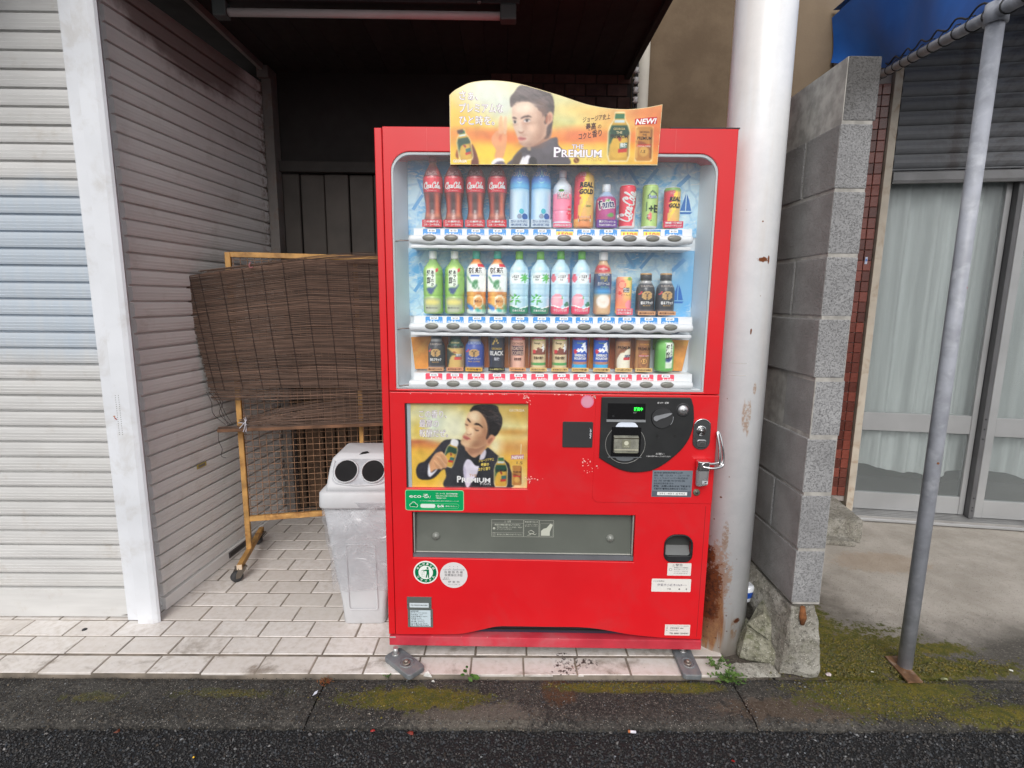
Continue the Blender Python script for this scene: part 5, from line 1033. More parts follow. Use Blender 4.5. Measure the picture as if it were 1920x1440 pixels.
cv.poly([(800, 840), (850, 755), (940, 770), (985, 830), (965, 930), (900, 1030), (860, 1100), (830, 1090), (805, 980)], (.90, .87, .93), 1, 2); cv.poly([(800, 850), (830, 900), (820, 1040), (805, 980)], (.72, .68, .80), .6, 8)
cv.poly([(1000, 690), (1062, 640), (1070, 700), (1040, 755), (985, 760)], (.88, .85, .90), 1, 2)
cv.poly([(820, 640), (850, 690), (905, 735), (960, 740), (1010, 700), (1060, 630), (1070, 560), (830, 560)], (.80, .60, .46), 1, 3); cv.poly([(850, 655), (900, 700), (1000, 660), (1050, 600), (900, 620)], (.62, .42, .32), .7, 10)
cv.poly([(828, 660), (870, 705), (930, 742), (1000, 700), (990, 760), (1000, 830), (940, 830), (890, 770), (830, 740)], (.07, .065, .08), 1, 2)
# head tilted back, eyes closed
cv.poly([(862, 215), (905, 190), (1000, 165), (1090, 260), (1110, 360), (1100, 480), (1080, 560), (1040, 600), (960, 630), (860, 620), (790, 590), (765, 555), (790, 510), (788, 480), (830, 430), (820, 340), (840, 270)], (.88, .70, .54), 1, 2)
cv.poly([(870, 230), (940, 200), (1000, 240), (1000, 310), (940, 300), (870, 270)], (.96, .86, .70), .7, 16); cv.poly([(850, 400), (900, 380), (930, 440), (900, 500), (850, 480)], (.97, .86, .72), .6, 14); cv.poly([(960, 460), (1080, 400), (1080, 540), (980, 610), (880, 610), (960, 540)], (.74, .52, .38), .6, 20); cv.poly([(790, 560), (860, 560), (880, 600), (820, 600)], (.95, .82, .66), .6, 10)
cv.poly([(1070, 520), (1110, 470), (1170, 465), (1180, 500), (1140, 560), (1100, 600), (1080, 560)], (.85, .60, .46), 1, 2); cv.poly([(1095, 530), (1140, 500), (1150, 520), (1105, 570)], (.58, .34, .24), .7, 4)
cv.poly([(880, 200), (890, 165), (960, 120), (1180, 120), (1225, 190), (1262, 270), (1260, 350), (1225, 430), (1185, 480), (1130, 462), (1085, 520), (1070, 500), (1090, 400), (1070, 300), (1020, 225), (970, 190), (925, 185)], (.10, .075, .07), 1, 2); cv.poly([(980, 140), (1120, 150), (1200, 230), (1230, 320), (1150, 250), (1050, 190)], (.24, .18, .16), .6, 14)
for (x, y, rx, ry, c, al) in ((930, 260, 60, 50, (.99, .92, .80), .5), (880, 440, 34, 40, (.99, .91, .78), .5), (1010, 500, 60, 80, (.62, .42, .30), .45), (950, 590, 90, 34, (.55, .36, .25), .5), (1060, 420, 34, 90, (.58, .38, .27), .5), (970, 440, 50, 34, (.93, .76, .60), .4), (960, 390, 44, 12, (.66, .44, .32), .4), (840, 580, 50, 24, (.93, .78, .62), .5), (1020, 280, 40, 50, (.66, .46, .33), .4), (870, 490, 30, 10, (.68, .46, .34), .4)): cv.ell(x, y, rx, ry, c, al, .9)
cv.poly([(845, 275), (862, 282), (888, 318), (880, 325), (855, 300)], (.14, .08, .06), 1, 1.5); cv.poly([(925, 345), (960, 330), (1000, 345), (1038, 388), (990, 360), (950, 352)], (.13, .08, .06), 1, 1.5)
cv.poly([(820, 338), (850, 352), (860, 350), (850, 362), (828, 352)], (.20, .10, .08), 1, 1.2); cv.poly([(928, 385), (950, 408), (985, 412), (992, 405), (980, 422), (948, 418)], (.18, .10, .08), 1, 1.2)
cv.poly([(855, 360), (870, 380), (850, 440), (838, 452), (870, 465), (905, 440), (890, 395)], (.95, .80, .64), .7, 5); cv.poly([(836, 455), (868, 466), (900, 448), (890, 470), (850, 472)], (.55, .32, .24), .8, 3)
cv.poly([(795, 495), (812, 478), (850, 490), (890, 520), (860, 522), (850, 535), (815, 520)], (.78, .44, .38), 1, 2); cv.poly([(800, 498), (840, 506), (886, 520), (840, 514)], (.48, .2, .18), 1, 1.5)
# hand with the small bottle
prod_bottle(cv, 650, 690, 130, 320, True, 18); cv.poly([(655, 530), (690, 520), (735, 540), (740, 575), (720, 610), (650, 585)], (.93, .92, .94), 1, 2)
cv.poly([(385, 820), (420, 750), (470, 690), (545, 672), (562, 720), (600, 770), (600, 850), (560, 870), (500, 880), (450, 890), (400, 920)], (.87, .64, .46), 1, 2)
for p_ in ([(520, 680), (560, 690), (600, 750), (610, 800), (590, 800), (555, 760)], [(470, 720), (520, 740), (575, 820), (590, 862), (565, 860), (520, 800)], [(440, 770), (480, 800), (540, 870), (530, 885), (480, 850)]):
    cv.poly(p_, (.93, .74, .56), 1, 2); cv.poly([(a + 4, b + 22) for a, b in p_[:3]] + [(a - 4, b + 10) for a, b in p_[3:]], (.62, .38, .24), .35, 3)
cv.poly([(372, 860), (385, 810), (398, 900), (415, 925), (480, 880), (470, 905), (400, 975), (368, 950)], (.93, .92, .96), 1, 2)
prod_bottle(cv, 1250, 905, 150, 350); prod_can(cv, 1445, 945, 115, 235)
mb = MB(); mb.box(.070, .515, .0150, .018, .655, .985, (.85, .75, .4)); mb.build('poster_backing', PR, vm)
photo(cv, [(880, 200), (890, 165), (960, 120), (1180, 120), (1225, 190), (1262, 270), (1260, 350), (1225, 430), (1185, 480), (1130, 462), (1085, 520), (1070, 500), (1090, 400), (1070, 300), (1020, 225), (970, 190)], (1000, 150, 1230, 400), 2)
V, F, C = cv.mesh(lambda X, Y: (pu(X), X * 0 + .0142, pz(Y)), lambda X, Y: (X > 172) & (X < 1575) & (Y > 95) & (Y < 1105)); po = npmesh('poster_print', V, F, C, PRG, vm)
mb = MB(); mb.box(pu(132), pu(174), .012, .0145, .660, .975, (.68, .73, .76)); mb.box(pu(108), pu(132), .008, .0145, .660, .975, (.06, .11, .11)); mb.build('poster_channel', PR, vm)
mb = MB()
def tq(s, x, y, h, c, w=None, sh=0, bold=0, al='l', rot=0, yy=.0138, ol=None):
    if ol: put(mb, s, pu(x), pz(y), h * .000309, ol, yy + .0002, w * .0002961 if w else None, sh, bold + .03, al, rot)
    put(mb, s, pu(x), pz(y), h * .000309, c, yy, w * .0002961 if w else None, sh, bold, al, rot)
for s, y, w in (('この香り、', 268, 330), ('最高の', 378, 235), ('報酬だぜ。', 492, 345)): tq(s, 275, y, 70, (.98, .97, .98), w, 0, .004, ol=(.58, .45, .55))
tq('GEORGIA', 1345, 190, 30, (.93, .90, .80), 180, 0, .01); tq('ジョージア史上', 985, 790, 26, (.92, .80, .35), 185, .15, .02, 'l', 8); tq('最高の', 1010, 840, 30, (.93, .82, .38), 100, .15, .03, 'l', 7); tq('コクと香り', 975, 895, 30, (.93, .82, .38), 150, .15, .03, 'l', 7)
tq('THE', 868, 965, 32, (.80, .62, .45), 90, 0, .01); tq('P', 720, 1035, 76, WHITE, 52, 0, .03); tq('REMIUM', 778, 1035, 56, WHITE, 345, 0, .03); tq('ザ・プレミアム', 1000, 1066, 24, WHITE, 130, 0, .02)
mb.flat([(pu(1372), pz(755)), (pu(1525), pz(745)), (pu(1525), pz(692)), (pu(1372), pz(702))], .0139, (.80, .55, .55)); tq('NEW!', 1378, 748, 36, (.96, .93, .93), 142, .25, .03, 'l', 2, .0134); tq('1.5', 1440, 810, 34, (.35, .28, .2), 70, 0, .01); tq('PREMIUM', 1250, 902, 28, (.12, .08, .05), 130, 0, .02, 'c'); tq('PREMIUM', 1445, 915, 22, (.3, .16, .06), 96, 0, .02, 'c')
mb.flat([(pu(1484), pz(690)), (pu(1492), pz(690)), (pu(1496), pz(570)), (pu(1488), pz(570))], .0139, (.93, .9, .7))
mb.build('lettering', PRG, po)
mb = MB(); mb.box(.0795, .508, .0035, .005, .665, .974); mb.build('poster_pane', GP_.m, vm)

# ---- stickers
mb = MB(); y = -.0006; mb.flat(rrect(.0735, .2835, .5815, .6585, .008), y, (.55, .85, .65)); mb.flat(rrect(.0755, .2815, .5835, .6565, .007), y - .0003, (.02, .62, .36))
put(mb, 'ecoる', .0885, .6295, .0135, WHITE, y - .0006, .070, 0, .004, 'l'); put(mb, '/', .160, .6275, .010, WHITE, y - .0006, .006, .3, .01, 'l')
for i, s in enumerate(('コカ・コーラは、飲料の自動販売機に', '地球にやさしい省エネ技術を採用し', 'て環境に配慮しています。')): put(mb, s, .183, .6435 - i * .0085, .0040, WHITE, y - .0006, .080 if i < 2 else .038, 0, .006, 'l')
put(mb, 'ピークシフト自販機は電気の使用が集中する時間をずらしています', .126, .6165, .0026, WHITE, y - .0006, .140, 0, 0, 'l')
for r_, c in ((1.0, WHITE), (.78, (.02, .62, .36))):
    for (cx, cz, q) in ((.095, .601, .0065), (.1035, .6055, .0085), (.112, .600, .0065)): mb.flat(circ(cx, cz, q - (0 if r_ == 1 else .0014), 14), y - .0004 - (0 if r_ == 1 else .0003), c)
    q = 0 if r_ == 1 else .0014; mb.flat([(.094, .5945 + q), (.112, .5945 + q), (.112, .602), (.094, .602)], y - .0004 - (0 if r_ == 1 else .0003), c)
mb.flat(rrect(.126, .266, .590, .608, .009, 5), y - .0005, (.55, .85, .65)); mb.flat(rrect(.1268, .2652, .5908, .6072, .008, 5), y - .0007, (.02, .62, .36)); mb.flat(rrect(.128, .181, .592, .606, .006, 5), y - .0009, (.88, .92, .89))
script(mb, .200, .599, .024, .008, WHITE, y - .0009, t=.2); put(mb, '環境にやさしく', .217, .5965, .004, WHITE, y - .0009, .042, 0, 0, 'l')
mb.build('eco_sticker', PRG, vm)
mb = MB(); cx, cz = .1425, .3425; G = (.02, .45, .28); mb.flat(circ(cx, cz, .0450, 40), y, (.93, .95, .93)); mb.flat(circ(cx, cz, .0400, 40), y - .0003, G); mb.flat(circ(cx, cz, .0265, 36), y - .0006, (.93, .95, .93))
for s, a0, a1, f in (('のんだあとは', 150, 30, 1), ('リサイクル', 212, 328, -1)):
    for i, ch in enumerate(s):
        a = a0 + (a1 - a0) * i / (len(s) - 1); rr = .0298 if f > 0 else .0368; put(mb, ch, cx + rr * math.cos(R(a)), cz + rr * math.sin(R(a)), .0072, (.93, .96, .93), y - .0006, None, 0, .03, 'c', a - 90 if f > 0 else a + 90)
mb.flat(circ(cx + .007, cz + .0175, .0040, 12), y - .0009, G); mb.flat([(cx + .002, cz + .012), (cx + .012, cz + .012), (cx + .013, cz - .004), (cx + .012, cz - .021), (cx + .008, cz - .021), (cx + .008, cz - .006), (cx + .003, cz - .021), (cx - .001, cz - .020), (cx + .003, cz - .004), (cx + .003, cz + .006), (cx - .010, cz + .004), (cx - .010, cz + .007)], y - .0009, G)
for a, b in (((-.018, .0), (-.015, -.019)), ((-.012, 0), (-.011, -.019)), ((-.006, 0), (-.006, -.019)), ((-.018, .001), (-.002, .001)), ((-.017, -.007), (-.004, -.007)), ((-.016, -.018), (-.005, -.018))): ribbon(mb, [(cx + a[0], cz + a[1]), (cx + b[0], cz + b[1])], .0014, G, y - .0009, cal=0)
ribbon(mb, [(cx - .018, cz + .005), (cx - .008, cz + .010)], .004, G, y - .0009, cal=0)
mb.build('recycling_sticker', PRG, vm)
mb = MB(); cx, cz = .245, .333; mb.flat(circ(cx, cz, .0505, 44), y, (.87, .86, .86)); GY = (.30, .30, .32)
for a in range(6): mb.flat(circ(cx - .014 + (a % 3) * .014, cz + .034 - (a // 3) * .009, .0012, 8), y - .0004, (.35, .5, .45))
put(mb, '公益社団法人自動販売機設置', cx, cz + .0195, .0032, (.4, .45, .5), y - .0004, .078); put(mb, '自 動 販 売 機', cx, cz + .008, .0075, GY, y - .0004, .066); put(mb, '設置届出済証', cx, cz - .0035, .0075, GY, y - .0004, .066); put(mb, '届 出 先', cx - .036, cz - .0125, .003, GY, y - .0004, .018, 0, 0, 'l'); put(mb, '静岡県条例による', cx - .040, cz - .018, .003, GY, y - .0004, .026, 0, 0, 'l')
put(mb, '伊 東 市', cx, cz - .0305, .007, GY, y - .0004, .042); put(mb, '平成二十七年 交付 第一二号', cx, cz - .0385, .0028, (.45, .45, .5), y - .0004, .046)
mb.build('permit_sticker', PRG, vm)
mb = MB(); y = -.0035; mb.box(.0715, .162, y + .0004, -.0002, .197, .245, (.38, .40, .39)); mb.flat(rrect(.081, .152, .204, .222, .001, 1), y, (.82, .86, .88)); put(mb, 'FUJI VENDER MACHINE', .1165, .2115, .0042, (.2, .2, .22), y - .0005, .062, 0, .02)
mb.box(.0735, .1665, y + .0004, -.0002, .124, .1955, (.40, .43, .42)); mb.flat([(.083, .128), (.158, .128), (.158, .193), (.083, .193)], y, (.78, .84, .87))
for i in range(9): put(mb, ('自動販売機', '形式 FVM-3022', '定格電圧 100V', '定格消費電力 420W', '電動機 300W', '冷媒 R134a', '質量 245kg', '製造番号 05-2014', '富士電機株式会社')[i], .085, .1875 - i * .0070, .0034, (.15, .16, .18), y - .0005, (.03, .06, .045, .062, .04, .05, .05, .06, .068)[i], 0, .02 if i in (0, 8) else 0, 'l')
for (a, b) in ((.0745, .214), (.158, .214), (.0765, .16), (.1625, .16)): mb.flat(circ(a, b, .0014, 8), y - .0005, BLACKC)
mb.build('rating_plate', PRG, vm)
mb = MB(); y = -.0006
mb.flat(rrect(1.0245, 1.1105, .3435, .3925, .002, 2), y, (.90, .89, .87)); put(mb, '⚠', 1.046, .381, .007, GY, y - .0004, .010); put(mb, '警告', 1.066, .381, .008, GY, y - .0004, .026)
for i in range(4): put(mb, ('転倒防止のため機械を', '押したり揺らしたりしない', 'でください。けがをする', 'おそれがあります。')[i], 1.048, .373 - i * .0075, .0040, (.42, .42, .44), y - .0004, .052, 0, 0, 'l')
put(mb, '○', 1.036, .362, .010, (.5, .5, .5), y - .0004, .011); mb.build('warning_sticker', PRG, vm)
mb = MB(); mb.flat(rrect(.970, 1.1135, .2795, .3305, .003, 2), y, (.91, .90, .88)); put(mb, 'ここの住所は', .976, .319, .0045, GY, y - .0004, .040, 0, .01, 'l'); put(mb, '伊東市小名木1069−一', 1.045, .3025, .0080, (.45, .42, .5), y - .0004, .108, .1, 0); put(mb, '丁目', 1.034, .288, .005, GY, y - .0004, .013, 0, .02); put(mb, '番', 1.072, .288, .005, GY, y - .0004, .006, 0, .02); put(mb, '号', 1.098, .288, .005, GY, y - .0004, .006, 0, .02); mb.build('address_sticker', PRG, vm)
mb = MB(); mb.flat(rrect(1.0285, 1.1215, .1045, .1485, .001, 1), y, (.90, .87, .85))
put(mb, 'コカ・コーラセントラルジャパン株式会社', 1.033, .1415, .0030, (.5, .4, .42), y - .0004, .083, 0, 0, 'l'); put(mb, '管理', 1.033, .1325, .0034, GY, y - .0004, .006, 0, 0, 'l'); put(mb, '伊東営業所 3886', 1.047, .132, .0044, GY, y - .0004, .05, 0, .01, 'l'); put(mb, '電話', 1.033, .1235, .0034, GY, y - .0004, .006, 0, 0, 'l'); put(mb, '0557-37-2061', 1.047, .1235, .0036, GY, y - .0004, .03, 0, 0, 'l'); put(mb, 'TEL 0800-1234567', 1.046, .1105, .0058, (.15, .15, .17), y - .0004, .070, 0, .02, 'l'); mb.build('contact_sticker', PRG, vm)
mb = MB(); y = -.0028; mb.flat(circ(.713, .986, .0225, 30), -.0008, (.88, .50, .62)); mb.flat(circ(.713, .986, .0185, 30), -.0011, (.86, .60, .68)); mb.build('round_sticker', PRG, vm)
mb = MB(); r_ = random.Random(3)
def scr(cx, cz, sx, sz, n, y=-.0007, s0=.0010, s1=.0038):
    for _ in range(n):
        x, z = cx + r_.gauss(0, sx), cz + r_.gauss(0, sz); q = r_.uniform(s0, s1); a = r_.uniform(0, 3)
        mb.flat([(x + q * math.cos(a + t) * r_.uniform(.4, 1.1), z + q * math.sin(a + t) * r_.uniform(.4, 1.3)) for t in (0, 1.2, 2.3, 3.4, 4.6, 5.4)], y, (.95, .72, .70))
scr(.722, 1.004, .012, .003, 22); scr(.738, 1.002, .006, .003, 14, s1=.005); scr(.50, 1.001, .006, .005, 16); scr(.515, .985, .008, .01, 10, s1=.0025); scr(.716, .775, .006, .015, 14); scr(.73, .74, .009, .006, 8, s1=.002); scr(.515, .700, .004, .010, 10, s1=.004); scr(.530, .705, .014, .002, 14, s1=.003); scr(.756, .752, .002, .003, 4, -.0027); scr(.33, 1.008, .12, .0008, 30, s1=.003); scr(.64, 1.009, .03, .0006, 12); scr(.50, .02 + .068, .3, .0008, 8, -.0045, .0006, .002)
mb.build('paint_scratches', PR, vm)
mb = MB(); mb.plate(rrect(.630, .7355, .8225, .9145, .004, 3), [], -.0035, .001, .001, None); mb.build('cover_plate', mat('cover_black', (.03, .031, .033), .5), vm)
mb = MB(); scr(.727, .875, .0015, .010, 16, -.0038, .001, .004); mb.c = [(.8, .82, .84)] * len(mb.v); mb.build('plate_scratches', PR, vm)

# ---- coin unit
cp = smooth([(.7600, .787), (.793, .766), (.833, .746), (.871, .7365), (.907, .7365), (.947, .744), (.986, .765), (1.024, .797), (1.055, .832), (1.075, .873), (1.083, .923), (1.079, .974)], 4, False) + [(1.070, 1.001), (1.064, 1.0055), (.764, 1.0050), (.7605, 1.001)]
mb = MB(); mb.plate(cp, [], -.0085, -.0023, .0025); cu = mb.build('coin_unit', mat('coin_black', (.020, .021, .022), .42, var=.15, vs=8, bump=.05, bs=300), vm)
def cpart(name, m): return mb.build(name, m, cu)
mb = MB(); mb.box(.783, .913, -.0096, -.0084, .925, .983); cpart('display_window', mat('display_black', (.006, .006, .007), .08, coat=.6))
mb = MB(); mb.prism([(-.013, .918), (-.0084, .918), (-.0084, .926), (-.010, .926)], lambda y, z, u: (u, y, z), .780, .915); cpart('display_ledge', mat('ledge_grey', (.12, .13, .14), .4))
EM = NT('green_led'); EM.set(Emission_Strength=1.6); EM.b.inputs['Emission Color'].default_value = (.03, 1, .06, 1); EM.b.inputs['Base Color'].default_value = (.02, .5, .05, 1)
mb = MB(); put(mb, '販売中', .8885, .9585, .0095, WHITE, -.0100, .030, 0, .03); mb.hascol = False; cpart('sale_light', EM.m)
mb = MB(); put(mb, '準備中', .877, .949, .0035, (.6, .6, .6), -.0100, .012); mb.flat(circ(.803, .938, .004, 12), -.0098, (.12, .13, .14)); cpart('display_marks', PR)
mb = MB(); mb.lathe([(.036, -.0135), (.038, -.0095), (.0385, -.008)][::-1], 36, .9715, .934, ax='y'); mb.build('lever_dial', MATS['cover_black'], cu)
mb = MB(); mb.prism(smooth([(.943, .927), (.9515, .923), (.962, .930), (.985, .938), (1.001, .948), (1.002, .952), (.985, .950), (.962, .944), (.948, .941), (.941, .935)]), lambda a, b, y: (a, y, b), -.0175, -.0138); cpart('lever', mat('lever_grey', (.30, .31, .33), .35, .2))
mb = MB(); mb.tube([(.9715 + .0375 * math.cos(R(a)), -.0138, .934 + .0375 * math.sin(R(a))) for a in range(-40, 12, 6)], .0012, 5); cpart('dial_glint_edge', MATS['lever_grey'])
mb = MB(); mb.lathe([(.021, -.0105), (.0235, -.009), (.025, -.0083)][::-1], 30, 1.0425, .9615, ax='y'); cpart('slot_ring', MATS['cover_black'])
mb = MB(); mb.lathe([(.017, -.0108), (.0165, -.0135), (.012, -.0165), (.005, -.0178), (.0005, -.018)], 28, 1.0425, .9620, ax='y'); mb.warp(lambda x, y, z: (x, y, z)); cpart('coin_slot', mat('satin_steel', (.62, .62, .63), .3, .9))
mb = MB(); mb.box(1.034, 1.051, -.0184, -.0178, .9610, .9626); cpart('slot_gap', MATS['display_black'])
mb = MB(); mb.tube([(.849 + .069 * math.cos(R(a)), -.0087, .838 + .069 * math.sin(R(a))) for a in range(0, 361, 8)], .0009, 5, caps=False); cpart('ring_line', mat('ring_grey', (.33, .33, .31), .4))
mb = MB(); mb.prism([(.813, .900), (.890, .900), (.888, .905), (.880, .914), (.865, .919), (.838, .919), (.822, .914), (.815, .905)], lambda a, b, y: (a, y, b), -.0105, -.0086); cpart('bill_mouth', mat('bill_white', (.72, .78, .90), .4))
mb = MB(); mb.box(.8, .902, -.0100, -.0087, .794, .899); cpart('bill_recess', MATS['display_black'])
mb = MB(); mb.prism([(-.0102, .808), (-.024, .812), (-.024, .822), (-.019, .866), (-.0102, .870)], lambda y, z, u: (u, y, z), .807, .893); mb.build('bill_guide', mat('guide_olive', (.20, .20, .165), .3, var=.3, vs=30, coat=.3), cu, bevel=.0015)
mb = MB(); mb.box(.809, .891, -.0252, -.0244, .8205, .8235, (.75, .74, .66)); mb.box(.811, .889, -.0252, -.0244, .811, .8125, (.6, .6, .52)); mb.flat(rrect(.835, .864, .829, .857, .004, 3), -.0243, (.50, .50, .43)); mb.flat(circ(.8495, .846, .008, 10), -.0247, (.80, .80, .72)); put(mb, '千円', .8495, .831, .005, (.8, .8, .72), -.0247, .018); mb.box(.806, .894, -.0218, -.0206, .861, .8635, (.25, .22, .15)); cpart('guide_marks', PR)
mb = MB(); mb.box(.79, .907, -.0112, -.0088, .7895, .7925); mb.prism(circ(.849, .789, .031, 12, .012, math.pi, 2 * math.pi), lambda a, b, y: (a, y, b), -.0102, -.0087); cpart('bill_lip', MATS['ledge_grey'])
mb = MB(); put(mb, 'おつり・返却', .9725, .9835, .0055, (.85, .85, .85), -.0089, .038, 0, .02); put(mb, 'お願い', .972, .802, .0055, (.75, .75, .75), -.0089, .030, 0, .01); put(mb, '硬貨は1枚ずつゆっくり入れてください', .968, .7935, .0042, (.80, .80, .80), -.0089, .085, 0, .015); put(mb, 'ハ', .965, .861, .004, (.3, .3, .3), -.0089, .006); mb.flat(circ(.958, .869, .0045, 12), -.0089, (.07, .07, .07)); mb.flat(circ(1.02, .869, .0045, 12), -.0089, (.07, .07, .07)); mb.flat(circ(.958, .869, .003, 12), -.0091, (.16, .15, .15)); mb.flat(circ(1.02, .869, .003, 12), -.0091, (.16, .15, .15)); cpart('lettering', PR)
# lock plate
mb = MB(); mb.prism(rrect(1.0835, 1.1435, .821, .931, .029, 8), lambda a, b, y: (a, y, b), -.0075, -.0023); lk = mb.build('lock_handle', mat('lock_grey', (.13, .135, .14), .3, .7), vm, bevel=.002)
mb = MB(); mb.tube([(1.1135 + .029 * math.cos(R(a)), -.0075, .902 + .028 * math.sin(R(a))) for a in range(20, 165, 8)], .0022, 6); mb.build('bright_rim', CH, lk)
for r_2, m_ in ((.0175, CH), (.0155, DG), (.0115, CH), (.0095, DG), (.006, CH)):
    mb = MB(); mb.lathe([(r_2, -.0078), (r_2 * .97, -.009 - (.0175 - r_2) * .25), (r_2 * .2, -.0092 - (.0175 - r_2) * .25)], 26, 1.1115, .889, ax='y'); mb.build('lock_barrel', m_, lk)
mb = MB(); mb.box(1.1105, 1.1125, -.0130, -.0120, .884, .894); mb.build('keyhole', MATS['display_black'], lk)
mb = MB(); mb.prism(rrect(1.097, 1.130, .830, .858, .008, 4), lambda a, b, y: (a, y, b), -.0120, -.0076); mb.build('pull_grip', CH, lk, bevel=.003)
mb = MB(); mb.prism([(1.102, .834), (1.125, .838), (1.120, .850), (1.108, .846)], lambda a, b, y: (a, y, b), -.0128, -.0121); mb.build('grip_shade', DG, lk)
mb = MB(); mb.lathe([(.0125, -.0023), (.012, -.006), (.008, -.0072), (.001, -.0073)], 20, 1.110, .6635, ax='y'); mb.build('bolt', mat('bolt_olive', (.17, .18, .13), .4, .5), vm)
mb = MB(); mb.lathe([(.0062, -.0074), (.0056, -.0082), (.001, -.0083)], 6, 1.110, .6635, ax='y'); mb.build('bolt_socket', DG, vm)
mb = MB(); y = -.0028; mb.box(.951, 1.0925, y, -.0022, .645, .743, (.46, .50, .54)); mb.flat([(.953, .6465), (1.0905, .6465), (1.0905, .667), (.953, .667)], y - .0003, (.36, .39, .43)); mb.flat([(.971, .6515), (1.077, .6515), (1.077, .6635), (.971, .6635)], y - .0006, (.92, .93, .93))
put(mb, '391-401-6442', 1.024, .6545, .0065, (.35, .35, .38), y - .0009, .092); 
for i, (s, w, b2) in enumerate((('販売者 静岡県伊東市広野', .10, 0), ('商 号 コカ・コーラ', .125, 0), ('セントラルジャパン株式会社', .12, 0), ('住 所 伊東市宇佐美', .11, 0), ('食品衛生責任者 鈴木', .07, 0), ('故障・お問い合わせは 下記まで', .13, .03), ('下記管理番号をお知らせください', .12, .03))): put(mb, s, .957, .7315 - i * .0098, .0052, (.20, .22, .25), y - .0006, w, 0, b2, 'l')
mb.build('service_label', PRG, vm)

# ---- delivery flap and change cup
FL = mat('smoked_flap', (.125, .135, .118), .22, var=.12, vs=3, coat=.5, dirt=(.19, .20, .18), dirtamt=.4)
mb = MB(); mb.prism([(.0165, .415), (.020, .414), (.042, .586), (.038, .586)], lambda y, z, u: (u, y, z), .1055, .8915); fl = mb.build('delivery_flap', FL, vm)
mb = MB(); mb.box(.094, .902, .060, .07, .388, .580); mb.build('delivery_well', MATS['chassis_dark'], vm)
mb = MB(); mb.box(.0965, .8995, .006, .06, .3955, .4115); mb.build('flap_lip', mat('lip_grey', (.13, .135, .15), .45), vm)
mb = MB(); mb.box(.1055, .8915, .0145, .0162, .414, .4175); mb.build('flap_edge', mat('edge_pale', (.42, .42, .38), .3), vm)
for x in (.099, .8925):
    mb = MB(); mb.box(x, x + .0045, .010, .05, .414, .5735); mb.build('flap_guide', mat('guide_grey', (.26, .27, .25), .4), vm)
for x in (.178, .8165):
    mb = MB(); mb.lathe([(.014, .024), (.0135, .018), (.009, .0135), (.001, .0125)], 22, x, .474, ax='y'); mb.build('flap_stop', mat('stop_grey', (.20, .21, .19), .3), vm)
mb = MB(); yy = lambda z: .0160 + (z - .415) * .1288 - .0005; LC = (.74, .75, .70)
def fbox(x0, x1, z0, z1, w=.0011):
    for a in ([(x0, z0), (x1, z0)], [(x1, z0), (x1, z1)], [(x1, z1), (x0, z1)], [(x0, z1), (x0, z0)]): ribbon(mb, a, w * 2, LC, 0, lambda px, pz_: (px, yy(pz_), pz_), 0)
m3 = lambda px, pz_: (px, yy(pz_) - .0001, pz_)
fbox(.382, .498, .475, .537); fbox(.500, .555, .475, .537); fbox(.557, .609, .475, .536); ribbon(mb, [(.383, .524), (.497, .524)], .0016, LC, 0, m3, 0); ribbon(mb, [(.383, .489), (.497, .489)], .0016, LC, 0, m3, 0)
put(mb, '⚠ 注意', .440, .5275, .0055, LC, 0, .026, map3=m3); put(mb, '商品は1本毎に取り出してください', .440, .5155, .0048, LC, 0, .094, 0, .02, map3=m3); put(mb, '❶', .391, .501, .007, LC, 0, .009, map3=m3); put(mb, '取り出し口が開いている場合、商品が', .402, .507, .0040, LC, 0, .092, 0, 0, 'l', map3=m3); put(mb, '出てこないことがあります。', .402, .500, .0040, LC, 0, .055, 0, 0, 'l', map3=m3); put(mb, '⊘', .391, .4785, .008, LC, 0, .009, map3=m3); put(mb, '取り出し口に物を入れないでください', .402, .480, .0045, LC, 0, .092, 0, .01, 'l', map3=m3)
put(mb, '商品の取り出し方', .5275, .5275, .0042, LC, 0, .048, 0, .01, map3=m3); put(mb, 'ふたを押して商品を', .5275, .5185, .0034, LC, 0, .046, map3=m3); put(mb, '取り出してください', .5275, .5125, .0034, LC, 0, .046, map3=m3)
for P in ([(.512, .480), (.522, .482), (.530, .488), (.541, .483), (.547, .487)], [(.516, .494), (.527, .499), (.538, .492), (.533, .486), (.520, .488), (.516, .494)]): ribbon(mb, P, .0022, LC, 0, m3, 0)
mb.add([m3(*q) for q in [(.563, .480), (.595, .480), (.595, .494), (.606, .520), (.597, .524), (.583, .508), (.572, .505), (.563, .497)]], [tuple(range(8))], LC); fbox(.560, .606, .478, .524, .0006)
mb.build('flap_print', PR, fl)
mb = MB()
for r_3, z3 in ((.0, 0),): mb.plate(rrect(1.0075, 1.1115, .397, .503, [.029, .029, .041, .041], 6), [rrect(1.0125, 1.1065, .420, .4975, [.012, .012, .036, .036], 6)], -.0045, .012, .0015)
cc = mb.build('change_cup', BP, vm)
mb = MB(); mb.box(1.01, 1.11, .030, .034, .398, .502); mb.build('cup_back', mat('cup_grey', (.055, .058, .056), .35), cc)
mb = MB(); mb.prism([(.004, .418), (.030, .418), (.030, .448)], lambda y, z, u: (u, y, z), 1.014, 1.105); mb.build('cup_slope', mat('cup_slope', (.13, .135, .135), .4), cc)
mb = MB(); mb.prism([(-.006, .400), (.004, .400), (.004, .421), (-.004, .421)], lambda y, z, u: (u, y, z), 1.022, 1.098); mb.build('cup_lip', BP, cc, bevel=.002)
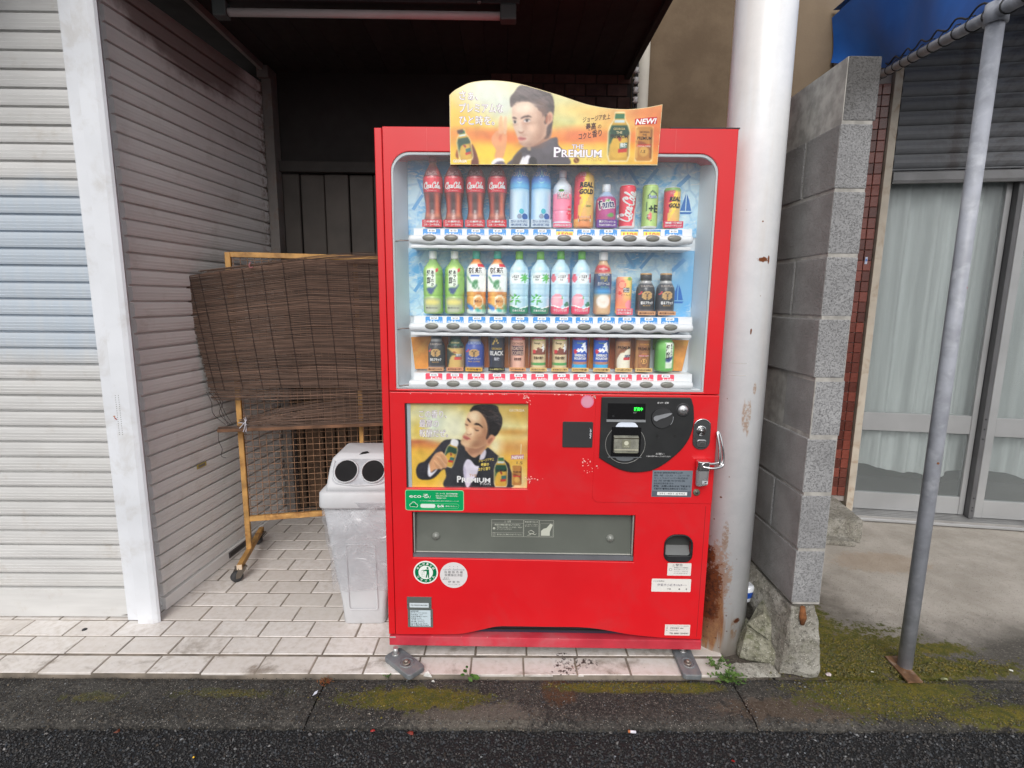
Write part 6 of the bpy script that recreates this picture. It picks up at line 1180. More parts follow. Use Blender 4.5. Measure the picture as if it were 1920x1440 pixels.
# ================================================================== DISPLAY DRINKS (each a dummy standing on its shelf)
PROF = {
 'pet': ([(0, .84), (.015, .96), (.04, 1), (.26, 1), (.28, .96), (.31, 1), (.58, 1), (.61, .97), (.64, 1), (.70, .985), (.75, .86), (.80, .62), (.84, .44), (.865, .38), (.89, .36)], (.885, 1.0, .40)),
 'cola': ([(0, .86), (.02, .96), (.06, 1), (.11, .96), (.16, .86), (.24, .78), (.34, .82), (.44, .93), (.52, 1), (.66, 1), (.71, .94), (.78, .72), (.84, .48), (.88, .36), (.915, .34)], (.915, 1.0, .42)),
 'tall': ([(0, .84), (.015, .96), (.04, 1), (.58, 1), (.70, .97), (.76, .82), (.82, .56), (.86, .46), (.885, .42)], (.88, 1.0, .52)),
 'fat': ([(0, .84), (.03, .97), (.06, 1), (.56, 1), (.66, .95), (.74, .74), (.80, .50), (.84, .42)], (.84, 1.0, .44)),
 'can': ([(0, .80), (.012, .88), (.035, 1), (.95, 1), (.972, .95), (.985, .88), (1.0, .88)], None),
 'bcan': ([(0, .86), (.02, .97), (.05, 1), (.58, 1), (.66, .93), (.76, .68), (.82, .58), (.85, .58)], (.85, 1.0, .62)),
 'gold': ([(0, .86), (.02, .98), (.05, 1), (.80, 1), (.86, .92), (.92, .60), (.95, .44), (.965, .40)], (.96, 1.0, .42)),
}
def profile_r(pr, f):
    return float(np.interp(f, [a for a, _ in pr], [b for _, b in pr]))
PLG = printed_mat('bottle_print', .28, .45, .03, 1.38)
def make_item(name, label, cat, kind, w, h, paint, capc, texts=None, caption=None, lab=None, extra=None, capfn=None):
    """paint(canvas) in x -100..100, y 0 (bottom)..200 (top); lab = (f0,f1) height range of the sleeve"""
    t = V_(name, label, cat, 0, 0, 0); pr, cp_ = PROF[kind]; r = w / 2
    cv = Cv(200, 200, 2.0, (.5, .5, .5)); paint(cv)
    def look(x, z):
        i = min(cv.nx - 1, max(0, int((x / r * 100 + 100) / 2))); j = min(cv.ny - 1, max(0, int(z / h * 200 / 2))); return tuple(float(q) for q in cv.a[j, i])
    top = pr[-1][0]; fs = sorted(set([a for a, _ in pr] + [i / 64 * top for i in range(65)])); n = 40
    def cf(x, y, z): return look(x if y < 0 else x * .98, z)
    lo, hi = lab if lab else (2, 3)
    def seg(a, b, grow):
        q = [f for f in fs if a < f < b]; q = [a] + q + [b]
        return [(profile_r(pr, f) * r + grow, f * h) for f in q]
    mb = MB(); mb.lathe(seg(0, top, 0), n, cfn=cf); body = mb.build('body' if kind not in ('can',) else 'can_body', PLG, t)
    lp = body
    if lab:
        mb = MB(); mb.lathe(seg(lo, hi, .0006), n, cfn=cf, caps=False); lp = mb.build('label_sleeve', PLG, t)
    if cp_:
        a, b, cr = cp_; mb = MB(); cr *= r; mb.lathe([(cr * .98, a * h), (cr, a * h + .001), (cr, b * h - .002), (cr * .92, b * h)], 24, c=capc); mb.lathe([(cr * 1.06, a * h - .003), (cr * 1.06, a * h - .0005)], 24, c=tuple(q * .85 for q in capc)); 
        if capfn: capfn(mb, a * h, b * h, cr)
        mb.build('cap', PLG, t)
    else:
        mb = MB(); mb.lathe([(r * .90, h * .992), (r * .90, h * 1.004), (r * .84, h * 1.004), (r * .82, h * .99)], 28, c=(.84, .86, .88), caps=True); mb.build('rim', PLG, t)
    m3 = lambda x, z: (x, -math.sqrt(max(1e-8, (profile_r(pr, min(1, max(0, z / h))) * r + .0013) ** 2 - x * x)) if abs(x) < r * .985 else 0, z)
    m4 = lambda x, z: (x, m3(x, z)[1] - .0004, z)
    if texts:
        mb = MB()
        for q in texts:
            if q[0] == 'script': script(mb, q[1] * r, q[2] * h, q[3] * r, q[4] * h, q[5], 0, q[6] if len(q) > 6 else 0, m4, q[7] if len(q) > 7 else .17)
            elif q[0] == 'poly': mb.add([m3(a * r, b * h) for a, b in q[1]], [tuple(range(len(q[1])))], q[2])
            else:
                s, x, z, hh, c, ww = q[:6]; k = q[6] if len(q) > 6 else {}
                put(mb, s, x * r, z * h, hh * h, c, 0, ww * r if ww else None, k.get('sh', 0), k.get('b', .02), 'c', k.get('rot', 0), k.get('v', False), m4)
        mb.build('lettering', PR, lp)
    if caption:
        c, ch, lines, tc, cw = caption; mb = MB(); mb.box(-cw / 2, cw / 2, -r - .0035, -r - .0025, -.001, ch, c)
        for i, s in enumerate(lines): put(mb, s, 0, ch - (i + 1) * ch / (len(lines) + .25) + ch * .05, ch / (len(lines) + .6) * .62, tc, -r - .0042, cw * .84, 0, .03)
        if extra: extra(mb, r, h, ch, cw)
        mb.build('caption_card', PR, t)
    return t
def rect(cv, x0, x1, y0, y1, c, al=1., blur=0): cv.poly([(x0 + 100, y0), (x1 + 100, y0), (x1 + 100, y1), (x0 + 100, y1)], c, al, blur, False)
def pol(cv, pts, c, al=1., blur=0, sm=False): cv.poly([(a + 100, b) for a, b in pts], c, al, blur, sm)
def fill(cv, c): cv.a[:] = c
def p_cola(cv):
    fill(cv, (.40, .13, .12)); rect(cv, -75, -30, 20, 90, (.72, .28, .20), .9, 10); rect(cv, 28, 70, 20, 95, (.86, .42, .28), .9, 10); rect(cv, -22, 20, 40, 90, (.22, .09, .10), .9, 8)
    rect(cv, -100, 100, 0, 30, (.55, .25, .18), 1, 5); rect(cv, -80, 80, 30, 36, (.86, .66, .50), .7, 3); rect(cv, 40, 80, 140, 165, (.78, .30, .28), .8, 8); rect(cv, -100, 100, 168, 184, (.72, .55, .42), .7, 4); rect(cv, -40, 30, 138, 160, (.36, .17, .18), .8, 8)
    rect(cv, -100, 100, 96, 138, (.83, .10, .20)); rect(cv, -100, -70, 0, 200, (.15, .05, .06), .35, 12); rect(cv, 75, 100, 0, 200, (.25, .08, .08), .35, 10)
def p_aqua(cv):
    fill(cv, (.72, .83, .90)); rect(cv, -60, -20, 10, 100, (.82, .90, .94), .8, 12); rect(cv, 30, 60, 20, 100, (.60, .76, .88), .8, 8); rect(cv, -100, 100, 112, 176, (.33, .56, .84)); rect(cv, -100, 100, 112, 130, (.35, .70, .86), 1, 6); rect(cv, -100, 100, 130, 150, (.28, .48, .80), .7, 6); rect(cv, -100, -70, 0, 110, (.5, .68, .85), .5, 10)
def p_fwhite(cv):
    fill(cv, (.80, .84, .88)); rect(cv, -100, 100, 20, 118, (.93, .50, .62)); rect(cv, -40, 20, 25, 60, (.95, .68, .76), .8, 12); rect(cv, -100, 100, 118, 124, (.85, .78, .84), 1, 3); rect(cv, -70, -30, 120, 160, (.90, .94, .97), .7, 8); pol(cv, circ(70, 50, 26, 16), (.86, .15, .30))
def p_gold(cv):
    fill(cv, (.84, .62, .28)); rect(cv, -100, 100, 20, 185, (.86, .70, .34)); pol(cv, [(-100, 30), (-100, 185), (10, 185), (-20, 130), (-60, 120), (-30, 110), (-70, 60), (-60, 30)], (.82, .16, .26)); pol(cv, [(10, 185), (45, 185), (20, 125), (60, 118), (-20, 60), (-60, 20), (-25, 90), (-50, 100)], (.96, .80, .18)); rect(cv, -60, 60, 0, 30, (.87, .50, .28), .8, 6); rect(cv, -100, 100, 182, 200, (.42, .60, .30), 1, 3); rect(cv, -40, 20, 20, 60, (.90, .62, .30), .6, 12)
def p_grape(cv):
    fill(cv, (.62, .24, .45)); rect(cv, -100, 100, 140, 200, (.58, .68, .80), 1, 3); rect(cv, -100, 100, 35, 138, (.64, .16, .44)); pol(cv, [(-60, 100), (0, 115), (80, 110), (80, 60), (0, 50), (-70, 60)], (.70, .22, .52), .8, 10); rect(cv, -100, 100, 0, 36, (.40, .20, .58)); pol(cv, [(-30, 112), (0, 128), (30, 118), (0, 108)], (.38, .62, .22), 1, 2, True); pol(cv, [(-5, 52), (40, 66), (70, 56), (40, 44)], (.34, .60, .25), 1, 2, True)
def p_ccan(cv):
    fill(cv, (.86, .13, .24)); rect(cv, -100, -60, 0, 200, (.70, .08, .16), .6, 14); rect(cv, -20, 20, 0, 200, (.92, .22, .32), .5, 14); rect(cv, -100, 100, 0, 8, (.92, .90, .90)); pol(cv, [(60, 30), (80, 90), (92, 170), (100, 170), (100, 0), (40, 0)], (.92, .85, .86), 1, 2); rect(cv, 70, 100, 100, 200, (.80, .12, .2), 1, 4)
def p_green(cv):
    fill(cv, (.63, .76, .42)); rect(cv, -100, -65, 0, 200, (.45, .60, .28), .6, 12); rect(cv, -40, 0, 0, 200, (.74, .84, .52), .6, 14); rect(cv, -100, 100, 0, 8, (.88, .90, .88)); pol(cv, [(-50, 40), (-66, 100), (-50, 150), (0, 172), (60, 160), (72, 150), (72, 144), (50, 152), (0, 164), (-42, 144), (-58, 100), (-42, 46), (0, 34), (0, 28)], (.20, .36, .22)); pol(cv, circ(-15, 52, 20, 12), (.85, .40, .40))
def p_aya(cv):
    fill(cv, (.58, .76, .36)); rect(cv, -100, 100, 150, 180, (.50, .66, .34), 1, 4); rect(cv, -100, -70, 0, 160, (.42, .62, .25), .7, 10); rect(cv, 55, 100, 0, 160, (.44, .64, .26), .6, 10); rect(cv, -60, 40, 130, 150, (.80, .86, .50), .8, 8)
    rect(cv, -50, 40, 86, 142, (.90, .94, .88), 1, 2); pol(cv, [(-58, 78), (-30, 84), (10, 82), (46, 92), (48, 88), (22, 74), (0, 62), (-30, 64), (-50, 74)], (.20, .30, .50), 1, 1, True); pol(cv, circ(50, 138, 12, 12, 7), (.80, .20, .15))
    pol(cv, [(-90, 44), (-60, 52), (60, 50), (85, 42), (70, 8), (-60, 4), (-80, 20)], (.62, .66, .52), 1, 2, True); pol(cv, [(-72, 40), (0, 48), (74, 38), (40, 28), (-50, 28)], (.86, .82, .46), 1, 3, True); rect(cv, -60, 50, 6, 24, (.72, .74, .66), .8, 4)
def p_soken(cv):
    fill(cv, (.85, .56, .22)); rect(cv, -100, 100, 72, 168, (.93, .94, .93)); rect(cv, -60, -20, 20, 70, (.93, .74, .36), .8, 8); rect(cv, 10, 60, 30, 70, (.70, .36, .10), .7, 8); rect(cv, -100, 100, 160, 200, (.88, .50, .20), 1, 3); rect(cv, 15, 95, 150, 160, (.85, .15, .2)); rect(cv, -58, 42, 117, 123, (.25, .45, .80)); 
    for P in ([(-95, 118), (-60, 100), (-40, 96), (-70, 114)], [(-40, 96), (0, 108), (30, 100), (0, 92)], [(-40, 94), (-30, 84), (0, 78), (-10, 92)], [(-5, 92), (20, 82), (40, 74), (16, 92)]): pol(cv, P, (.22, .52, .30), 1, 1, True)
    pol(cv, circ(25, 40, 52, 20, 22), (.90, .82, .66)); pol(cv, circ(30, 38, 40, 20, 16), (.85, .60, .30)); rect(cv, -100, 100, 0, 16, (.88, .92, .90)); pol(cv, [(-95, 32), (-70, 30), (-30, 22), (-24, 12), (-60, 12), (-95, 22)], (.15, .45, .78), 1, 1, True); pol(cv, [(-10, 14), (20, 18), (50, 10), (20, 6)], (.2, .65, .6), 1, 1, True); rect(cv, 60, 100, 5, 30, (.30, .62, .45), .8, 4)
def p_iro(c1, leaf):
    def f(cv):
        fill(cv, (.72, .84, .89)); rect(cv, -60, -30, 20, 180, (.84, .92, .95), .8, 10); rect(cv, 40, 70, 20, 180, (.58, .75, .84), .7, 8); rect(cv, -70, 80, 60, 64, (.60, .76, .85), .8, 2); rect(cv, -70, 80, 80, 84, (.60, .76, .85), .8, 2)
        rect(cv, -100, 100, 96, 132, (.82, .90, .94)); pol(cv, circ(-35 if leaf else 10, 114, 55, 16, 18), (.93, .95, .95)); 
        if leaf:
            pol(cv, [(55 + (26 if i % 2 else 42) * math.cos(i * math.pi / 8) * 1.0, 114 + (9 if i % 2 else 17) * math.sin(i * math.pi / 8)) for i in range(16)], (.30, .72, .28)); P = [(62 * math.cos(R(a)) - 40, 56 + 24 * math.sin(R(a))) for a in (70, 20, -40, -80, 160, 110)]
            for a in (90, 145, 35, -20, -70, 200): pol(cv, [(-40, 46), (-40 + 34 * math.cos(R(a + 18)), 46 + 13 * math.sin(R(a + 18))), (-40 + 68 * math.cos(R(a)), 46 + 27 * math.sin(R(a))), (-40 + 34 * math.cos(R(a - 18)), 46 + 13 * math.sin(R(a - 18)))], (.30, .76, .24)); pol(cv, [(-40, 46), (-40 + 34 * math.cos(R(a - 18)), 46 + 13 * math.sin(R(a - 18))), (-40 + 66 * math.cos(R(a)), 46 + 26 * math.sin(R(a)))], (.16, .55, .20))
        else:
            pol(cv, circ(-78, 114, 22, 12, 14), (.88, .42, .50)); pol(cv, circ(88, 114, 16, 12, 14), (.88, .42, .50)); pol(cv, circ(-38, 42, 62, 20, 24), (.95, .62, .68)); pol(cv, circ(-50, 46, 34, 16, 14), (.97, .74, .76), .8, 5); pol(cv, [(20, 56), (5, 60), (12, 48), (30, 40)], (.35, .65, .35)); pol(cv, circ(66, 30, 26, 12, 10), (.10, .48, .36))
        pol(cv, [(-100, 26), (-40, 22), (20, 18), (100, 24), (100, 0), (-100, 0)], c1); pol(cv, [(-100, 29), (-40, 25), (20, 20), (100, 27), (100, 24), (20, 17), (-40, 22), (-100, 26)], (.93, .96, .95))
    return f
def p_latte(cv):
    fill(cv, (.80, .66, .50)); rect(cv, -100, 100, 68, 132, (.13, .26, .45)); rect(cv, -100, 100, 66, 84, (.25, .62, .85), 1, 6); pol(cv, [(-90, 150), (-40, 158), (60, 150), (60, 136), (-80, 134)], (.75, .15, .18), 1, 1, True); pol(cv, circ(0, 42, 78, 20, 22), (.93, .90, .86), 1, 2); pol(cv, [(-60, 48), (0, 40), (40, 44), (0, 34)], (.80, .70, .58), .7, 3, True); rect(cv, -100, -70, 0, 200, (.35, .26, .2), .3, 10)
def p_minute(cv):
    fill(cv, (.95, .76, .45)); rect(cv, -100, -20, 60, 200, (.94, .52, .48), .9, 20); rect(cv, 40, 100, 100, 200, (.93, .86, .42), .8, 20); pol(cv, circ(-40, 156, 44, 18, 24), (.90, .36, .34)); pol(cv, circ(-40, 156, 34, 18, 18), (.95, .62, .50)); rect(cv, -28, 52, 116, 142, (.12, .16, .16)); pol(cv, circ(-62, 112, 20, 10, 10), (.88, .25, .15)); rect(cv, -100, 100, 30, 80, (.93, .50, .38), .8, 16); pol(cv, circ(55, 52, 46, 16, 26), (.94, .55, .60)); pol(cv, [(20, 190), (60, 196), (80, 184), (40, 180)], (.45, .66, .30), 1, 1, True)
def p_euro(c):
    def f(cv):
        fill(cv, c); rect(cv, -100, 100, 150, 170, (.66, .66, .66), 1, 3); rect(cv, -85, -60, 20, 140, tuple(min(1, q + .22) for q in c), .6, 8); pol(cv, circ(0, 92, 52, 24, 22), (.80, .66, .42)); pol(cv, circ(0, 92, 46, 24, 19), (.72, .56, .32)); pol(cv, [(-22, 104), (-10, 96), (-4, 84), (4, 84), (10, 96), (22, 104), (8, 104), (0, 98), (-8, 104)], (.06, .05, .05)); rect(cv, -5, 5, 72, 80, (.06, .05, .05)); rect(cv, -100, 100, 12, 22, (.60, .52, .48), 1, 3); rect(cv, -100, 100, 0, 12, (.5, .42, .4), 1, 2); pol(cv, [(-85, 100), (-55, 112), (-48, 104), (-78, 94)], (.82, .22, .26))
    return f
def p_prem(cv):
    fill(cv, (.80, .66, .36)); rect(cv, -100, 100, 118, 172, (.10, .28, .20)); rect(cv, -100, 100, 112, 122, (.72, .60, .32), 1, 4); pol(cv, [(-100, 110), (-30, 96), (10, 84), (-30, 80), (-60, 60), (-80, 20), (-100, 20)], (.16, .20, .14), 1, 2, True); pol(cv, [(-10, 104), (20, 96), (10, 90), (-20, 98)], (.60, .25, .15)); rect(cv, 2, 80, 72, 90, (.22, .35, .34)); rect(cv, -6, 74, 58, 72, (.78, .25, .18)); rect(cv, 60, 100, 0, 120, (.55, .42, .20), .6, 10); rect(cv, -100, 100, 0, 14, (.6, .5, .35), 1, 3)
def p_black(cv):
    fill(cv, (.10, .11, .17)); rect(cv, -100, 100, 186, 200, (.55, .55, .6)); pol(cv, [(-60, 150), (-10, 190), (-2, 188), (-40, 150)], (.78, .66, .30)); pol(cv, [(-10, 185), (20, 155), (12, 152), (-16, 176)], (.78, .66, .30)); rect(cv, -90, -70, 0, 190, (.25, .27, .36), .6, 6)
def p_roast(cv):
    fill(cv, (.84, .64, .56)); rect(cv, -100, 100, 176, 196, (.78, .20, .32)); rect(cv, -80, 80, 88, 146, (.30, .17, .24)); rect(cv, -100, -70, 0, 200, (.62, .44, .38), .6, 10); rect(cv, -20, 30, 0, 80, (.90, .74, .66), .6, 14)
def p_shiko(cv):
    fill(cv, (.82, .74, .58)); rect(cv, -100, 100, 182, 198, (.78, .20, .34)); rect(cv, -100, 100, 176, 182, (.72, .74, .42)); pol(cv, [(-80, 96), (-60, 120), (-40, 112), (-10, 140), (30, 128), (60, 158), (90, 120), (90, 96)], (.48, .24, .16)); pol(cv, [(40, 134), (60, 160), (80, 130), (60, 108)], (.94, .95, .94)); pol(cv, [(-50, 118), (-36, 132), (-30, 122), (-44, 108)], (.93, .92, .9)); pol(cv, circ(-60, 112, 20, 10, 12), (.80, .16, .2)); rect(cv, -100, 100, 34, 50, (.32, .62, .32)); rect(cv, -100, -75, 0, 200, (.55, .45, .3), .5, 8)
def p_emer(cv):
    fill(cv, (.12, .32, .70)); rect(cv, -100, 100, 180, 198, (.66, .12, .32)); pol(cv, [(-70, 110), (-30, 132), (-10, 126), (30, 158), (60, 168), (80, 130), (90, 104), (50, 118), (20, 104), (0, 116), (-30, 108)], (.93, .95, .97)); pol(cv, [(20, 148), (40, 130), (30, 122), (10, 130)], (.20, .42, .76)); pol(cv, circ(-66, 112, 22, 12, 14), (.82, .16, .22)); rect(cv, -100, 100, 38, 56, (.68, .48, .40)); rect(cv, -100, 100, 10, 38, (.20, .65, .85)); rect(cv, -100, -80, 0, 180, (.3, .5, .85), .5, 6); rect(cv, -100, 100, 0, 10, (.7, .7, .7))
def p_pwhite(cv):
    fill(cv, (.62, .42, .25)); rect(cv, -100, 100, 175, 200, (.38, .20, .14)); rect(cv, -100, 100, 140, 176, (.66, .46, .28), 1, 5); pol(cv, [(-80, 10), (-84, 70), (-50, 105), (0, 112), (20, 124), (100, 130), (100, 0), (-80, 0)], (.90, .88, .80), 1, 2, True); pol(cv, [(-80, 80), (-40, 114), (10, 120), (30, 130), (0, 134), (-60, 120)], (.50, .28, .14), 1, 2, True); rect(cv, 5, 90, 84, 98, (.12, .16, .32)); rect(cv, -4, 86, 66, 84, (.78, .16, .18))
def p_pbrown(cv):
    fill(cv, (.56, .35, .18)); pol(cv, circ(0, 62, 66, 24, 50), (.66, .44, .22)); pol(cv, circ(0, 60, 46, 24, 34), (.48, .28, .14), .8, 3); rect(cv, -70, 80, 88, 98, (.72, .20, .2)); pol(cv, circ(0, 60, 36, 20, 16), (.80, .60, .32)); rect(cv, -100, -75, 0, 200, (.82, .62, .36), .6, 5); rect(cv, 60, 100, 0, 200, (.36, .18, .08), .6, 10); rect(cv, -100, 100, 186, 200, (.75, .7, .62))
def p_hayak(cv):
    fill(cv, (.36, .66, .28)); rect(cv, -100, 100, 150, 200, (.78, .84, .72), 1, 3); rect(cv, -100, 100, 100, 145, (.46, .74, .36), 1, 10); rect(cv, -15, 70, 40, 138, (.90, .93, .88)); pol(cv, [(-15, 60), (20, 66), (72, 70), (40, 48), (0, 46)], (.16, .24, .46), 1, 1, True); rect(cv, -10, 62, 18, 40, (.80, .86, .76)); rect(cv, -100, -80, 0, 150, (.26, .50, .2), .6, 8)
W_W = WHITE; DK = (.12, .10, .10); YEL = (.95, .80, .45); CREAM = (.93, .78, .50)
def capb(mb, a, b, cr): mb.lathe([(cr * 1.01, a + (b - a) * .72), (cr * 1.01, b - .001), (cr * .9, b + .0004)], 24, c=(.72, .56, .36))
CAPC = lambda s, c=CREAM, tc=(.35, .15, .08): (c, .0125, [s], tc, .059)
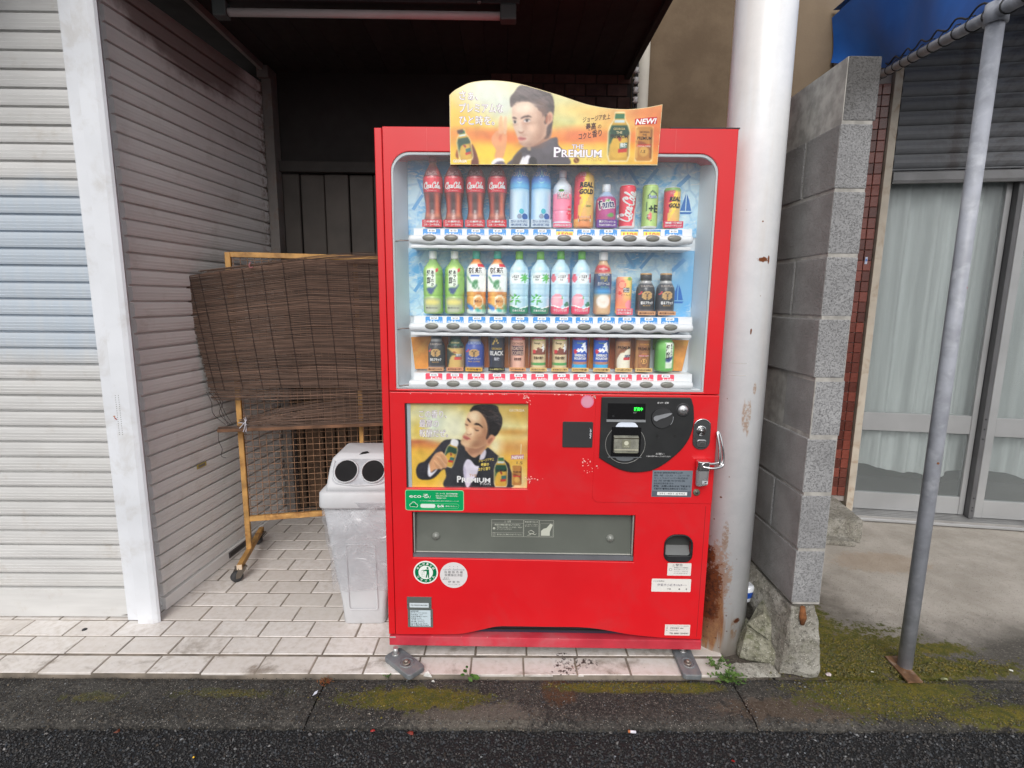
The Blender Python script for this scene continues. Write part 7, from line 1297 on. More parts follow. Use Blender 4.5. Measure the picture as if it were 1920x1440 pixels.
KINDS = {
 'cola': lambda l: make_item('cola_bottle', l, 'bottle', 'cola', .0665, .235, p_cola, (.62, .10, .12), [('script', 0, .565, 1.62, .085, W_W, 0, .14), ('script', 0, .735, 1.1, .055, (.72, .55, .55), 0, .14), ('ORIGINAL TASTE', 0, .672, .008, W_W, .9), ('100% SATISFACTION', 0, .49, .006, W_W, 1.0)], ((.85, .10, .20), .0225, ['この美味さ、', 'コカ・コーラだけ。'], W_W, .0655), (.48, .69)),
 'aquarius': lambda l: make_item('sports_drink_bottle', l, 'bottle', 'tall', .067, .222, p_aqua, (.80, .86, .9), [('AQU', -.52, .745, .062, W_W, .62), ('A', 0, .72, .12, (.75, .95, 1), .42), ('RIUS', .52, .745, .062, W_W, .66), ('poly', [(-.35, .68), (-.2, .64), (0, .625), (.2, .64), (.35, .68), (.2, .655), (0, .645), (-.2, .655)], (.6, .9, .97)), ('poly', circ(.22, .23, .24, 14, .038), (.30, .80, .88)), ('poly', circ(.02, .155, .24, 14, .036), (.62, .68, .78)), ('poly', circ(.56, .155, .28, 14, .045), (.22, .42, .72))], ((.80, .87, .93), .024, ['熱い カラダに', '水分補給'], (.25, .40, .62), .067), (.56, .88)),
 'fwhite': lambda l: make_item('pink_soda_bottle', l, 'bottle', 'pet', .063, .186, p_fwhite, (.86, .84, .88), [('FANTA', .05, .50, .10, (.60, .28, .38), 1.30, {'b': .07}), ('FANTA', .05, .50, .10, W_W, 1.24, {'b': .03}), ('poly', circ(-.2, .635, .30, 12, .022), (.35, .65, .25)), ('白桃', .70, .30, .03, W_W, .4), ('のむサイダー', .75, .24, .02, W_W, .45)], ((.92, .42, .55), .013, ['白桃のかおり'], W_W, .063), (.12, .62)),
 'rgold': lambda l: make_item('energy_drink_bottle', l, 'bottle', 'gold', .067, .196, p_gold, (.45, .62, .32), [('REAL', .12, .66, .075, DK, 1.35, {'b': .05, 'sh': .15}), ('GOLD', .12, .55, .075, DK, 1.40, {'b': .05, 'sh': .15}), ('大増量', -.25, .84, .05, (.95, .7, .72), .6), ('poly', [(-.62, .145), (.62, .145), (.62, .20), (-.62, .20)], (.82, .22, .25)), ('リアルゴールド', 0, .155, .028, (.95, .8, .8), 1.1), ('poly', [(-.62, .095), (.62, .095), (.62, .14), (-.62, .14)], (.88, .86, .82)), ('ローヤルゼリー', 0, .10, .028, DK, 1.1), ('Lemon', .35, .34, .035, (.3, .55, .3), .5)], None, None),
 'grape': lambda l: make_item('grape_soda_bottle', l, 'bottle', 'fat', .067, .142, p_grape, (.84, .88, .92), [('Fanta', 0, .44, .19, W_W, 1.62, {'b': .09, 'rot': 8}), ('Fanta', 0, .445, .18, (.14, .18, .45), 1.52, {'b': .03, 'rot': 8})], ((.42, .20, .60), .0245, ['果汁フレッシュ', 'で心おどるおいしさ!'], W_W, .066), (.0, .69)),
 'ccan': lambda l: make_item('cola_can', l, 'can', 'can', .055, .138, p_ccan, None, [('script', -.10, .50, 3.7, .28, W_W, 76, .15)], None, None),
 'green': lambda l: make_item('green_soda_can', l, 'can', 'can', .053, .140, p_green, None, [('Fanta', .15, .68, .085, (.25, .45, .75), 1.0, {'b': .05, 'rot': 5}), ('Fanta', .15, .685, .078, W_W, .95, {'b': .0, 'rot': 5}), ('+E', .22, .36, .17, (.16, .26, .16), 1.15, {'b': .04}), ('みかん', -.35, .25, .035, W_W, .4)], None, None),
 'rcan': lambda l: make_item('energy_drink_can', l, 'can', 'can', .055, .131, p_gold, None, [('REAL', .12, .66, .10, DK, 1.35, {'b': .05, 'sh': .15}), ('GOLD', .12, .50, .10, DK, 1.40, {'b': .05, 'sh': .15}), ('大増', -.3, .82, .06, (.95, .7, .72), .5)], ((.86, .22, .36), .0205, ['炭酸飲料!', 'エナジードリンク'], W_W, .066), None),
 'aya': lambda l: make_item('green_tea_bottle', l, 'bottle', 'pet', .067, .213, p_aya, (.90, .91, .90), [('綾鷹', -.30, .605, .075, DK, .40, {'v': True, 'b': .03}), ('あやたか', .10, .64, .045, DK, .28, {'v': True}), ('本物の茶葉でいれたうまみ', -.05, .085, .022, (.4, .4, .38), 1.2)], None, (.02, .76)),
 'soken': lambda l: make_item('blended_tea_bottle', l, 'bottle', 'pet', .067, .214, p_soken, (.12, .66, .58), [('爽健美茶', -.05, .655, .070, (.22, .12, .12), 1.35, {'b': .02}), ('香ばしい', .25, .19, .03, (.55, .25, .12), .8)], None, (.36, .80)),
 'iroA': lambda l: make_item('water_bottle', l, 'bottle', 'pet', .066, .213, p_iro((.06, .50, .36), True), (.45, .74, .20), [('いろはす', -.38, .575, .040, (.2, .25, .25), .72), ('天然水', -.35, .54, .016, (.3, .4, .4), .4), ('日本の天然水', .0, .045, .028, W_W, 1.3)], None, (.47, .67)),
 'iroB': lambda l: make_item('peach_water_bottle', l, 'bottle', 'pet', .065, .214, p_iro((.88, .28, .42), False), (.40, .74, .24), [('いろはす', .08, .575, .040, (.3, .22, .25), .85), ('もも', .05, .535, .022, (.4, .3, .3), .3), ('やさしいもも味', .0, .05, .035, W_W, 1.4)], None, (.47, .67)),
 'latte': lambda l: make_item('latte_bottle', l, 'bottle', 'tall', .060, .211, p_latte, (.90, .90, .90), [('GEORGIA', 0, .625, .036, W_W, 1.25), ('贅沢', 0, .535, .065, (.72, .68, .38), .85, {'b': .04}), ('生クリームの', 0, .475, .040, W_W, 1.35), ('コーヒー', .1, .425, .030, (.55, .80, .55), .9), ('EXTRA CREAM', -.1, .72, .02, W_W, .9)], None, (.32, .67)),
 'minute': lambda l: make_item('grapefruit_juice_can', l, 'can', 'can', .055, .129, p_minute, None, [('Minute', .22, .655, .05, W_W, .9), ('Maid', .22, .595, .05, W_W, .65), ('ピンク・グレープ', .1, .50, .035, (.5, .25, .2), 1.1)], ((.93, .45, .50), .0215, ['ビタミンC', 'フルーツ果汁'], W_W, .056), None),
 'euro': lambda l: make_item('black_coffee_bottle_can', l, 'bottle', 'bcan', .064, .141, p_euro((.09, .09, .12)), (.10, .10, .12), [('EUROPEAN', 0, .665, .05, (.72, .68, .66), 1.3), ('香るブラック', 0, .26, .055, W_W, 1.3, {'b': .05}), ('BLACK', 0, .21, .03, (.8, .65, .4), .8)], ((.88, .66, .48), .0125, ['豊かな香りひろがる'], (.35, .15, .1), .060), None, None, capb),
 'prem': lambda l: make_item('premium_coffee_bottle_can', l, 'bottle', 'bcan', .062, .132, p_prem, (.14, .22, .20), [('GEORGIA', 0, .72, .04, (.85, .80, .6), 1.0), ('PREMIUM', 0, .60, .07, (.16, .10, .05), 1.65), ('微糖', .42, .385, .055, W_W, .6)], CAPC('香り引き立つ微糖', (.90, .62, .45)), None),
 'blue': lambda l: make_item('blue_coffee_bottle_can', l, 'bottle', 'bcan', .068, .134, p_euro((.12, .24, .58)), (.10, .14, .30), [('EUROPEAN', 0, .69, .06, (.70, .76, .88), 1.3), ('ヴィンテージブレンド', 0, .30, .04, W_W, 1.3), ('MILK COFFEE', 0, .23, .035, (.8, .7, .5), 1.2)], CAPC('贅沢な香り', (.94, .72, .25)), None),
 'black': lambda l: make_item('tall_black_coffee_can', l, 'can', 'can', .054, .124, p_black, None, [('GEORGIA', 0, .60, .055, (.80, .68, .35), 1.35), ('BLACK', 0, .44, .12, W_W, 1.75, {'b': .03}), ('無糖', 0, .30, .07, (.8, .8, .85), .7)], ((.08, .08, .09), .0125, ['コーヒー専門店のブラック'], (.9, .85, .5), .058), None),
 'roast': lambda l: make_item('roast_coffee_can', l, 'can', 'can', .053, .122, p_roast, None, [('GEORGIA', 0, .755, .065, (.30, .16, .16), 1.4, {'b': 0}), ('ROASTED', 0, .60, .10, (.88, .76, .68), 1.55), ('COFFEE', 0, .465, .10, (.88, .76, .68), 1.5), ('深煎珈琲', 0, .31, .06, (.35, .2, .2), 1.0), ('GEORGIA', 0, .90, .04, W_W, 1.2)], CAPC('コクと苦みの深い香り', (.93, .68, .45)), None),
 'shiko': lambda l: make_item('mountain_coffee_can', l, 'can', 'can', .053, .120, p_shiko, None, [('Georgia', -.2, .79, .05, (.35, .3, .2), .8), ('至福の微糖', 0, .35, .065, (.30, .22, .15), 1.3), ('GEORGIA', 0, .925, .035, W_W, 1.2)], CAPC('甘さほどよい微糖'), None),
 'emer': lambda l: make_item('blue_mountain_coffee_can', l, 'can', 'can', .053, .121, p_emer, None, [('EMERALD', 0, .43, .07, W_W, 1.45, {'b': .05}), ('MOUNTAIN', 0, .335, .07, W_W, 1.55, {'b': .05}), ('Georgia', -.1, .80, .04, (.6, .75, .4), .8), ('GEORGIA', 0, .92, .04, (.9, .6, .7), 1.2)], CAPC('エメラルドの香り豊か'), None),
 'pwhite': lambda l: make_item('cafe_au_lait_can', l, 'can', 'can', .053, .118, p_pwhite, None, [('GEORGIA', 0, .80, .05, (.80, .55, .28), 1.1), ('PREMIUM', 0, .665, .09, (.22, .12, .06), 1.6), ('カフェオレ', .42, .43, .05, W_W, .8)], CAPC('コクと香りの贅沢な'), None),
 'pbrown': lambda l: make_item('cocoa_coffee_can', l, 'can', 'can', .053, .118, p_pbrown, None, [('GEORGIA', 0, .78, .05, (.90, .66, .32), 1.2), ('PREMIUM', 0, .63, .09, (.25, .12, .05), 1.6), ('COCOA COFFEE', 0, .45, .03, W_W, 1.3), ('1.5', 0, .27, .08, (.35, .18, .08), .5)], CAPC('甘さほのかな限定'), None),
 'hayak': lambda l: make_item('small_green_tea_bottle', l, 'bottle', 'fat', .066, .148, p_hayak, (.90, .90, .88), [('綾鷹', .12, .50, .12, DK, .42, {'v': True, 'b': .03}), ('あやたか', .50, .60, .05, DK, .2, {'v': True})], None, (.0, .66)),
}
LAY = [
 (1.570, [(.178, 'cola', 'cola bottle farthest left on the top shelf, standing clear of the advertising board'), (.249, 'cola', 'second cola bottle from the left on the top shelf'), (.322, 'cola', 'third cola bottle from the left on the top shelf'), (.395, 'cola', 'cola bottle next to the pale blue sports drink bottles'),
   (.470, 'aquarius', 'pale blue sports drink bottle beside the last cola bottle'), (.543, 'aquarius', 'pale blue sports drink bottle beside the pink soda bottle'), (.615, 'fwhite', 'clear bottle with pink label and white lettering on the top shelf'), (.688, 'rgold', 'tall red and gold energy drink bottle on the top shelf'),
   (.763, 'grape', 'short purple grape soda bottle with white cap on the top shelf'), (.835, 'ccan', 'red cola can with white script running up its side'), (.911, 'green', 'pale green soda can on the top shelf'), (.985, 'rcan', 'red and gold energy drink can at the right end of the top shelf')]),
 (1.280, [(.174, 'aya', 'green tea bottle farthest left on the middle shelf'), (.249, 'aya', 'green tea bottle next to the blended tea bottles'), (.324, 'soken', 'white labelled tea bottle with turquoise cap next to the green tea bottles'), (.397, 'soken', 'white labelled tea bottle with turquoise cap next to the clear water bottles'),
   (.472, 'iroA', 'clear water bottle with green leaf, beside the blended tea'), (.545, 'iroA', 'clear water bottle with green leaf, beside the peach water'), (.615, 'iroB', 'peach water bottle next to the green leaf water bottle'), (.687, 'iroB', 'peach water bottle next to the blue labelled coffee bottle'),
   (.761, 'latte', 'creamy coffee bottle with dark blue label and white cap'), (.835, 'minute', 'pink and yellow grapefruit juice can on the middle shelf'), (.910, 'euro', 'black coffee bottle can beside the grapefruit juice'), (.979, 'euro', 'black coffee bottle can at the right end of the middle shelf')]),
 (1.083, [(.183, 'euro', 'black coffee bottle can at the left end of the bottom shelf'), (.251, 'prem', 'gold and dark green coffee bottle can on the bottom shelf'), (.318, 'blue', 'blue coffee bottle can on the bottom shelf'), (.397, 'black', 'straight black coffee can with big white lettering'),
   (.470, 'roast', 'pale brown roast coffee can with a dark label on the bottom shelf'), (.543, 'shiko', 'beige coffee can with brown mountain, beside the roast coffee'), (.618, 'shiko', 'beige coffee can with brown mountain, beside the blue mountain can'), (.689, 'emer', 'blue coffee can with white mountain, beside the beige cans'),
   (.764, 'emer', 'blue coffee can with white mountain, beside the cream and brown can'), (.841, 'pwhite', 'brown coffee can with a cream white swirl on the bottom shelf'), (.911, 'pbrown', 'all brown cocoa coffee can on the bottom shelf'), (.987, 'hayak', 'small green tea bottle at the right end of the bottom shelf')])]
made = {}
GRP = ['drinks on the top shelf', 'drinks on the middle shelf', 'drinks on the bottom shelf']
for ri, (z0, its) in enumerate(LAY):
    for u, kk, lb in its:
        if kk not in made: t = KINDS[kk](lb); made[kk] = t
        else: t = copy_tree(made[kk]); t['label'] = lb
        zz_ = z0 + u * (.005 / .9); yy_ = .064
        t.location = (-.437 + u * math.cos(VA) - yy_ * math.sin(VA), 1.797 + u * math.sin(VA) + yy_ * math.cos(VA), zz_); t['group'] = GRP[ri]
# the first column of row three stands a little lower and smaller
for o in bpy.data.objects:
    if o.get('label') == 'black coffee bottle can at the left end of the bottom shelf': o.scale = (.95, .95, .95)

# ================================================================== FEET, PADLOCK
CI = mat('cast_iron_grey', (.17, .185, .20), .55, .2, var=.15, vs=20, bump=.2, bs=120, dirt=(.26, .25, .23), dirtamt=.5, dscale=18)
def foot(loc, rz, label, L=.155, W=.074, c2=None):
    t = thing('anchor_foot', label, 'bracket', loc, rz, 'floor anchors of the machine')
    mb = MB(); o_ = rrect(-.03, L - .03, -W / 2, W / 2, .014, 4); mb.plate(o_, [circ(.062, 0, .016, 16, .012)], 0, .02, .003); mb.warp(lambda x, y, z: (x, z, .022 - y)); mb.build('foot_plate', CI, t)
    mb = MB(); mb.tube([(.062 + .026 * math.cos(R(a)), .024 * math.sin(R(a)), .0225) for a in range(0, 361, 15)], .003, 6, caps=False); mb.build('slot_rim', CI, t)
    mb = MB(); mb.lathe([(.014, .018), (.014, .024), (.0085, .0242)], 20, .06, 0); mb.build('washer', mat('rusty_steel', (.28, .24, .21), .5, .6, var=.3, vs=60), t)
    mb = MB(); mb.lathe([(.0085, .024), (.0085, .030), (.006, .033), (.004, .0335)], 6, .06, 0); mb.build('bolt', MATS['rusty_steel'], t)
    mb = MB(); mb.lathe([(.0095, .02), (.0095, .05)], 14, -.005, .0); mb.lathe([(.014, .021), (.014, .027)], 14, -.005, 0); mb.build('levelling_screw', mat('zinc', (.48, .48, .48), .4, .7), t)
    return t
foot((-.405, 1.775, .0), R(-43), 'grey cast anchor foot set askew under the left corner of the red machine')
f2 = foot((.672, 1.80, .0), R(-92), 'grey anchor foot under the right corner of the red machine, straight to the front'); f2.scale = (1, .92, 1)
pd = V_('padlock', 'chrome padlock hanging on the lock hasp at the right edge of the red machine', 'padlock', 1.119, -.022, .74)
mb = MB(); mb.prism(rrect(-.0215, .0215, -.016, .016, .012, 6), lambda a, b, z: (a, b * .95, z + (.003 * a / .02)), -.041, .030); mb.warp(lambda x, y, z: (x * (1 - .10 * (z < -.03)), y, z)); mb.build('lock_body', mat('chrome_worn', (.55, .55, .56), .28, .75, var=.05, vs=10), pd, bevel=.002)
mb = MB(); mb.prism(rrect(-.0222, .0222, -.0168, .0168, .012, 6), lambda a, b, z: (a, b * .95, z), .012, .046); mb.build('shackle_housing', CH, pd, bevel=.003)
mb = MB(); mb.box(-.004, .015, -.0172, -.0165, -.033, -.022, (.75, .76, .78)); mb.flat([(-.002, -.03), (.006, -.025), (.012, -.024), (.008, -.030)], -.0176, (.2, .2, .2)); mb.build('maker_mark', PR, pd)
def link_(path, r, name='link'): 
    mb = MB(); mb.tube(smooth(path, 5), r, 8, caps=False); mb.v = mb.v; n = len(smooth(path, 5)); k = (n - 1) * 8; mb.f += [(k + j, k + (j + 1) % 8, (j + 1) % 8, j) for j in range(8)]; mb.sm += [True] * 8
    return mb.build(name, CH, pd)
link_([(-.004, -.014, .028), (.03, -.018, .024), (.058, -.012, .028), (.066, -.008, .036), (.058, -.006, .043), (.03, -.010, .038), (-.002, -.012, .040)], .0046)
link_([(.056, -.010, .034), (.066, -.008, .052), (.061, -.004, .10), (.052, .004, .140), (.045, .006, .148), (.045, .0, .132), (.051, -.008, .085), (.052, -.012, .050)], .0042)
mb = MB(); mb.box(.026, .050, .024, .028, .08, .165); mb.build('hasp', mat('tarnished_steel', (.42, .36, .30), .4, .8), pd, bevel=.001)

# ================================================================== WASTE BIN
bn = thing('waste_bin', 'pale grey plastic recycling bin with two round holes, tucked beside the red machine', 'bin', (-.586, 2.10, 0), R(1))
BN = mat('bin_grey', (.56, .57, .59), .5, var=.05, vs=4, bump=.06, bs=60, dirt=(.42, .41, .40), dirtamt=.35, dscale=6)
def loft(mb, secs, n=6, c=None, cap=True):
    """secs: (z, x0, x1, y0, y1, r)"""
    R_ = [[(x, y, z) for x, y in rrect(x0, x1, y0, y1, r, n)] for z, x0, x1, y0, y1, r in secs]; m = len(R_[0]); V = [p for q in R_ for p in q]
    F = [(i * m + j, i * m + (j + 1) % m, (i + 1) * m + (j + 1) % m, (i + 1) * m + j) for i in range(len(R_) - 1) for j in range(m)]
    if cap: F += [tuple(range(m))[::-1], tuple((len(R_) - 1) * m + j for j in range(m))]
    return mb.add(V, F, c, True)
mb = MB(); loft(mb, [(0, -.082, .082, -.100, .12, .018), (.006, -.086, .086, -.104, .124, .02), (.10, -.092, .092, -.106, .126, .02), (.20, -.108, .108, -.112, .132, .024), (.40, -.134, .134, -.122, .142, .03), (.53, -.146, .144, -.130, .15, .03)]); mb.build('bin_body', BN, bn)
mb = MB(); mb.plate(rrect(-.062, .060, .065, .36, .012, 4), [rrect(-.056, .054, .071, .354, .010, 4)], -.1105, -.1075, .001); mb.warp(lambda x, y, z: (x, y - .0125 * max(0, (z - .08)) / .28 * 1.05, z)); mb.build('front_panel_rib', BN, bn)
mb = MB(); loft(mb, [(.516, -.154, .149, -.140, .158, .03), (.522, -.157, .151, -.143, .16, .03), (.575, -.155, .150, -.140, .158, .03), (.583, -.148, .146, -.134, .152, .03)]); mb.build('lid_rim', BN, bn)
mb = MB(); S = [(.583, -.127, .129, -.128, .14, .014), (.604, -.127, .129, -.1185, .138, .014), (.660, -.124, .127, -.0825, .134, .015), (.694, -.118, .121, -.0600, .126, .015), (.712, -.100, .106, -.046, .112, .014), (.7155, -.094, .100, -.038, .105, .012)]; loft(mb, S); mb.build('lid_hood', BN, bn)
# slanted face frame: local front plane from (y=-.118,z=.602) to (y=-.055,z=.700)
sy0, sz0, sy1, sz1 = -.1185, .604, -.0575, .6985; sl_ = math.hypot(sy1 - sy0, sz1 - sz0); ny_, nz2 = -(sz1 - sz0) / sl_, (sy1 - sy0) / sl_
def onface(x, v, d): return (x, sy0 + (sy1 - sy0) * v / sl_ + ny_ * d, sz0 + (sz1 - sz0) * v / sl_ + nz2 * d)
mb = MB(); mb.v = [onface(x, v, .0016) for x, v in rrect(-.108, .112, .004, .108, .03, 6)]; mb.c = [(.5,) * 3] * len(mb.v); mb.f = [tuple(range(len(mb.v)))]; mb.sm = [False]; mb.build('hood_face', mat('hood_face_grey', (.36, .37, .40), .5, var=.2, vs=12, dirt=(.55, .56, .58), dirtamt=.5, dscale=14), bn)
mb = MB()
for cx in (-.052, .054):
    q = MB(); n = 30
    for (r_, d_) in ((.049, .002), (.0475, .012), (.045, .0135), (.0435, .012), (.0435, .008)):
        q.v += [onface(cx + r_ * math.cos(2 * math.pi * j / n), .056 + r_ * math.sin(2 * math.pi * j / n), d_) for j in range(n)]
    q.c = [(.5,) * 3] * len(q.v); q.f = [(i * n + j, i * n + (j + 1) % n, (i + 1) * n + (j + 1) % n, (i + 1) * n + j) for i in range(4) for j in range(n)]; q.sm = [True] * len(q.f); q.build('hole_rim', BN, bn)
    q = MB(); q.add([onface(cx + .044 * math.cos(2 * math.pi * j / n), .056 + .044 * math.sin(2 * math.pi * j / n), .0085) for j in range(n)], [tuple(range(n))]); q.build('hole', mat('hole_black', (.006, .006, .007), .9), bn)
mb = MB(); mb.tube([onface(x, v, .002) for x, v in smooth([(-.105, .10), (-.108, .05), (-.085, .012), (-.03, .002), (.03, .002), (.09, .012), (.112, .05), (.108, .10)], 5, False)], .0035, 6); mb.build('hood_ridge', BN, bn)
mb = MB(); mb.add([(-.012, -.048, .7065), (.0, -.036, .7145), (.018, -.030, .7165), (.028, -.040, .7115), (.014, -.044, .709)], [(0, 1, 2, 3, 4)]); mb.warp(lambda x, y, z: (x, y - .002, z + .003)); mb.build('handle_slot', MATS['hole_black'], bn)
# thin clear bag pulled over the body under the rim
from mathutils import noise as mn
BG = NT('clear_bag'); tr = BG.n('BsdfTransparent'); tr.inputs[0].default_value = (.97, .97, .98, 1); df = BG.n('BsdfDiffuse'); gl = BG.n('BsdfGlossy'); gl.inputs['Roughness'].default_value = .24; gl.inputs[0].default_value = (.9, .9, .9, 1)
o_ = BG.obj(); nz_1 = BG.noise(BG.scalev(o_, 6, 6, 9), 1, 4, .6, 2.4); BG.l(BG.mix(BG.ramp(BG.noise(BG.scalev(o_, 10, 10, 7), 1, 5, .7, 3), .40, .60), (.64, .65, .68), (.84, .85, .88)), df.inputs[0]); f = BG.ramp(nz_1, .42, .70, .10, .42); ma = BG.n('MixShader'); BG.l(f, ma.inputs[0]); BG.l(tr.outputs[0], ma.inputs[1]); BG.l(df.outputs[0], ma.inputs[2])  # shading of the creases is painted in as darker and lighter noise
mb_ = BG.n('MixShader'); mb_.inputs[0].default_value = .12; BG.l(ma.outputs[0], mb_.inputs[1]); BG.l(gl.outputs[0], mb_.inputs[2]); BG.l(mb_.outputs[0], BG.o.inputs[0])
bp = BG.n('Bump'); bp.inputs['Strength'].default_value = .45; bp.inputs['Distance'].default_value = .02; BG.l(nz_1, bp.inputs['Height']); BG.l(bp.outputs[0], gl.inputs['Normal']); BG.l(bp.outputs[0], df.inputs['Normal'])
V = []; nr_, nc_ = 60, 90
for j in range(nr_ + 1):
    z = .165 + (.545 - .165) * j / nr_; hx = .128 + (z - .165) * .055 + .004; hy = .124 + (z - .165) * .05
    if z < .26: hx -= (.26 - z) * .08
    rr_ = rrect(-hx, hx - .004, -hy, hy + .015, .03, 5)
    per = [Vector((*rr_[i], 0)) for i in range(len(rr_))]; L = [0]
    for i in range(len(per)): L.append(L[-1] + (per[(i + 1) % len(per)] - per[i]).length)
    for i in range(nc_):
        s = L[-1] * i / nc_; k_ = max(q for q in range(len(per)) if L[q] <= s + 1e-9); a_ = per[k_]; b_ = per[(k_ + 1) % len(per)]; p_ = a_.lerp(b_, (s - L[k_]) / max(1e-9, L[k_ + 1] - L[k_])); nrm = Vector((p_.x / hx, p_.y / hy, 0)).normalized()
        w = mn.noise(Vector((p_.x * 7, p_.y * 7 + z * 4, z * 6))) * .018 + mn.noise(Vector((p_.x * 18, p_.y * 18, z * 24 + p_.x * 26))) * .006
        if z > .45: w += abs(mn.noise(Vector((p_.x * 60, p_.y * 60, z * 30)))) * .008 * (z - .45) / .09
        q = p_ + nrm * w; V.append((q.x, q.y, z + (.010 * mn.noise(Vector((p_.x * 9, p_.y * 9, 3))) if j == 0 else 0) - (.05 * (p_.x + .13) if j < 6 else 0) * (1 - j / 6)))
mb = MB(); mb.add(V, [(j * nc_ + i, j * nc_ + (i + 1) % nc_, (j + 1) * nc_ + (i + 1) % nc_, (j + 1) * nc_ + i) for j in range(nr_) for i in range(nc_)], smooth=True)
o = mb.build('bin_bag', BG.m, None); o.location = (-.586, 2.10, 0); tag(o, 'thin clear plastic bag hanging crumpled over the grey bin under its lid', 'bag')

# ================================================================== WHEELED RACK AND BLIND
RA = R(12); rk = thing('wheeled_rack', 'rusty ochre mesh display rack on castors standing by the side shutter', 'rack', (-1.255, 2.50, 0), RA)
OC = mat('ochre_steel', (.50, .275, .085), .6, var=.35, vs=10, bump=.2, bs=90, dirt=(.20, .07, .02), dirtamt=.85, dscale=11)
def bar(x0, x1, y0, y1, z0, z1, n='frame_bar'): mb = MB(); mb.box(x0, x1, y0, y1, z0, z1); return mb.build(n, OC, rk, bevel=.002, seg=1)
bar(-.052, -.028, -.012, .012, .085, 1.535, 'upright'); bar(.512, .532, .0, .02, .25, 1.515, 'upright'); bar(1.02, 1.044, -.012, .012, .085, 1.535, 'upright')
bar(-.028, 1.02, -.011, .011, 1.513, 1.537); bar(-.028, 1.02, -.011, .011, .228, .254); bar(-.052, -.028, -.18, .25, .062, .088, 'foot_bar'); bar(1.02, 1.044, -.18, .25, .062, .088, 'foot_bar')
mb = MB(); mb.box(-.0515, -.0285, -.1815, -.180, .0625, .0875); mb.build('end_cap', mat('end_cap_pale', (.66, .52, .38), .6), rk)
mb = MB(); 
for i in range(34): x = -.02 + i * .0308; mb.tube([(x, 0, .255), (x, 0, 1.512)], .0017, 4, caps=False)
for j in range(41): z = .27 + j * .0308; mb.tube([(-.028, .003, z), (1.02, .003, z)], .0017, 4, caps=False)
o = mb.build('wire_mesh', mat('rusty_wire', (.27, .15, .085), .7, .1, var=.4, vs=30), rk, kind='stuff')
CR = mat('castor_rubber', (.045, .045, .048), .7, var=.2); CB = mat('castor_bracket', (.20, .17, .14), .6, .4, var=.3, dirt=(.14, .07, .03), dirtamt=.7)
for (x, y, rz_) in ((-.04, -.155, 40), (-.04, .22, -20), (1.03, -.155, 0), (1.03, .22, 0)):
    e = bpy.data.objects.new('castor', None); col.objects.link(e); e.parent = rk; e.location = (x, y, 0); e.rotation_euler = (0, 0, R(rz_)); e.empty_display_size = .02; e.scale = (1.2, 1.2, 1.12)
    mb = MB(); mb.lathe([(.004, -.011), (.020, -.011), (.0225, -.008), (.0225, .008), (.020, .011), (.004, .011)], 22, 0, 0, ax='y'); mb.warp(lambda a, b, c: (a - .018, b, c + .0228)); mb.build('wheel', CR, e)
    mb = MB(); mb.prism([(-.028, .020), (-.012, .018), (.012, .050), (.012, .060), (-.014, .060), (-.026, .040)], lambda a, b, y: (a, y, b), -.0155, -.0135); mb.prism([(-.028, .020), (-.012, .018), (.012, .050), (.012, .060), (-.014, .060), (-.026, .040)], lambda a, b, y: (a, y, b), .0135, .0155); mb.box(-.018, .018, -.016, .016, .055, .062); mb.build('bracket', CB, e)

bl = thing('reed_blind', 'brown reed blind draped sagging over the mesh rack', 'blind', (-1.255, 2.50, 0), RA)
RB = NT('reed_brown'); a = RB.n('VertexColor', layer_name='Col').outputs[0]; RB.col(RB.mix(RB.ramp(RB.noise(RB.scalev(RB.obj(), 12, 12, 90), 1, 5), .3, .7), RB.mix(1., a, (.7, .7, .7), 'MULTIPLY'), a)); RB.set(Roughness=.75)
rb = random.Random(5)
mbs = MB(); mbf = MB(); NS = 210
def sheet(u, v):
    """the hanging cloth of reeds: u 0..1 along, v 0 (top) .. 1 (bottom)"""
    x = (-.215 + .068 * v) * (1 - u) + 1.0 * u; zt = 1.418 + .088 * min(1, u / .42) - .02 * max(0, u - .5); zb = .900 + .010 * math.sin(u * 5) - .02 * u
    z = zt + (zb - zt) * v; y = -.040 - .012 * math.sin(v * 3.1) - .02 * (1 - u) * (1 - v) + .006 * math.sin(u * 9 + v * 4); return x, y, z
def reed(mb, pts, w, c):
    r0 = w / 2; V = []
    for p in pts: V += [(p[0], p[1] - r0, p[2]), (p[0], p[1], p[2] + r0), (p[0], p[1] + r0 * .6, p[2] - r0)]
    mb.add(V, [(i * 3 + a, i * 3 + (a + 1) % 3, (i + 1) * 3 + (a + 1) % 3, (i + 1) * 3 + a) for i in range(len(pts) - 1) for a in range(3)] + [(0, 1, 2), (len(V) - 1, len(V) - 2, len(V) - 3)], c)
def rc():
    g = rb.gauss(.43, .06); t_ = rb.random()
    if t_ > .95: g += .10
    return (min(.75, g * .97), g * .78, g * .67)
for i in range(NS):
    v = i / (NS - 1); pts = []; d = rb.uniform(-.0015, .0015); e0 = rb.uniform(-.006, .006)
    for k_ in range(15):
        u = k_ / 14; x, y, z = sheet(u, v); pts.append((x + (e0 if k_ == 0 else 0), y + rb.uniform(-.0010, .0010), z + d + rb.uniform(-.0006, .0006)))
    reed(mbs, pts, .0035, rc())
mbs.build('reed_sheet', RB.m, bl, kind='stuff')
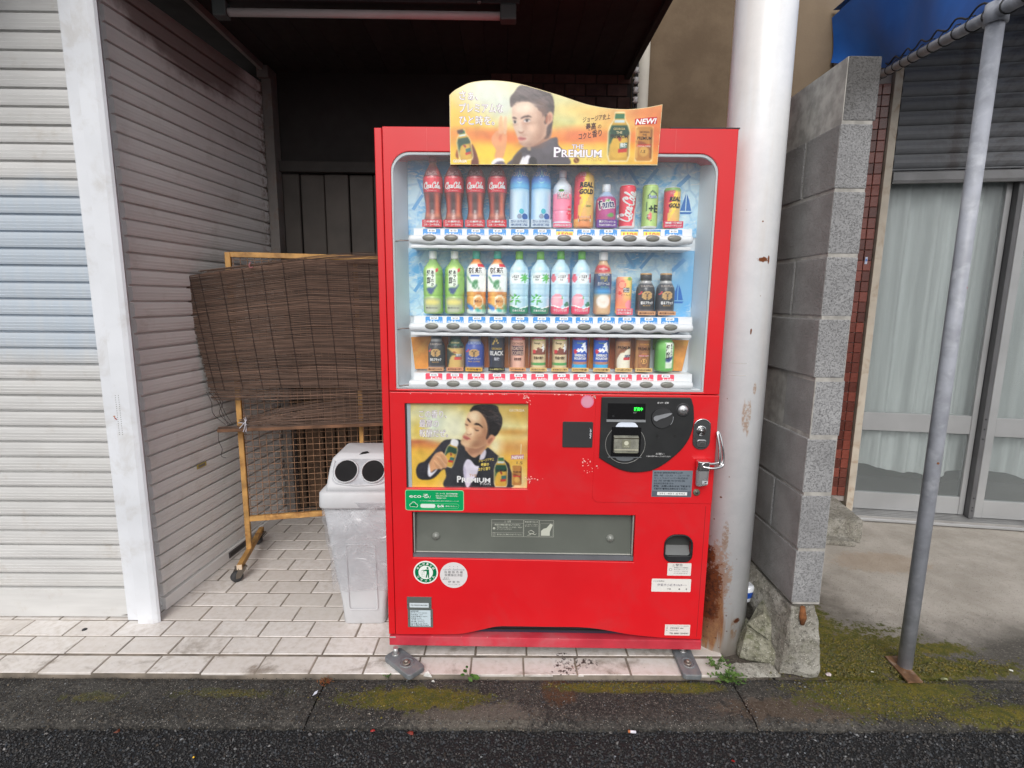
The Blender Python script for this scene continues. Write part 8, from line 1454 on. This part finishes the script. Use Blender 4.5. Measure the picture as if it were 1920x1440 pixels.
# loose reeds above: fanning from the tie at the upper left towards the top bar
for i in range(20):
    f_ = i / 19; zl = 1.425 + .022 * f_ + rb.uniform(-.004, .004); zr = 1.485 + .050 * f_ + rb.uniform(-.006, .006); x0 = -.14 + rb.uniform(-.03, .05)
    reed(mbf, [(x0 + (1.0 - x0) * t_, -.045 - .012 * math.sin(t_ * 3), zl + (zr - zl) * min(1, t_ * 1.7) + .010 * math.sin(t_ * 3.1)) for t_ in np.linspace(0, 1, 9)], .0028, rc())
# lower reeds: fan out from the tie down to the bottom bar
for i in range(66):
    f_ = i / 65; zr = .892 - f_ * .170; zl = (.895 - f_ * .13 if i < 18 else .73 + .030 * (1 - f_)) + rb.uniform(-.004, .004); x0 = -.140 + rb.uniform(-.01, .02) if i < 18 else -.02 + rb.uniform(-.02, .10)
    reed(mbf, [(x0 + (1.0 - x0) * t_, -.048 - .01 * math.sin(t_ * 3) + rb.uniform(-.001, .001), zl + (zr - zl) * (1 - (1 - min(1, t_ * 2.1)) ** 1.8) + .004 * math.sin(t_ * 7 + i)) for t_ in np.linspace(0, 1, 16)], .0029, rc())
for i in range(22):
    zl = .715 + rb.uniform(-.010, .012); zr = .705 + rb.uniform(-.012, .018); reed(mbf, [(-.12 + rb.uniform(-.006, .006) + 1.12 * t_, -.052 + rb.uniform(-.006, .006), zl + (zr - zl) * t_ + .003 * math.sin(9 * t_ + i)) for t_ in np.linspace(0, 1, 8)], .0028, rc())
mbf.build('loose_reeds', RB.m, bl, kind='stuff')
mb = MB(); mb.box(-.128, 1.0, -.058, -.040, .700, .716); mb.build('bottom_batten', mat('batten_wood', (.17, .085, .045), .7, var=.35, vs=14), bl, bevel=.002, seg=1)
mb = MB()
for c_ in (.022, .055, .125, .20, .27, .345, .42, .50, .58, .66, .745, .83):
    p = []
    for k_ in range(22):
        v = k_ / 21; x, y, z = sheet(c_, v); p.append((x, y - .0030 - .0007 * (k_ % 2), z))
    mb.tube(p, .0016, 4, caps=False)
    x, y, z = p[-1]; 
    if c_ > .1: mb.tube([(x, y, z), (x + .006, y, .80), (x + .004, y - .004, .712)], .0009, 4, caps=False)
mb.build('warp_cord', mat('cord_dark', (.035, .022, .02), .9), bl)
mb = MB()
for s_ in range(4): mb.tube([(x, y - .05, z) for x, y, z in smooth([(-.165 + s_ * .013 + rb.uniform(-.01, .01), 0, .895), (-.13 + s_ * .012 + rb.uniform(-.015, .015), 0, .845), (-.125 + s_ * .014 + rb.uniform(-.02, .02), 0, .79), (-.09 + s_ * .01, 0, .735)], 5, False)], .0013, 4)
mb.tube([(x, -.055, z) for x, z in smooth([(-.122, .71), (-.124, .66), (-.112, .62), (-.118, .585), (-.098, .575)], 5, False)], .0012, 5); mb.build('loose_cord', MATS['cord_dark'], bl)
mb = MB()
for a0, b0 in (((-.030, .745), (.006, .735)), ((-.028, .718), (.008, .758)), ((-.012, .700), (.004, .770)), ((-.004, .765), (.0, .700))): mb.tube([(x, -.066 + .004 * math.sin(i), z) for i, (x, z) in enumerate(smooth([a0, ((a0[0] + b0[0]) / 2 + .004, (a0[1] + b0[1]) / 2 + .004), b0], 5, False))], .0017, 5)
mb.build('string_tie', mat('string_white', (.60, .60, .66), .7), bl)
mb = MB(); mb.tube([(x, -.062, z) for x, z in smooth([(.070, 1.49), (.062, 1.475), (.068, 1.465), (.078, 1.468)], 4, False)], .0022, 5); mb.build('string_tie', mat('string_pink', (.45, .16, .18), .7), bl)

# ================================================================== WEEDS AND LITTER
GRN = NT('weed_green'); oi = GRN.noise(GRN.pos(), 60, 3); GRN.col(GRN.mix(GRN.ramp(oi, .3, .7), (.035, .085, .018), (.12, .22, .045))); GRN.set(Roughness=.5, Subsurface_Weight=0.)
def weed(name, label, c, n, rad, hgt, sz, seed, parts=True):
    r_ = random.Random(seed); t = thing(name, label, 'plant', c); mb = MB(); ms = MB()
    for i in range(n):
        a = r_.uniform(0, 6.28); d = rad * r_.uniform(.25, 1); tip = Vector((d * math.cos(a) * 1.25, d * math.sin(a) * .6, hgt * r_.uniform(.25, 1))); mid = tip * .5 + Vector((0, 0, hgt * .25)); P = [Vector((r_.uniform(-.01, .01), r_.uniform(-.005, .005), 0)), mid, tip]; ms.tube(P, .0009, 4)
        for k_ in range(7):
            f = .35 + .65 * k_ / 6; b = P[0].lerp(P[1], f * 2) if f < .5 else P[1].lerp(P[2], f * 2 - 1); an = a + (1 if k_ % 2 else -1) * r_.uniform(.5, 1.4); dr = Vector((math.cos(an), math.sin(an) * .8, r_.uniform(-.1, .6))).normalized(); w = Vector((-dr.y, dr.x, r_.uniform(-.3, .3))).normalized(); l = sz * r_.uniform(.6, 1.2)
            mb.add([b, b + dr * l * .35 + w * l * .30, b + dr * l * .7 + w * l * .22, b + dr * l, b + dr * l * .7 - w * l * .22, b + dr * l * .35 - w * l * .30], [(0, 1, 2, 3, 4, 5)])
    mb.build('foliage', GRN.m, t); ms.build('stem', GRN.m, t)
weed('weed_clump', 'green ferny weed growing at the foot of the white column', (.80, 1.685, -.008), 26, .06, .036, .013, 3)
weed('weed_clump', 'darker straggly weed stems behind the ferny weed by the column', (.775, 1.735, -.004), 12, .05, .06, .012, 9)
t = thing('small_sprout', 'two leaved sprout in the joint in front of the red machine', 'plant', (-.130, 1.692, -.012)); mb = MB()
for (x, z, l, a) in ((-.012, .030, .014, 110), (-.020, .016, .012, 160), (.022, .008, .022, 0), (.010, .014, .012, 60), (-.006, .046, .010, 95), (.004, -.0, .014, -40)):
    ca, sa = math.cos(R(a)), math.sin(R(a)); mb.add([(x + l * (p * ca - q * sa), -.01 - .3 * l * p, z + .01 + l * (p * sa + q * ca)) for p, q in ((-.6, 0), (-.2, .45), (.4, .5), (.9, 0), (.4, -.5), (-.2, -.45))], [(0, 1, 2, 3, 4, 5)])
mb.build('foliage', GRN.m, t); mb = MB(); mb.tube([(0, 0, 0), (-.006, -.008, .03), (-.008, -.01, .05)], .001, 4); mb.tube([(0, 0, 0), (.02, -.01, .014)], .001, 4); mb.build('stem', GRN.m, t)
weed('weed_tuft', 'tiny weed tuft in the kerb joint left of the anchor foot', (-.425, 1.695, -.010), 4, .014, .018, .006, 5)
for (x, y, s, lb) in ((-.278, 1.700, .016, 'pale broken tile chip beside the left anchor foot'), (-.255, 1.672, .006, 'tiny white stone on the kerb below the tile chip'), (-1.49, 2.0, .0, '')):
    if not s: continue
    mb = rocky([(x - s, y, 0), (x + s, y - s * .4, 0), (x + s * .7, y + s * .6, 0), (x - s * .5, y + s * .6, 0), (x - s * .7, y, s * .8), (x + s * .7, y - s * .3, s * .7), (x, y + s * .4, s)], s * .06, 1, 2, 40); mb.warp(lambda a, b, c, zz=(-.006): (a, b, c + zz)); o = mb.build('stone_chip', mat('pale_chip', (.62, .61, .58), .8, var=.15, vs=60)); tag(o, lb, 'stone')
mb = MB(); mb.lathe([(.0042, -.012), (.0042, .012)], 10, c=(.88, .88, .92)); mb.lathe([(.0043, .006), (.0043, .0125)], 10, c=(.75, .45, .28)); mb.warp(lambda x, y, z: (.405 + z * -.98 + x * .1, 1.474 + y + z * .1, -.022 + x)); o = mb.build('cigarette_end', PR); tag(o, 'white cigarette end lying at the edge of the road', 'litter')
def leaf(x, y, z, s, c, lb, sd):
    r_ = random.Random(sd); mb = MB(); V = [(x + s * math.cos(a) * r_.uniform(.5, 1.1), y + s * math.sin(a) * r_.uniform(.4, .9), z + r_.uniform(0, s * .5)) for a in np.linspace(0, 5.6, 8)]; mb.add(V + [(x, y, z + s * .5)], [(i, (i + 1) % 8, 8) for i in range(8)], c); o = mb.build('dead_leaf', PR); tag(o, lb, 'leaf')
leaf(-.297, 1.468, -.026, .014, (.48, .17, .12), 'red brown crumpled leaf where kerb meets road', 1); leaf(-.42, 1.478, -.026, .008, (.60, .12, .10), 'small bright red leaf scrap at the road edge', 2); leaf(.685, 1.37, -.026, .007, (.55, .08, .06), 'tiny red leaf scrap on the dark asphalt', 3); leaf(-1.22, 1.47, -.026, .012, (.38, .18, .10), 'thin brown leaf scrap at the far left of the road edge', 4)
leaf(1.17, 1.705, .0, .012, (.80, .74, .74), 'pinkish white petal by the end of the block wall', 5); leaf(1.34, 1.72, .002, .006, (.85, .85, .80), 'white petal on the moss near the silver pole', 6); leaf(1.575, 1.685, .0, .016, (.62, .64, .48), 'pale torn leaf just in front of the rusty base plate', 7); leaf(1.86, 1.73, .003, .009, (.85, .85, .80), 'white petal on the concrete right of the silver pole', 8); leaf(2.0, 1.72, .003, .008, (.82, .82, .76), 'white petal at the far right of the concrete', 9)
mb = MB(); mb.lathe([(.001, -.003), (.0035, 0), (.001, .003)], 8, c=(.90, .70, .12)); mb.warp(lambda x, y, z: (x - .925, y + 1.375, z - .022)); o = mb.build('yellow_bead', PR); tag(o, 'tiny yellow bead on the asphalt at the lower left', 'litter')
def dry(x, y, n, s, lb, name='dry_moss'):
    mb = MB(); r_ = random.Random(8)
    for _ in range(n):
        a = r_.uniform(0, 6.28); p = Vector((x + r_.gauss(0, s * .5), y + r_.gauss(0, s * .4), -.008)); mb.tube([p, p + Vector((math.cos(a) * s * .5, math.sin(a) * s * .4, r_.uniform(0, s * .6)))], .0011, 3, c=(r_.uniform(.4, .6), r_.uniform(.26, .36), r_.uniform(.14, .2)), caps=False)
    o = mb.build(name, PR); tag(o, lb, 'moss')
dry(-.636, 1.675, 60, .020, 'brown dried moss clump in the kerb joint left of the machine'); dry(.262, 1.74, 16, .03, 'dark dry crumbs on the tiles in front of the machine', 'dry_crumbs')
mb = MB(); mb.flat([(0, 0), (.012, .006), (.010, .016), (.002, .012)], 0, (.85, .87, .92)); mb.warp(lambda x, y, z: (x - .655, 1.60 + z * 1.6, -.004 + x * .1)); o = mb.build('paper_scrap', PR); tag(o, 'small white paper scrap lying on the kerb crack', 'litter')
mb = MB(); mb.lathe([(.008, 0), (.010, .001), (.006, .004)], 8, c=(.07, .08, .10)); mb.warp(lambda x, y, z: (x - 1.70, y + 1.95, z)); o = mb.build('bottle_top', PR); tag(o, 'small black plastic bit on the tiles below the cream shutter', 'litter')
